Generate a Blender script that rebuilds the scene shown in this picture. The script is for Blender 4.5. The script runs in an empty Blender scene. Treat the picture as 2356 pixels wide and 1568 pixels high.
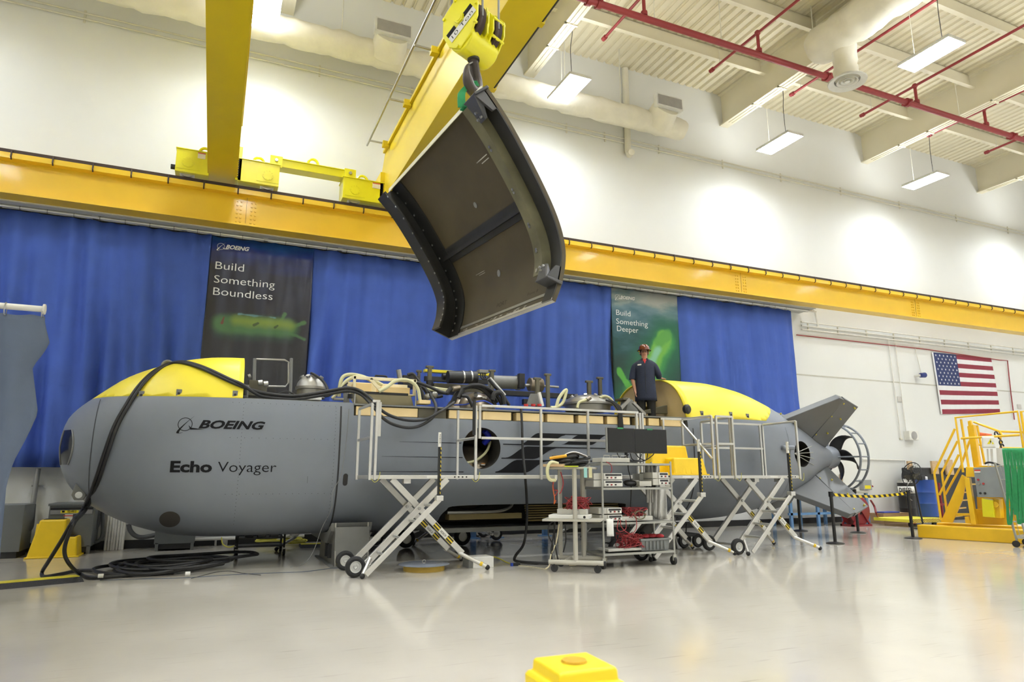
import bpy, bmesh, math, random
from mathutils import Vector, Matrix
sc = bpy.context.scene
COL = sc.collection
# ---------------------------------------------------------------- camera
F, CX, CY, CH = 1545.0, 1178.0, 784.0, 1.3          # focal length in pixels of the 2356 wide frame, camera height
PHI, TILT = math.radians(23.7), math.atan(311/1545)
_s, _c, _sp, _cp = math.sin(TILT), math.cos(TILT), math.sin(PHI), math.cos(PHI)
RT, FW, UP = (_cp, -_sp, 0), (_sp*_c, _cp*_c, _s), (-_sp*_s, -_cp*_s, _c)
cam = bpy.data.cameras.new('camera'); co = bpy.data.objects.new('camera', cam); COL.objects.link(co)
co.matrix_world = Matrix(((RT[0], UP[0], -FW[0], 0), (RT[1], UP[1], -FW[1], 0), (RT[2], UP[2], -FW[2], CH), (0, 0, 0, 1)))
cam.sensor_width = 36; cam.lens = 36*F/2356; cam.clip_end = 200
cam.dof.use_dof = True; cam.dof.focus_distance = 12.0; cam.dof.aperture_fstop = 3.6
sc.camera = co
# ---------------------------------------------------------------- world, exposure
w = bpy.data.worlds.new('hall_world'); sc.world = w; w.use_nodes = True
w.node_tree.nodes['Background'].inputs[0].default_value = (.6, .6, .55, 1)
w.node_tree.nodes['Background'].inputs[1].default_value = .05
sc.view_settings.view_transform = 'Standard'; sc.view_settings.look = 'None'
sc.view_settings.gamma = 1; sc.view_settings.use_curve_mapping = False
sc.view_settings.exposure = 1.9
sc.cycles.max_bounces = 7; sc.cycles.diffuse_bounces = 4; sc.cycles.glossy_bounces = 3; sc.cycles.transmission_bounces = 4
sc.cycles.caustics_reflective = False; sc.cycles.caustics_refractive = False
LAMP = 26.0                                          # radiance of the fluorescent panels
def at(px, py, X=None, Y=None, Z=None):              # sight line of a pixel met with one plane of the hall
    a, b = (px-CX)/F, (CY-py)/F
    d = [FW[i]+a*RT[i]+b*UP[i] for i in range(3)]
    t = (Z-CH)/d[2] if Z is not None else Y/d[1] if Y is not None else X/d[0]
    return Vector((d[0]*t, d[1]*t, d[2]*t+CH))
# ---------------------------------------------------------------- materials
MATS = {}
def mat(name, col, rough=.5, metal=0, var=.06, scale=6.0, bump=0, coat=0, bscale=None, stretch=None, spec=.5, trans=0):
    if name in MATS: return MATS[name]
    m = bpy.data.materials.new(name); m.use_nodes = True; n = m.node_tree.nodes; l = m.node_tree.links
    b = n['Principled BSDF']; b.inputs['Roughness'].default_value = rough; b.inputs['Metallic'].default_value = metal
    b.inputs['Coat Weight'].default_value = coat; b.inputs['Coat Roughness'].default_value = .08
    b.inputs['Specular IOR Level'].default_value = spec; b.inputs['Transmission Weight'].default_value = trans
    tc = n.new('ShaderNodeTexCoord'); src = tc.outputs['Object']
    if stretch:
        mp = n.new('ShaderNodeMapping'); mp.inputs['Scale'].default_value = stretch; l.new(src, mp.inputs[0]); src = mp.outputs[0]
    t = n.new('ShaderNodeTexNoise'); t.inputs['Scale'].default_value = scale; t.inputs['Detail'].default_value = 4
    l.new(src, t.inputs['Vector'])
    r = n.new('ShaderNodeMapRange'); r.inputs['To Min'].default_value = 1-var; r.inputs['To Max'].default_value = 1+var
    r.inputs['From Min'].default_value = .3; r.inputs['From Max'].default_value = .7
    l.new(t.outputs[0], r.inputs[0])
    mx = n.new('ShaderNodeVectorMath'); mx.operation = 'SCALE'; mx.inputs[0].default_value = col
    l.new(r.outputs[0], mx.inputs['Scale']); l.new(mx.outputs[0], b.inputs['Base Color'])
    if bump:
        t2 = n.new('ShaderNodeTexNoise'); t2.inputs['Scale'].default_value = bscale or scale*4; l.new(src, t2.inputs['Vector'])
        bp = n.new('ShaderNodeBump'); bp.inputs['Strength'].default_value = bump; bp.inputs['Distance'].default_value = .02
        l.new(t2.outputs[0], bp.inputs['Height']); l.new(bp.outputs[0], b.inputs['Normal'])
    MATS[name] = m; return m
def ramp_mat(name, stops, axis=2, lo=0, hi=1, rough=.5, noise=0, nscale=1.0, stretch=None):   # printed picture: colours over height plus clouds
    m = bpy.data.materials.new(name); m.use_nodes = True; n = m.node_tree.nodes; l = m.node_tree.links
    b = n['Principled BSDF']; b.inputs['Roughness'].default_value = rough
    tc = n.new('ShaderNodeTexCoord'); sx = n.new('ShaderNodeSeparateXYZ'); l.new(tc.outputs['Object'], sx.inputs[0])
    r = n.new('ShaderNodeMapRange'); r.inputs['From Min'].default_value = lo; r.inputs['From Max'].default_value = hi
    l.new(sx.outputs[axis], r.inputs[0]); f = r.outputs[0]
    if noise:
        src = tc.outputs['Object']
        if stretch:
            mp = n.new('ShaderNodeMapping'); mp.inputs['Scale'].default_value = stretch; l.new(src, mp.inputs[0]); src = mp.outputs[0]
        t = n.new('ShaderNodeTexNoise'); t.inputs['Scale'].default_value = nscale; t.inputs['Detail'].default_value = 5; l.new(src, t.inputs['Vector'])
        a = n.new('ShaderNodeMath'); a.operation = 'MULTIPLY_ADD'; a.inputs[1].default_value = noise; a.inputs[2].default_value = -noise/2
        l.new(t.outputs[0], a.inputs[0]); s2 = n.new('ShaderNodeMath'); s2.operation = 'ADD'; l.new(f, s2.inputs[0]); l.new(a.outputs[0], s2.inputs[1]); f = s2.outputs[0]
    cr = n.new('ShaderNodeValToRGB'); e = cr.color_ramp.elements
    while len(e) < len(stops): e.new(.5)
    for k, (p, c) in enumerate(stops): e[k].position = p; e[k].color = (*c, 1)
    l.new(f, cr.inputs[0]); l.new(cr.outputs[0], b.inputs['Base Color']); MATS[name] = m; return m
def glow_print(m, layers, nscale=2.5, amp=.06):          # soft printed shapes: capsules a-b in the x-z plane of the cloth
    n = m.node_tree.nodes; l = m.node_tree.links; b = n['Principled BSDF']; src = b.inputs['Base Color'].links[0].from_socket
    tc = n.new('ShaderNodeTexCoord'); nz = n.new('ShaderNodeTexNoise'); nz.inputs['Scale'].default_value = nscale; nz.inputs['Detail'].default_value = 5; l.new(tc.outputs['Object'], nz.inputs['Vector'])
    nm = n.new('ShaderNodeMapRange'); nm.inputs['From Min'].default_value = .3; nm.inputs['From Max'].default_value = .7; nm.inputs['To Min'].default_value = -amp; nm.inputs['To Max'].default_value = amp; l.new(nz.outputs[0], nm.inputs[0])
    fl = n.new('ShaderNodeVectorMath'); fl.operation = 'MULTIPLY'; fl.inputs[1].default_value = (1, 0, 1); l.new(tc.outputs['Object'], fl.inputs[0])
    def vm(op, a, bb=None):
        q = n.new('ShaderNodeVectorMath'); q.operation = op
        for i, v in enumerate((a, bb)):
            if v is None: continue
            if isinstance(v, tuple): q.inputs[i].default_value = v
            else: l.new(v, q.inputs[i])
        return q
    for a, e, ri, ro, colr, strength in layers:
        a, e = (a[0], 0, a[1]), (e[0], 0, e[1]); ab = tuple(e[i]-a[i] for i in range(3)); L2 = sum(v*v for v in ab) or 1e-6
        pa = vm('SUBTRACT', fl.outputs[0], a); dt = vm('DOT_PRODUCT', pa.outputs[0], ab)
        mm = n.new('ShaderNodeMath'); mm.operation = 'DIVIDE'; mm.inputs[1].default_value = L2; mm.use_clamp = True; l.new(dt.outputs['Value'], mm.inputs[0])
        sc_ = n.new('ShaderNodeVectorMath'); sc_.operation = 'SCALE'; sc_.inputs[0].default_value = ab; l.new(mm.outputs[0], sc_.inputs['Scale'])
        df = vm('SUBTRACT', pa.outputs[0], sc_.outputs[0]); ln = vm('LENGTH', df.outputs[0])
        ad = n.new('ShaderNodeMath'); ad.operation = 'ADD'; l.new(ln.outputs['Value'], ad.inputs[0]); l.new(nm.outputs[0], ad.inputs[1])
        mr = n.new('ShaderNodeMapRange'); mr.interpolation_type = 'SMOOTHSTEP'; mr.inputs['From Min'].default_value = ri; mr.inputs['From Max'].default_value = ro; mr.inputs['To Min'].default_value = strength; mr.inputs['To Max'].default_value = 0; l.new(ad.outputs[0], mr.inputs[0])
        mx = n.new('ShaderNodeMix'); mx.data_type = 'RGBA'; mx.inputs[7].default_value = (*colr, 1); l.new(mr.outputs[0], mx.inputs[0]); l.new(src, mx.inputs[6]); src = mx.outputs[2]
    l.new(src, b.inputs['Base Color'])
def stripe_mat(name, c1, c2, period, direction, rough=.5):         # hazard striping
    m = bpy.data.materials.new(name); m.use_nodes = True; n = m.node_tree.nodes; l = m.node_tree.links
    b = n['Principled BSDF']; b.inputs['Roughness'].default_value = rough
    tc = n.new('ShaderNodeTexCoord'); d = n.new('ShaderNodeVectorMath'); d.operation = 'DOT_PRODUCT'; d.inputs[1].default_value = direction
    l.new(tc.outputs['Object'], d.inputs[0])
    q = n.new('ShaderNodeMath'); q.operation = 'DIVIDE'; q.inputs[1].default_value = period; l.new(d.outputs['Value'], q.inputs[0])
    fr = n.new('ShaderNodeMath'); fr.operation = 'FRACT'; l.new(q.outputs[0], fr.inputs[0])
    g = n.new('ShaderNodeMath'); g.operation = 'GREATER_THAN'; g.inputs[1].default_value = .5; l.new(fr.outputs[0], g.inputs[0])
    mx = n.new('ShaderNodeMix'); mx.data_type = 'RGBA'; mx.inputs[6].default_value = (*c1, 1); mx.inputs[7].default_value = (*c2, 1)
    l.new(g.outputs[0], mx.inputs[0]); l.new(mx.outputs[2], b.inputs['Base Color']); MATS[name] = m; return m
def lamp_mat(name, col, strength):
    m = bpy.data.materials.new(name); m.use_nodes = True; b = m.node_tree.nodes['Principled BSDF']
    b.inputs['Base Color'].default_value = (.8, .8, .8, 1); b.inputs['Emission Color'].default_value = (*col, 1); b.inputs['Emission Strength'].default_value = strength
    MATS[name] = m; return m
# ---------------------------------------------------------------- mesh builder
def catmull(pts, k=6, closed=False):
    P = [Vector(p) for p in pts]; n = len(P); out = []
    for i in range(n if closed else n-1):
        g = (lambda j: P[j % n]) if closed else (lambda j: P[min(max(j, 0), n-1)])
        a, b, c, d = g(i-1), g(i), g(i+1), g(i+2)
        for s in range(k):
            t = s/k; out.append(.5*((2*b)+(c-a)*t+(2*a-5*b+4*c-d)*t*t+(3*b-a-3*c+d)*t**3))
    if not closed: out.append(P[-1])
    return out
class MB:
    def __init__(s): s.bm = bmesh.new(); s.mi = 0
    def f(s, vs):
        try: q = s.bm.faces.new(vs); q.material_index = s.mi; return q
        except ValueError: return None
    def hexa(s, c):
        v = [s.bm.verts.new(p) for p in c]
        for q in ((0, 3, 2, 1), (4, 5, 6, 7), (0, 1, 5, 4), (1, 2, 6, 5), (2, 3, 7, 6), (3, 0, 4, 7)): s.f([v[i] for i in q])
        return s
    def box(s, a, b):
        x0, x1 = sorted((a[0], b[0])); y0, y1 = sorted((a[1], b[1])); z0, z1 = sorted((a[2], b[2]))
        return s.hexa([(x0, y0, z0), (x1, y0, z0), (x1, y1, z0), (x0, y1, z0), (x0, y0, z1), (x1, y0, z1), (x1, y1, z1), (x0, y1, z1)])
    def bar(s, p, q, w, h, side=(0, 1, 0)):          # w along «side», h across it
        p, q = Vector(p), Vector(q); d = (q-p).normalized(); sd = Vector(side); sd = (sd-d*sd.dot(d))
        sd = sd.normalized() if sd.length > 1e-4 else d.orthogonal().normalized()
        u = d.cross(sd).normalized(); a, b = sd*w/2, u*h/2
        return s.hexa([p-a-b, p+a-b, p+a+b, p-a+b, q-a-b, q+a-b, q+a+b, q-a+b])
    def ring(s, c, d, r, n, up=None):
        d = Vector(d).normalized(); u = (Vector(up)-d*Vector(up).dot(d)).normalized() if up else d.orthogonal().normalized(); v = d.cross(u)
        return [s.bm.verts.new(Vector(c)+u*r*math.cos(2*math.pi*i/n)+v*r*math.sin(2*math.pi*i/n)) for i in range(n)]
    def join(s, A, B):
        n = len(A)
        for i in range(n): s.f([A[i], A[(i+1) % n], B[(i+1) % n], B[i]])
    def cyl(s, p, q, r, r2=None, n=14, cap=True):
        p, q = Vector(p), Vector(q); d = q-p; up = d.orthogonal()
        A, B = s.ring(p, d, r, n, up), s.ring(q, d, r if r2 is None else r2, n, up); s.join(A, B)
        if cap: s.f(A[::-1]); s.f(B)
        return s
    def tube(s, pts, r, n=8, closed=False, smooth=0):
        P = catmull(pts, smooth, closed) if smooth else [Vector(p) for p in pts]
        m = len(P); rings = []; up = None
        for i in range(m):
            a = P[i-1] if (i or closed) else P[0]; b = P[(i+1) % m] if (i < m-1 or closed) else P[-1]
            d = (b-a); d = d.normalized() if d.length > 1e-9 else Vector((0, 0, 1))
            up = d.orthogonal() if up is None else up-d*up.dot(d)
            if up.length < 1e-6: up = d.orthogonal()
            up.normalize(); rr = r(i/(m-1)) if callable(r) else r
            rings.append(s.ring(P[i], d, rr, n, up))
        for i in range(m-1): s.join(rings[i], rings[i+1])
        if closed: s.join(rings[-1], rings[0])
        else: s.f(rings[0][::-1]); s.f(rings[-1])
        return s
    def prism(s, poly, vec):                          # polygon in space pushed along vec
        vec = Vector(vec); A = [s.bm.verts.new(p) for p in poly]; B = [s.bm.verts.new(Vector(p)+vec) for p in poly]
        s.join(A, B); s.f(A[::-1]); s.f(B); return s
    def lathe(s, prof, c, axis=(0, 0, 1), n=24):      # (radius, height) pairs turned about an axis through c
        c = Vector(c); ax = Vector(axis).normalized(); up = ax.orthogonal(); prev = None
        for r, h in prof:
            if r < 1e-5: cur = [s.bm.verts.new(c+ax*h)]
            else: cur = s.ring(c+ax*h, ax, r, n, up)
            if prev is not None:
                if len(prev) == 1 and len(cur) > 1:
                    for i in range(n): s.f([prev[0], cur[i], cur[(i+1) % n]])
                elif len(cur) == 1 and len(prev) > 1:
                    for i in range(n): s.f([prev[i], prev[(i+1) % n], cur[0]])
                elif len(cur) > 1: s.join(prev, cur)
            prev = cur
        return s
    def ball(s, c, r, n=12, sc_=(1, 1, 1)):
        k = n//2; prof = [(r*math.sin(math.pi*i/k), -r*math.cos(math.pi*i/k)) for i in range(k+1)]; prof[0] = (0, -r); prof[-1] = (0, r)
        m0 = len(s.bm.verts); s.lathe(prof, (0, 0, 0), (0, 0, 1), n); s.bm.verts.ensure_lookup_table()
        for v in s.bm.verts[m0:]: v.co = Vector((v.co.x*sc_[0]+c[0], v.co.y*sc_[1]+c[1], v.co.z*sc_[2]+c[2]))
        return s
    def grid(s, fn, nu, nv):
        V = [[s.bm.verts.new(fn(i/nu, j/nv)) for j in range(nv+1)] for i in range(nu+1)]
        for i in range(nu):
            for j in range(nv): s.f([V[i][j], V[i+1][j], V[i+1][j+1], V[i][j+1]])
        return s
    def rect(s, a, b, t, axis=1):                     # thin plate whose front faces -Y (axis 1): corners a, b in the plate plane
        return s.box(a, (b[0], b[1]+t, b[2]) if axis == 1 else b)
def wloc(o):
    v = Vector((0, 0, 0))
    while o: v += o.location; o = o.parent
    return v
def build(mb, name, mats, parent=None, smooth=40, bevel=0, thick=0, off=0, subsurf=0, label=None, fix=True):
    if fix: bmesh.ops.recalc_face_normals(mb.bm, faces=mb.bm.faces)
    if parent is not None:
        o0 = wloc(parent)
        for v in mb.bm.verts: v.co -= o0
    me = bpy.data.meshes.new(name); mb.bm.to_mesh(me); mb.bm.free()
    for m in (mats if isinstance(mats, (list, tuple)) else [mats]): me.materials.append(m)
    if smooth:
        for p in me.polygons: p.use_smooth = True
        me.set_sharp_from_angle(angle=math.radians(smooth))
    o = bpy.data.objects.new(name, me); COL.objects.link(o)
    if parent is not None: o.parent = parent
    if thick: m = o.modifiers.new('thickness', 'SOLIDIFY'); m.thickness = thick; m.offset = off
    if bevel: m = o.modifiers.new('edges', 'BEVEL'); m.width = bevel; m.segments = 2; m.limit_method = 'ANGLE'; m.angle_limit = .6
    if subsurf: m = o.modifiers.new('round', 'SUBSURF'); m.levels = m.render_levels = subsurf
    if label: o['label'] = label
    return o
def tag(o, label=None, cat=None, group=None, kind=None):
    if label: o['label'] = label
    if cat: o['category'] = cat
    if group: o['group'] = group
    if kind: o['kind'] = kind
    return o
def thing(name, label, cat, loc=(0, 0, 0), group=None):
    o = bpy.data.objects.new(name, None); COL.objects.link(o); o.location = loc; o.empty_display_size = .1
    return tag(o, label, cat, group)
def struct(mb, name, mats, label=None, **k): return tag(build(mb, name, mats, **k), label, None, None, 'structure')
def copy_tree(o, loc=None, parent=None):
    c = o.copy(); COL.objects.link(c)
    if parent is not None: c.parent = parent
    if loc is not None: c.location = loc
    for ch in list(o.children): copy_tree(ch, None, c)
    return c
def text_pts(txt, weight=0, shear=0, res=3):          # outline of a word as a flat mesh, fitted to a unit box
    cu = bpy.data.curves.new('lettering', 'FONT'); cu.body = txt; cu.offset = weight; cu.shear = shear; cu.resolution_u = res
    o = bpy.data.objects.new('lettering', cu); COL.objects.link(o); dg = bpy.context.evaluated_depsgraph_get(); dg.update()
    me = bpy.data.meshes.new_from_object(o.evaluated_get(dg)); bpy.data.objects.remove(o)
    return me
def text_on(mb, txt, x0, z0, x1, h, yf, weight=0, shear=0, cap=None, flat=None):
    """lettering standing on the plane Y = yf(x, z): runs from x0 to x1, baseline z0, capital height h"""
    me = text_pts(txt, weight, shear); xs = [v.co.x for v in me.vertices]; a, b = min(xs), max(xs); ch = .729
    vs = []
    for v in me.vertices:
        x, z = x0+(v.co.x-a)/(b-a)*(x1-x0), z0+v.co.y/ch*h
        vs.append(mb.bm.verts.new((x, yf(x, z), z) if flat is None else flat(x, z)))
    for p in me.polygons: mb.f([vs[i] for i in p.vertices])
    bpy.data.meshes.remove(me); return mb
def poly_on(mb, pts, yf):
    mb.f([mb.bm.verts.new((x, yf(x, z), z)) for x, z in pts]); return mb
def strip_on(mb, A, B, yf, port=None):                         # quads between two point rows
    for i in range(len(A)-1):
        if port and (A[i][0]-port[0])**2+(A[i][1]-port[1])**2 < port[2]**2: continue
        mb.f([mb.bm.verts.new((x, yf(x, z), z)) for x, z in (A[i], A[i+1], B[i+1], B[i])])
    return mb
def company_logo(mb, x0, z0, x1, h, yf):              # ring crossed by a rising stroke, with a wing, then wide slanted capitals
    W = x1-x0; r = h*.82; cx, cz = x0+W*.115, z0+h*.42
    N = 40; ri = r*.9
    strip_on(mb, [(cx+r*math.cos(2*math.pi*i/N), cz+r*math.sin(2*math.pi*i/N)) for i in range(N+1)], [(cx+ri*math.cos(2*math.pi*i/N), cz+ri*math.sin(2*math.pi*i/N)) for i in range(N+1)], yf)
    c = catmull([(cx+r*1.15, cz+r*1.25, 0), (cx+r*.1, cz+r*.2, 0), (cx-r*.75, cz-r*.85, 0), (cx-r*.85, cz-r*1.35, 0), (cx-r*.2, cz-r*1.2, 0)], 8)
    m = len(c); ws = [r*.17*math.sin(math.pi*(i/(m-1))**1.6)+.001 for i in range(m)]
    strip_on(mb, [(p.x-w, p.y) for p, w in zip(c, ws)], [(p.x+w, p.y) for p, w in zip(c, ws)], yf)
    poly_on(mb, [(cx+r*.45, cz-r*.12), (cx+r*.85, cz-r*.48), (cx+r*2.6, cz-r*.72), (cx+r*.75, cz-r*.78)], yf)
    text_on(mb, 'BOEING', x0+W*.26, z0, x1, h, yf, .035, .32)
# ================================================================= the hall
YW, ZC = 14.6, 12.78
XL, XR, YB = -11.0, 31.0, -13.0
M_wall = mat('wall_paint', (.79, .80, .785), .75, var=.02, scale=.6, bump=.05, bscale=60)
M_deck = mat('ceiling_paint', (.80, .74, .56), .6, var=.03, scale=1)
M_beam = mat('beam_paint', (.80, .75, .59), .55, var=.03, scale=1)
def floor_mat():
    m = mat('polished_concrete', (.56, .522, .455), .13, var=.07, scale=.7, bump=.03, bscale=3, spec=.6, coat=.12)
    n = m.node_tree.nodes; l = m.node_tree.links; b = n['Principled BSDF']
    tc = n.new('ShaderNodeTexCoord'); mp = n.new('ShaderNodeMapping'); mp.inputs['Scale'].default_value = (1.2, 14, 1); mp.inputs['Rotation'].default_value = (0, 0, .25)
    l.new(tc.outputs['Object'], mp.inputs[0])
    t = n.new('ShaderNodeTexNoise'); t.inputs['Scale'].default_value = 1.6; t.inputs['Detail'].default_value = 6; l.new(mp.outputs[0], t.inputs['Vector'])
    r = n.new('ShaderNodeMapRange'); r.inputs['From Min'].default_value = .62; r.inputs['From Max'].default_value = .8; r.inputs['To Min'].default_value = 1; r.inputs['To Max'].default_value = .72
    l.new(t.outputs[0], r.inputs[0])
    old = b.inputs['Base Color'].links[0].from_socket
    mx = n.new('ShaderNodeVectorMath'); mx.operation = 'SCALE'; l.new(old, mx.inputs[0]); l.new(r.outputs[0], mx.inputs['Scale']); l.new(mx.outputs[0], b.inputs['Base Color'])
    return m
M_floor = floor_mat()
struct(MB().box((XL, YB, -.2), (XR, YW, 0)), 'floor', M_floor, 'polished pale concrete floor of the hall')
struct(MB().box((XL, YW, 0), (XR, YW+.3, ZC+.4)), 'wall_back', M_wall, 'tall white painted wall behind the grey submersible')
struct(MB().box((XL-.3, YB, 0), (XL, YW, ZC+.4)), 'wall_left', M_wall, 'white side wall beyond the grey drape')
struct(MB().box((XR, YB, 0), (XR+.3, YW, ZC+.4)), 'wall_right', M_wall, 'white end wall beyond the yellow stair platform')
struct(MB().box((XL, YB-.3, 0), (XR, YB, ZC+.4)), 'wall_front', M_wall, 'white wall behind the camera side of the hall')
mb = MB(); x = XL; prof = []                          # ribbed roof deck, ribs running towards the wall
while x < XR: prof += [(x, ZC), (x+.15, ZC), (x+.18, ZC+.055), (x+.224, ZC+.055)]; x += .254
for a, b in zip(prof, prof[1:]):
    mb.f([mb.bm.verts.new(p) for p in ((a[0], YB, a[1]), (b[0], YB, b[1]), (b[0], YW, b[1]), (a[0], YW, a[1]))])
struct(mb, 'ceiling', M_deck, 'cream ribbed metal roof deck', smooth=0, thick=.03, fix=False)
struct(MB().box((XL, YW-.02, 0), (XR, YW, .15)), 'baseboard_back', mat('black_rubber', (.012, .012, .013), .5), 'black rubber baseboard along the white wall')
for xb in (.75, 6.9, 13.45, 19.5, 25.6):              # tapered roof beams
    b = struct(MB().box((xb-.15, YB, 11.72), (xb+.15, YW, 11.76)).box((xb-.03, YB, 11.76), (xb+.03, YW, ZC)).box((xb-.15, YB, ZC-.05), (xb+.15, YW, ZC)), 'roof_beam', M_beam, 'cream steel roof beam running out from the white wall')
    mb = MB(); y = 13.2
    while y > 5: mb.box((xb-.17, y, 11.69), (xb+.17, y+.05, 11.72)); mb.box((xb-.17, y, 11.66), (xb-.12, y+.03, 11.74)); y -= .95
    for dx in (-.06, .05): mb.box((xb+dx, YB, 11.70), (xb+dx+.02, YW-.3, 11.72))
    build(mb, 'cable_tray', M_beam, b)
for k, (x0, x1) in enumerate(((-5.3, .6), (.9, 6.75), (7.05, 13.3), (13.6, 19.35), (19.65, 25.45), (25.75, XR))):
    for yp in (12.72, 10.8, 8.9, 7.0):
        struct(MB().box((x0+.02, yp, 12.3), (x1-.1, yp+.012, 12.73)).box((x0+.02, yp-.1, 12.3), (x1-.02, yp, 12.315)).box((x0+.02, yp, 12.72), (x1-.1, yp+.1, 12.735)), 'roof_purlin_beam', M_beam, 'cream channel purlin under the ribbed roof deck')
# wall joints, conduits and pipes on the wall
M_cond = mat('painted_conduit', (.72, .70, .60), .5)
M_wp = mat('white_pipe_paint', (.78, .77, .72), .5)
M_joint = mat('wall_joint', (.55, .54, .48), .8)
mb = MB(); zj = at(1950, 870, Y=YW).z; mb.box((14.5, YW-.006, zj-.02), (XR, YW, zj+.02))
struct(mb, 'trim_1', M_joint, 'narrow horizontal joint along the wall beside the flag')
def wallpipe(pts, r, label, m=None, name='conduit', cat='conduit', clips=None):
    t = thing(name, label, cat, pts[0]); build(MB().tube(pts, r, 8), 'pipe', m or M_cond, t)
    if clips:
        for c in clips: build(MB().box((c[0]-.02, c[1]+.02, c[2]-.14), (c[0]+.02, c[1]+.045, c[2]+.14)), 'bracket', M_cond, t)
    return t
C1 = [-5.5, -3.1, -.55, 1.55, 3.75, 6.05, 8.0, 9.2, 11.0, 13.3, 15.6, 18.2, 21, 24, 27]
wallpipe([(-7, 14.55, 10.53), (28, 14.55, 10.53)], .018, 'upper of the twin cream conduits high on the white wall', clips=[(x, 14.55, 10.47) for x in C1])
wallpipe([(-7, 14.55, 10.4), (28, 14.55, 10.4)], .018, 'lower of the twin cream conduits high on the white wall')
# ================================================================= hanging fluorescent lights
M_lamp = lamp_mat('lit_panel', (.93, .985, 1.05), LAMP)
M_uplight = lamp_mat('added_uplight_glow', (.96, .985, 1.0), LAMP*.52)  # glow of the strips added on top of the housings
M_white = mat('white_enamel', (.75, .75, .72), .4)
M_dark = mat('dark_cord', (.03, .03, .03), .6)
ZL = 10.4
def ceiling_light(x, y, label):
    t = thing('ceiling_light', label, 'light', (x, y, ZL), 'hanging fluorescent lights')
    hx, hy = .285, .59
    mb = MB(); mb.box((x-hx, y-hy, ZL+.055), (x+hx, y+hy, ZL+.07))
    for s in (-1, 1):
        mb.box((x+s*hx, y-hy, ZL), (x+s*(hx-.006), y+hy, ZL+.07)); mb.box((x-hx, y+s*hy, ZL), (x+hx, y+s*(hy-.006), ZL+.07))
    build(mb, 'housing', M_white, t, 0)
    mb = MB(); hx -= .006; hy -= .006; mb.f([mb.bm.verts.new(p) for p in ((x-hx, y-hy, ZL+.05), (x-hx, y+hy, ZL+.05), (x+hx, y+hy, ZL+.05), (x+hx, y-hy, ZL+.05))])
    build(mb, 'diffuser', M_lamp, t, 0, fix=False)
    for k in range(1, 9): build(MB().box((x-hx, y-hy+2*hy*k/9-.001, ZL+.004), (x+hx, y-hy+2*hy*k/9+.001, ZL+.049)), 'added_cutoff_blade', M_white, t, 0)  # blades added to cut off the panel's shallow light on the wall
    mb = MB()
    for s in (-.14, .14): mb.f([mb.bm.verts.new(p) for p in ((x+s-.05, y-hy, ZL+.074), (x+s+.05, y-hy, ZL+.074), (x+s+.05, y+hy, ZL+.074), (x+s-.05, y+hy, ZL+.074))])
    build(mb, 'added_uplight', M_uplight, t, 0, fix=False)  # glowing strips added to brighten the ceiling and upper wall
    build(MB().tube([(x, y+.35, ZL+.05), (x, y+.35, 12.3)], .006, 5), 'hanging_wire', M_cond, t)
    build(MB().tube([(x-.1, y-.35, ZL+.05), (x-.14, y-.37, ZL+.8), (x-.07, y-.35, ZL+1.3), (x-.1, y-.36, 12.3)], .009, 5, smooth=4), 'power_cord', M_dark, t)
    return t
LL = {(1, 0): 'lit fluorescent panel hanging beside the yellow crane girder with the plain underside', (2, 0): 'lit fluorescent panel between the hook block and the cream duct end',
      (3, 0): 'lit fluorescent panel hanging in front of the white wall, between two roof beams', (3, 1): 'lit fluorescent panel beside the round duct diffuser, highest in view',
      (4, 0): 'lit fluorescent panel hanging above the flag, lowest in view'}
first = None
for i, x in enumerate((-6.4, .25, 7.13, 13.8, 19.85, 26.4)):
    for j, y in enumerate((12.85, 8.45, 4.05, -.35, -4.75, -9.15)):
        l_ = LL.get((i, j), 'lit fluorescent panel out of view over the open hall floor')
        if first is None: first = ceiling_light(x, y, l_)
        else: c = copy_tree(first, (x, y, ZL)); c['label'] = l_
# ================================================================= air ducts
M_duct = mat('duct_wrap', (.80, .77, .66), .7, var=.05, scale=3, bump=.8, bscale=4)
M_grille = mat('register_grey', (.36, .35, .34), .5)
def lumpy(pts, r, n=24, step=.16, seed=1):
    random.seed(seed); P = [Vector(p) for p in pts]; mb = MB(); prev = None; ph = [random.uniform(0, 6) for _ in range(6)]
    d = (P[-1]-P[0]); L = d.length; k = int(L/step); ax = d.normalized(); up = Vector((0, 0, 1)); up = (up-ax*up.dot(ax)).normalized() if abs(ax.z) < .9 else Vector((0, 1, 0)); v = ax.cross(up)
    for i in range(k+1):
        c = P[0]+d*(i/k); cur = []
        band = 1-.09*(1 if i % 6 == 0 else 0)+.03*math.sin(i*1.05)
        for q in range(n):
            a = 2*math.pi*q/n; rr = r*band*(1+.035*math.sin(3*a+ph[0]+i*.9)+.03*math.sin(5*a+ph[1]-i*1.7)+random.uniform(-.03, .03))
            cur.append(mb.bm.verts.new(c+up*rr*math.cos(a)+v*rr*math.sin(a)))
        if prev: mb.join(prev, cur)
        else: mb.f(cur[::-1])
        prev = cur
    mb.f(prev); return mb
t = thing('air_duct', 'padded cream air duct running along the top of the white wall', 'duct', (-7, 13.9, 10.8))
build(lumpy([(-7, 13.9, 10.8), (11.3, 13.9, 10.8)], .30), 'duct_body', M_duct, t, 60)
for xr, yr in ((2.95, 13.55), (10.45, 13.55)):
    build(MB().cyl((xr, 13.85, 10.8), (xr, 13.45, 11.05), .42, .36, 16), 'duct_branch', M_duct, t)
    g = build(MB().box((xr-.42, 13.28, 10.95), (xr+.42, 13.44, 11.3)), 'register', M_white, t, 0)
    mb = MB().box((xr-.38, 13.265, 10.99), (xr+.38, 13.279, 11.26))
    build(mb, 'grille', M_grille, g, 0)
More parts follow.
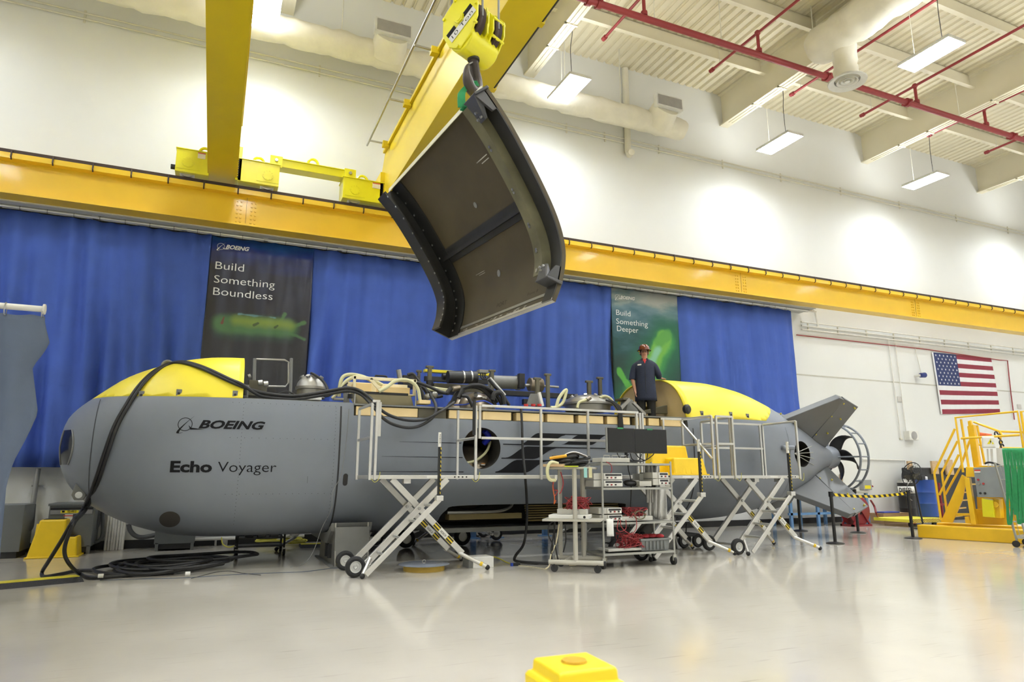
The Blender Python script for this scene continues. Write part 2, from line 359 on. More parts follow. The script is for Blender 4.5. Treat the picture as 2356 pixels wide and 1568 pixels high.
for xr in (1.9, 4.4, 7.6, 9.3): build(MB().cyl((xr, 13.9, 11.05), (xr, 13.9, ZC), .012, n=6), 'hanger_rod', M_cond, t)
t = thing('air_duct', 'fat cream duct bending down to a round ceiling diffuser', 'duct', (13.1, 10, 10.5))
build(lumpy([(13.0, 10.7, 11.75), (13.0, 3, 11.75)], .46, seed=4), 'duct_body', M_duct, t, 60)
build(lumpy([(13.15, 10.05, 11.6), (13.15, 10.05, 10.6)], .27, step=.11, seed=5), 'duct_drop', M_duct, t, 60)
mb = MB().lathe([(.43, 0), (.42, -.03), (.29, .02), (.27, .1)], (13.15, 10.05, 10.53), n=32)
d_ = build(mb, 'diffuser', M_white, t, 50, thick=.008)
for r in (.24, .15): build(MB().lathe([(r, -.02), (r-.06, .03)], (13.15, 10.05, 10.53), n=28), 'diffuser_ring', M_white, d_, 50, thick=.006)
build(MB().lathe([(0, -.03), (.06, -.02), (.05, .02)], (13.15, 10.05, 10.53), n=20), 'diffuser_core', M_white, d_, 50)
for xx in (12.72, 13.45): build(MB().tube([(xx, 10.5, 12.0), (xx, 10.5, ZC)], .015, 6), 'hanger_rod', M_cond, t)
# ================================================================= red sprinkler pipes
M_red = mat('sprinkler_red', (.30, .035, .04), .45)
t = thing('sprinkler_pipework', 'dark red sprinkler main with thin branches crossing under the roof beams', 'pipe', (4, 10.95, 11.3))
build(MB().cyl((2, 10.95, 11.3), (30, 10.95, 11.3), .075), 'main_pipe', M_red, t)
for x in (6.6, 6.85, 13.6, 16.6, 21.2): build(MB().cyl((x-.05, 10.95, 11.3), (x+.05, 10.95, 11.3), .115).box((x-.03, 10.8, 11.27), (x+.03, 11.1, 11.33)), 'coupling', M_red, t)
for x in (8.3, 10.2, 14.7, 18.8): build(MB().cyl((x, 10.95, 11.37), (x, 10.95, 12.7), .01, n=6), 'hanger_rod', M_cond, t)
for k, x in enumerate((8.03, 11.35, 14.2, 17.0, 20.0, 22.85)):
    br = build(MB().cyl((x, 3, 11.9), (x, 12.6, 11.9), .035, n=10), 'branch_pipe', M_red, t)
    build(MB().cyl((x, 10.95, 11.38), (x, 10.95, 11.9), .04, n=10), 'riser', M_red, br)
    build(MB().ball((x, 10.95, 11.9), .075, 10), 'tee', M_red, br); build(MB().cyl((x, 10.95, 11.36), (x, 10.95, 11.46), .075, n=10), 'outlet', M_red, br)
    build(MB().cyl((x, 12.55, 11.9), (x, 12.68, 11.9), .055, n=10).cyl((x, 12.6, 11.95), (x, 12.6, 11.84), .03, n=8), 'sprinkler_head', M_red, br)
    build(MB().cyl((x, 12.3, 11.92), (x, 12.3, 12.3), .008, n=5), 'hanger_rod', M_cond, br)
# ================================================================= runway beam and travelling crane
M_run = mat('runway_yellow', (.82, .53, .02), .38, var=.04, scale=1.5, coat=.2)
M_gird = mat('crane_yellow', (.70, .53, .010), .4, var=.03, scale=1.5, coat=.2)
M_lemon = mat('hoist_yellow', (.78, .72, .01), .32, var=.03, scale=3, coat=.3)
M_rail = mat('rail_brown', (.055, .035, .028), .6, metal=.3)
M_steel = mat('bare_steel', (.45, .45, .44), .35, metal=.9)
M_greyp = mat('track_grey', (.5, .5, .46), .5)
t = thing('crane_runway', 'long amber steel crane runway beam along the white wall above the blue drapes', 'crane beam', (0, 13.78, 6.15))
X0, X1 = -10.9, 30.9
build(MB().box((X0, 13.6, 6.15), (X1, 13.96, 6.19)).box((X0, 13.765, 6.19), (X1, 13.795, 6.8)).box((X0, 13.6, 6.8), (X1, 13.96, 6.9)), 'beam', M_run, t, 0)
build(MB().box((X0, 13.615, 6.9), (X1, 13.78, 6.92)).box((X0, 13.63, 6.92), (X1, 13.70, 6.975)), 'rail', M_rail, t, 0)
xk = -10.5; k = 0
while xk < 29:
    build(MB().tube([(xk, 13.72, 6.95), (xk, 13.585, 6.93), (xk, 13.575, 6.82), (xk, 13.62, 6.785)], .014, 6), 'rail_clip', M_rail, t)
    xk += .62
for xs in (-6.8, 0.22, 12.2+.72, 20.0, 27.9):
    s_ = build(MB().box((xs-.002, 13.755, 6.2), (xs+.002, 13.76, 6.8)), 'splice', M_rail, t, 0)
    for i in range(6):
        for dx in (-.17, -.1, .1, .17): build(MB().cyl((xs+dx, 13.765, 6.27+i*.085), (xs+dx, 13.745, 6.27+i*.085), .02, n=8), 'bolt', M_run, s_)
struct(MB().box((X0, 13.97, 6.125), (15.9, YW, 6.15)), 'trim_2', M_greyp, 'grey steel ledge under the crane runway')
t = thing('travelling_crane', 'yellow overhead travelling crane of two box girders above the submersible', 'crane', (1.45, 13.78, 7.0))
def girder(x0, x1, label=None):
    mb = MB(); pr = [(13.95, 7.1), (13.95, 7.75), (13.6, 8.25), (-10, 8.25), (-10, 7.1)]
    mb.prism([(x0+.03, y, z) for y, z in pr], (x1-x0-.06, 0, 0))
    mb.box((x0, -10, 7.08), (x1, 13.9, 7.12)); mb.box((x0-.02, -10, 8.23), (x1+.02, 13.6, 8.30))
    return build(mb, 'girder', M_gird, t, 0, bevel=.006, label=label)
gl = girder(-.535, 0.0); gr_ = girder(2.90, 3.46)
def end_truck(xa, xb, bolt, eye, label=None):
    e = build(MB().box((xa, 13.52, 7.03), (xb, 14.02, 7.50)).box((xa-.015, 13.5, 7.49), (xb+.015, 14.04, 7.51)), 'end_truck', M_lemon, t, 0, bevel=.006)
    wx = bolt
    build(MB().cyl((wx, 13.5, 7.24), (wx, 13.522, 7.24), .11, n=24).box((wx-.21, 13.512, 7.09), (wx+.21, 13.522, 7.42)), 'cover_plate', M_lemon, e)
    for i in range(10):
        a = i*math.pi/5; build(MB().cyl((wx+.09*math.cos(a), 13.492, 7.24+.09*math.sin(a)), (wx+.09*math.cos(a), 13.502, 7.24+.09*math.sin(a)), .009, n=6), 'bolt', M_lemon, e)
    build(MB().cyl((wx, 13.6, 7.155), (wx, 13.9, 7.155), .18, n=24), 'wheel', M_steel, e)
    build(MB().tube([(eye+.1*math.cos(a_*math.pi/8-math.pi/2*0), 13.78, 7.60+.1*math.sin(a_*math.pi/8)) for a_ in range(16)], .028, 8, closed=True), 'lifting_eye', M_lemon, e)
    return e
def tx(px, py=400): return at(px, py, Y=13.52).x
M_lab = mat('warning_label', (.80, .74, .68), .5); M_redlab = mat('label_red', (.6, .06, .05), .5)
e1 = end_truck(tx(401), tx(480), tx(430), tx(466)); e2 = end_truck(tx(547), tx(643), tx(617), tx(594)); e3 = end_truck(tx(791), tx(884), tx(819), tx(840))
e4 = end_truck(3.40, 4.3, 4.0, 3.7)
build(MB().cyl((tx(402), 13.7, 7.17), (tx(389), 13.7, 7.17), .05, n=12), 'bumper', mat('black_rubber', 0), e1); build(MB().cyl((4.3, 13.7, 7.17), (4.45, 13.7, 7.17), .05), 'bumper', mat('black_rubber', 0), e4)
for e, pa in ((e1, 451), (e3, 858)):
    lb = build(MB().box((tx(pa), 13.51, 7.35), (tx(pa+18), 13.519, 7.47)), 'warning_label', M_lab, e, 0)
    build(MB().box((tx(pa), 13.506, 7.45), (tx(pa+18), 13.509, 7.47)), 'label_band', M_redlab, e, 0)
xa, xb = tx(622), tx(818)
tie = build(MB().box((xa, 13.62, 7.52), (xb, 13.9, 7.68)).box((xa, 13.6, 7.68), (xb, 13.92, 7.70)), 'tie_beam', M_lemon, t, 0, bevel=.005)
xm = tx(722)
build(MB().tube([(xm+.1*math.cos(i*math.pi/8), 13.78, 7.78+.1*math.sin(i*math.pi/8)) for i in range(16)], .028, 8, closed=True), 'lifting_eye', M_lemon, tie)
for x in (xa+.1, xb-.1): build(MB().box((x-.12, 13.58, 7.48), (x+.12, 13.62, 7.72)), 'hinge_plate', M_lemon, tie, 0); build(MB().cyl((x, 13.54, 7.62), (x, 13.6, 7.62), .035, n=6), 'bolt', M_steel, tie)
for g, x, o in ((gl, .012, -1), (gr_, 2.885, 1)):
    for i in range(9): build(MB().cyl((x, 13.505, 7.1+i*.05), (x, 13.52, 7.1+i*.05), .016, n=6).cyl((x, 13.505, 7.1+i*.05), (x, 13.7, 7.1+i*.05), .012, n=6), 'bolt', M_dark, g)
    build(MB().box((x-.05, 13.52, 7.04), (x+.05, 14.0, 7.75)), 'end_plate', M_lemon if x < 1 else M_gird, g, 0)
# festoon pipe on arms beside the girder, conductor cable on the other side
fp = build(MB().cyl((2.52, 13.55, 8.32), (2.52, -9, 8.32), .022, n=10), 'festoon_pipe', M_steel, t)
y = 13.2
while y > 0:
    build(MB().bar((2.5, y, 8.26), (2.9, y, 8.26), .03, .03), 'pipe_arm', M_steel, fp, 0); build(MB().box((2.78, y-.06, 8.18), (2.92, y+.06, 8.3)), 'arm_bracket', M_gird, fp, 0); y -= 1.75
cb = build(MB().cyl((3.66, 13.4, 7.42), (3.66, -9, 7.42), .025, n=8), 'conductor_rail', M_dark, t)
y = 12.6
while y > 0:
    build(MB().box((3.44, y-.07, 7.45), (3.72, y+.07, 7.55)).box((3.5, y-.05, 7.38), (3.7, y+.05, 7.42)), 'rail_bracket', M_gird, cb, 0); y -= 1.75
build(MB().box((-.2, 4.2, 7.95+.35), (3.2, 6.0, 8.95)), 'trolley', M_gird, t, 0)
# ================================================================= drapes and banners on the wall
M_blue = mat('drape_blue', (.057, .120, .48), .8, var=.06, scale=2, bump=.1, bscale=120)
M_alu = mat('aluminium', (.62, .61, .58), .34, metal=.75, var=.04)
M_print = mat('print_white', (.78, .80, .82), .6, var=.01)
ZB, ZT = 1.455, 6.08
def wave(x, z, seed, amp):
    r = random.Random(seed); k = (ZT-z)/(ZT-ZB); s = 0
    for wl, a in ((1.15, .5), (.62, .8), (.37, .55), (.21, .25)):
        ph, sl, m = r.uniform(0, 6.28), r.uniform(-.12, .12), r.uniform(.6, 1.4)
        s += a*math.sin(2*math.pi*(x+sl*(z-ZT))/(wl*m)+ph)*(.35+.65*abs(math.sin(x*.9+ph*2)))
    return 14.24+amp*s*(.35+.65*min(1, k*1.6))
def drape(name, label, cat, x0, x1, m, seed, amp, lean=0, step=.05, zt=ZT):
    t = thing(name, label, cat, (x0, 14.24, ZB), 'drapes on the wall')
    nu = max(8, int((x1-x0)/step))
    def fn(u, v):
        z = ZB+(zt-ZB)*v; x = x0+(x1-x0)*u+lean*(1-v)
        sag = .03*abs(math.sin(math.pi*(x)/.42)) if v == 1 else 0
        return (x, wave(x, z, seed, amp), z-sag)
    c = build(MB().grid(fn, nu, 14), 'cloth', m, t, 80, thick=.006)
    for z in ((2.9, 4.4) if m is M_blue else ()):     # sewn cross seams
        mb = MB(); P = [(x0+.02+(x1-x0-.04)*i/nu+lean*(1-(z-ZB)/(zt-ZB)), z) for i in range(nu+1)]
        P = [(x, wave(x, z, seed, amp)-.006, z) for x, z in P]
        for i in range(nu): mb.f([mb.bm.verts.new(q) for q in (P[i], P[i+1], (P[i+1][0], P[i+1][1]+.002, z+.012), (P[i][0], P[i][1]+.002, z+.012))])
        build(mb, 'seam', m, t, 80)
    return t, (lambda x, z: wave(x, z, seed, amp)-.014)
drape('blue_drape', 'blue drape hanging from the rod between the grey drape and the dark banner', 'curtain', -9.5, -.375, M_blue, 3, .12)
drape('blue_drape', 'blue drape hanging between the dark banner and the green underwater banner', 'curtain', 1.63, 9.03, M_blue, 8, .09)
drape('blue_drape', 'blue drape hanging beyond the green underwater banner, before bare wall', 'curtain', 11.1, 15.22, M_blue, 5, .09, .08)
M_b1 = ramp_mat('dark_banner_print', [(0, (.02, .02, .022)), (.6, (.02, .019, .024)), (.86, (.022, .025, .055)), (.95, (.02, .04, .22)), (1, (.02, .10, .32))], 2, 0, 4.62, .28, .12, 1.2, (1, 1, 3))
M_b2 = ramp_mat('deep_banner_print', [(0, (.008, .02, .018)), (.45, (.008, .035, .03)), (.7, (.01, .07, .075)), (.82, (.05, .13, .18)), (.92, (.16, .26, .32)), (1, (.42, .45, .46))], 2, 0, 4.62, .6, .42, 1.3, (.8, 1, 2.2))
b1, y1 = drape('dark_banner', 'dark hanging banner with a dim green submersible and the words Build Something Boundless', 'banner', -.375, 1.63, M_b1, 21, .05, step=.03)
b2, y2 = drape('deep_sea_banner', 'teal hanging banner with a glowing green submersible and the words Build Something Deeper', 'banner', 9.03, 11.1, M_b2, 22, .006)
for b, yf, lines in ((b1, y1, [('Build', -.26, 5.385, .275), ('Something', -.262, 5.10, .888), ('Boundless', -.258, 4.845, .862)]), (b2, y2, [('Build', 9.156, 5.345, 9.59), ('Something', 9.15, 5.115, 10.114), ('Deeper', 9.167, 4.925, 9.81)])):
    for txt, xa, z, xb_ in lines: build(text_on(MB(), txt, xa, z, xb_, .165 if b is b1 else .15, yf, -.006), 'slogan_line', M_print, b, 0, fix=False)
mb = MB(); company_logo(mb, -.26, 5.83, .35, .085, y1); build(mb, 'printed_logo', M_print, b1, 0, fix=False)
mb = MB(); company_logo(mb, 9.14, 5.79, 9.745, .085, y2); build(mb, 'printed_logo', M_print, b2, 0, fix=False)
k1 = lambda x, z: (x+.375, z-ZB)
k2 = lambda x, z: (x-9.03, z-ZB)
GR, YG = (.06, .15, .05), (.20, .27, .03)
glow_print(M_b1, [(k1(.0, 4.22), k1(1.15, 4.24), .10, .34, (.025, .055, .04), .9), (k1(1.2, 4.30), k1(1.52, 4.43), .01, .05, GR, .9), (k1(1.25, 4.2), k1(1.54, 4.07), .01, .05, GR, .8), (k1(1.05, 4.42), k1(1.13, 4.58), .015, .05, GR, .9),
    (k1(-.03, 4.27), k1(1.2, 4.29), .10, .27, GR, .9), (k1(.2, 4.36), k1(1.25, 4.36), .0, .17, YG, .75), (k1(.25, 4.50), k1(.95, 4.485), .0, .022, (.12, .28, .33), .6), (k1(-.05, 4.28), k1(-.02, 4.40), .01, .03, (.16, .02, .02), .8), (k1(.55, 4.30), k1(.62, 4.34), .01, .03, (.03, .05, .02), .8), (k1(.95, 4.28), k1(1.0, 4.32), .01, .03, (.03, .05, .02), .8)], 4, .02)
glow_print(M_b2, [(k2(9.55, 3.0), k2(10.75, 4.85), .25, .95, (.01, .12, .06), .95), (k2(9.6, 3.1), k2(10.65, 4.8), .16, .42, (.05, .30, .07), .9), (k2(9.6, 3.1), k2(10.62, 4.85), .17, .27, (.16, .42, .06), .9), (k2(10.45, 4.75), k2(10.72, 4.95), .10, .2, (.08, .30, .06), .8),
    (k2(10.12, 4.1), k2(10.42, 4.52), .03, .16, (.22, .50, .38), .9), (k2(9.22, 3.88), k2(9.62, 3.35), .06, .11, (.10, .42, .06), .9), (k2(9.45, 3.45), k2(9.6, 3.2), .02, .2, (.08, .30, .07), .6), (k2(9.13, 5.65), k2(9.55, 5.72), .005, .06, (.35, .45, .5), .5)], 2.5, .05)
t = thing('curtain_rod', 'long bright metal curtain rod carrying the blue drapes and banners', 'curtain rod', (0, 14.17, 6.15), None)
build(MB().cyl((-10.5, 14.16, 6.1), (16.1, 14.16, 6.1), .03, n=12), 'rod', M_alu, t)
build(MB().cyl((-10.5, 14.27, 6.105), (15.5, 14.27, 6.105), .018, n=8), 'back_rod', M_alu, t)
x = -10
while x < 16.2: build(MB().box((x-.05, 14.12, 6.09), (x+.05, 14.3, 6.17)), 'bracket', M_alu, t, 0); x += 1.52
x = -10
while x < 15.2: build(MB().tube([(x, 14.16+.034*math.cos(a*.9), 6.09+.05*math.sin(a*.9)) for a in range(7)], .004, 4, closed=True), 'ring', M_dark, t); x += .42 if x > -5 else 2
# ================================================================= grey drape standing at the edge
M_gblue = mat('drape_grey_blue', (.115, .15, .225), .75, var=.05, scale=2, bump=.1, bscale=90)
t = thing('grey_drape', 'slate blue drape on a white pipe stand, standing nearest the submersible nose', 'curtain', (-2.6, 8.93, 0))
edge = [(3.09, -1.87), (3.0, -1.865), (2.77, -1.79), (2.62, -1.86), (2.5, -1.93), (1.98, -1.80), (1.75, -1.86), (1.45, -1.95), (1.2, -1.98), (.6, -1.97), (.03, -1.93)]
def xr(z):
    for (za, xa), (zb, xb) in zip(edge, edge[1:]):
        if za >= z >= zb: return xa+(xb-xa)*(za-z)/(za-zb)
    return edge[-1][1]
def fn(u, v):
    z = .03+v*3.06; x1 = xr(z); x = -6.0+(x1+6.0)*u; k = (3.09-z)/3.06
    y = 8.93+.13*math.sin(x*7.5+k*1.2)*(.45+.55*k)+.07*math.sin(x*13+2-k*2)*(.4+.6*k)+.03*math.sin(x*23+1)*k
    if u > .96: y += (u-.96)*1.5*math.sin(v*9)
    return (x, y, z-(.02*abs(math.sin(x*11)) if v == 1 else 0))
build(MB().grid(fn, 110, 40), 'cloth', M_gblue, t, 80, thick=.008)
build(MB().cyl((-6.2, 8.93, 3.16), (-1.9, 8.93, 3.16), .035, n=14).cyl((-1.9, 8.93, 3.16), (-1.88, 8.93, 3.16), .06, n=14), 'pipe', M_wp, t)
for x in (-1.9, -2.25, -2.6, -3.0, -3.4, -4, -5): build(MB().tube([(x, 8.93+.05*math.cos(a*.7), 3.13+.075*math.sin(a*.7)) for a in range(9)], .006, 5, closed=True), 'hook', M_steel, t)
for x in (-6.1, -4.6): build(MB().cyl((x, 8.99, .02), (x, 8.99, 3.16), .03, n=10).box((x-.25, 8.6, 0), (x+.25, 9.3, .02)), 'stand', M_wp, t)
# ================================================================= flag on the wall
t = thing('flag', 'large red, white and blue striped flag hung on the bare white wall', 'flag', (22, 14.55, 2.7))
fr = M_fr = mat('flag_red', (.26, .025, .05), .7, var=.08, scale=3); fw_ = mat('flag_white', (.80, .80, .82), .7, var=.03); fb = mat('flag_blue', (.025, .04, .14), .7, var=.08)
A, B_, C_, D_ = at(2147, 810, Y=14.55), at(2281, 823, Y=14.55), at(2303, 950, Y=14.55), at(2168, 952, Y=14.55)
def fl(u, v):                                        # u along, v down
    p = (A*(1-u)+B_*u)*(1-v)+(D_*(1-u)+C_*u)*v
    return (p.x, 14.56-.02*math.sin(u*7+v*3)*v-.012*math.sin(u*19)*v, p.z)
mb = MB(); n = 26
V = [[mb.bm.verts.new(fl(i/n, j/26)) for j in range(27)] for i in range(n+1)]
for i in range(n):
    for j in range(26):
        mb.mi = 2 if (i < 10.4-.5 and j < 14) else (0 if (j//2) % 2 == 0 else 1); mb.f([V[i][j], V[i+1][j], V[i+1][j+1], V[i][j+1]])
mb.mi = 1
for r in range(9):
    for c in range(6 if r % 2 == 0 else 5):
        u0, v0 = .385*(c+.6+(.5 if r % 2 else 0))/6.1, .538*(r+.75)/9.4; pts = []
        for k in range(10):
            rr = .021 if k % 2 == 0 else .009; a = -math.pi/2+k*math.pi/5
            q = fl(u0+rr*.62*math.cos(a), v0+rr*math.sin(a)*1.05); pts.append(mb.bm.verts.new((q[0], q[1]-.007, q[2])))
        mb.f(pts)
build(mb, 'cloth', [fr, fw_, fb], t, 0, fix=False)
build(MB().grid(lambda u, v: (fl(-.02+.025*u, v)[0], fl(0, v)[1]-.003, fl(-.02+.025*u, v)[2]), 1, 20), 'heading', fw_, t, 80, thick=.004)
# ================================================================= the submersible
D = 11.78                                            # its axis runs along the wall at this distance
M_hull = mat('hull_grey', (.196, .216, .252), .42, var=.04, scale=1.2, bump=.02, bscale=90)
M_yel = mat('fairing_yellow', (.86, .715, .035), .42, var=.03, scale=2)
M_fin = mat('fin_grey', (.105, .112, .118), .36, var=.05, scale=2)
M_foam = mat('foam_buff', (.86, .66, .34), .7, var=.04, scale=3)
M_cream = mat('cream_paint', (.80, .71, .47), .5, var=.05)
M_olive = mat('olive_frame', (.115, .105, .070), .55, var=.08)
M_blk = mat('matt_black', (.016, .016, .017), .45, var=.1)
M_decal = mat('decal_black', (.010, .010, .012), .6, var=.02, spec=.15)
M_seam = mat('seam_dark', (.03, .03, .032), .7)
M_void = mat('dark_interior', (.035, .032, .026), .7)
M_ti = mat('titanium_brown', (.26, .22, .17), .32, metal=.8, var=.06)
M_tig = mat('titanium_grey', (.36, .35, .32), .4, metal=.8, var=.05)
M_hose = mat('hose_cream', (.62, .60, .36), .45, var=.04)
M_cable = mat('cable_black', (.014, .014, .015), .5, var=.15)
M_mid = mat('fitting_grey', (.20, .20, .19), .45, var=.06)
HT = [  # x, top, bottom, half width, exponent
 (-2.06, 1.79, 1.70, .04, 2), (-2.03, 1.98, 1.50, .26, 2), (-1.97, 2.16, 1.33, .45, 2.05), (-1.85, 2.31, 1.13, .64, 2.1), (-1.64, 2.49, .93, .84, 2.2), (-1.26, 2.78, .70, 1.06, 2.35), (-.89, 2.95, .55, 1.18, 2.5), (-.43, 3.09, .44, 1.285, 2.65),
 (0.0, 3.15, .405, 1.335, 2.75), (.35, 3.16, .40, 1.355, 2.8), (2, 3.18, .40, 1.36, 2.8), (8.2, 3.27, .41, 1.36, 2.8), (9.2, 3.26, .43, 1.36, 2.8), (10.0, 3.16, .49, 1.34, 2.7), (10.76, 2.95, .62, 1.25, 2.5), (11.5, 2.66, .83, 1.06, 2.3), (12.1, 2.40, 1.06, .84, 2.15),
 (12.6, 2.18, 1.29, .58, 2), (13.0, 2.03, 1.44, .38, 2), (13.2, 1.99, 1.50, .27, 2)]
def hrow(x):
    i = 0
    while i < len(HT)-2 and x > HT[i+1][0]: i += 1
    a, b = HT[i], HT[i+1]; h = b[0]-a[0]; t = min(max((x-a[0])/h, 0), 1); out = []
    for k in range(1, 5):
        def sl(j):
            if j <= 0: return (HT[1][k]-HT[0][k])/(HT[1][0]-HT[0][0])
            if j >= len(HT)-1: return (HT[-1][k]-HT[-2][k])/(HT[-1][0]-HT[-2][0])
            d0, d1 = (HT[j][k]-HT[j-1][k])/(HT[j][0]-HT[j-1][0]), (HT[j+1][k]-HT[j][k])/(HT[j+1][0]-HT[j][0])
            return 0 if d0*d1 <= 0 else 2*d0*d1/(d0+d1)
        m0, m1 = sl(i)*h, sl(i+1)*h
        out.append((2*t**3-3*t*t+1)*a[k]+(t**3-2*t*t+t)*m0+(-2*t**3+3*t*t)*b[k]+(t**3-t*t)*m1)
    return out
def hull_y(x, z, off=.005):                           # near side of the hull
    tp, bt, hw, n = hrow(x); zc, hh = (tp+bt)/2, (tp-bt)/2
    q = min(abs((z-zc)/hh), 1.0); return D-hw*(1-q**n)**(1/n)-off
sub = thing('submersible', 'long grey and yellow unmanned submersible with its mid top fairings off', 'submarine', (5.7, D, .4))
def hull_loft():
    mb = MB(); NS = 88; prev = None
    xs = [-2.06, -2.05, -2.03, -2.0, -1.97, -1.93, -1.88, -1.82, -1.75, -1.66, -1.56]+[-1.45+.1*i for i in range(20)]+[.7+.35*i for i in range(24)]+[9.1+.15*i for i in range(30)]
    xs = [x for x in xs if x <= 13.19]+[13.2]
    for x in xs:
        tp, bt, hw, n = hrow(x); zc, hh = (tp+bt)/2, (tp-bt)/2; cur = []
        for q in range(NS):
            a = 2*math.pi*q/NS; c, s_ = math.cos(a), math.sin(a)
            cur.append(mb.bm.verts.new((x, D-hw*math.copysign(abs(c)**(2/n), c), zc+hh*math.copysign(abs(s_)**(2/n), s_))))
        if prev: mb.join(prev, cur)
        else: mb.f(cur[::-1])
        prev = cur
    mb.f(prev); bmesh.ops.recalc_face_normals(mb.bm, faces=mb.bm.faces); return mb
ZS, ZF = 2.41, 2.215
def cut(bm, co_, no):
    g = list(bm.verts)+list(bm.edges)+list(bm.faces); return bmesh.ops.bisect_plane(bm, geom=g, plane_co=co_, plane_no=no, dist=1e-5)
def drop(bm, test):
    bmesh.ops.delete(bm, geom=[f for f in bm.faces if test(f.calc_center_median())], context='FACES')
XA, XBk = .33, 8.244
TN = Vector((1, 0, -1.6)).normalized(); TP = (10.3, 0, 2.41)
tail_yellow = lambda c: (Vector(c)-Vector(TP)).dot(TN) < 0
# grey hull: closed body with the open deck sunk along the middle, pockets for port and hatch cut out
body = build(hull_loft(), 'hull_raw', [M_hull, M_void], sub, 50)
def bool_cut(o, cutter):
    m = o.modifiers.new('c', 'BOOLEAN'); m.operation = 'DIFFERENCE'; m.object = cutter; m.solver = 'EXACT'; m.material_mode = 'TRANSFER'
    try: m.use_hole_tolerant = True
    except AttributeError: pass
    dg = bpy.context.evaluated_depsgraph_get(); dg.update(); me = bpy.data.meshes.new_from_object(o.evaluated_get(dg)); o.modifiers.clear()
    old = o.data; o.data = me; bpy.data.meshes.remove(old); d = cutter.data; bpy.data.objects.remove(cutter); bpy.data.meshes.remove(d)
for poly in (((-3, ZS), (1.93, ZS), (1.93, 4), (-3, 4)), ((1.93, ZF), (XBk, ZF), (XBk, 4), (1.93, 4)), ((XBk, ZS), (10.3, ZS), (10.3+1.6*1.59, 4), (XBk, 4))):
    bool_cut(body, build(MB().prism([(x, 9, z) for x, z in poly], (0, 6, 0)), 'cutter', M_hull))
bool_cut(body, build(MB().cyl((4.03, 9.6, 1.752), (4.03, 11.6, 1.752), .335, n=48), 'cutter', M_void))
hp = catmull([(3.45, 0, .62), (3.52, 0, .76), (3.72, 0, .83), (5, 0, .84), (6.7, 0, .83), (6.95, 0, .76), (6.97, 0, .6), (6.8, 0, .5), (5, 0, .49), (3.6, 0, .5)], 5, True)
bool_cut(body, build(MB().prism([(p.x, 9.8, p.z) for p in hp], (0, 2.2, 0)), 'cutter', M_void))
bool_cut(body, build(MB().cyl((11.1, 9.9, 1.76), (11.95, 12.2, 1.76), .27, n=40), 'cutter', M_void))
body.data.name = body.name = 'hull'
for p in body.data.polygons: p.use_smooth = True
body.data.set_sharp_from_angle(angle=math.radians(40))
def top_shell(name, test, m):
    mb = hull_loft(); bm = mb.bm; cut(bm, (0, 0, ZS), (0, 0, 1)); cut(bm, (XA, 0, 0), (1, 0, 0)); cut(bm, (XBk, 0, 0), (1, 0, 0)); cut(bm, TP, TN); drop(bm, lambda c: not (c.z > ZS and test(c)))
    return build(mb, name, m, sub, 50, thick=.03, off=-1, fix=False)
nose = top_shell('nose_fairing', lambda c: c.x < XA, M_yel); tail = top_shell('tail_fairing', lambda c: c.x > XBk and tail_yellow(c), M_yel)
tp, bt, hw, n = hrow(XBk+.06); zc, hh = (tp+bt)/2, (tp-bt)/2; pr = []
for q in range(41):
    a = math.pi*q/40; c, s_ = math.cos(a), math.sin(a); z = zc+hh*abs(s_)**(2/n)
    if z > ZS: pr.append((XBk+.04, D-(hw-.03)*math.copysign(abs(c)**(2/n), c), z-.02))
build(MB().prism([(XBk+.04, pr[0][1], ZS)]+pr+[(XBk+.04, pr[-1][1], ZS)], (.1, 0, 0)), 'foam_bulkhead', M_foam, tail, 0)
# seams, stripes, lettering
def vseam(x, z0, z1, w_=.008, m=M_seam):
    zz = [z0+(z1-z0)*i/24 for i in range(25)]; mb = strip_on(MB(), [(x-w_, z) for z in zz], [(x+w_, z) for z in zz], hull_y); build(mb, 'seam', m, body, 0, fix=False)
vseam(1.735, .48, 2.35, .012); vseam(1.30, 1.2, 1.3, .002); vseam(-1.54, .9, 2.38, .004); vseam(8.35, .5, 2.2, .012); vseam(10.9, .8, 2.3, .004)
PORT = (4.03, 1.752, .37)
mbs = MB()
def band(xl, x0, x1, x2, x3, x4, zl, zh):             # black ribbon: thin line from xl, curve up x0..x1 (upper edge), lower edge x2..x3, then thin line to x4
    N = 26; e = lambda t: t*t*(3-2*t); th = .018
    ln = [(xl+(x0-xl)*i/60, th*(i+12)/72) for i in range(61)]; la, lb = [q for q in ln if q[0] < PORT[0]-.3], [q for q in ln if q[0] > PORT[0]+.3]
    build(strip_on(MB(), [(x, zl) for x, d in la], [(x, zl-d) for x, d in la], hull_y, PORT), 'hull_stripe', M_decal, body, 0, fix=False)
    strip_on(mbs, [(x, zl) for x, d in lb], [(x, zl-d) for x, d in lb], hull_y, PORT)
    U = [(x0+(x1-x0)*i/N, zl+(zh-zl)*e(i/N)) for i in range(N+1)]; L = [(x2+(x3-x2)*i/N, zl-.015+(zh-zl-.015)*e(i/N)) for i in range(N+1)]
    K = 40; A, B = [], []                            # walk both edges over the whole x range
    def edge_(P, x, lo, hi):
        if x <= P[0][0]: return lo
        if x >= P[-1][0]: return hi
        for (xa, za), (xb_, zb) in zip(P, P[1:]):
            if xa <= x <= xb_: return za+(zb-za)*(x-xa)/(xb_-xa)
    for i in range(K*2+1):
        x = x0+(x4-x0)*i/(K*2); A.append((x, edge_(U, x, zl, zh))); B.append((x, min(edge_(L, x, zl-.018, zh-.018), edge_(U, x, zl, zh)-.012)))
    strip_on(mbs, A, B, hull_y, PORT)
band(2.65, 4.72, 5.08, 5.2, 5.58, 6.6, 1.832, 2.025); build(mbs, 'hull_stripe', M_decal, body, 0, fix=False)
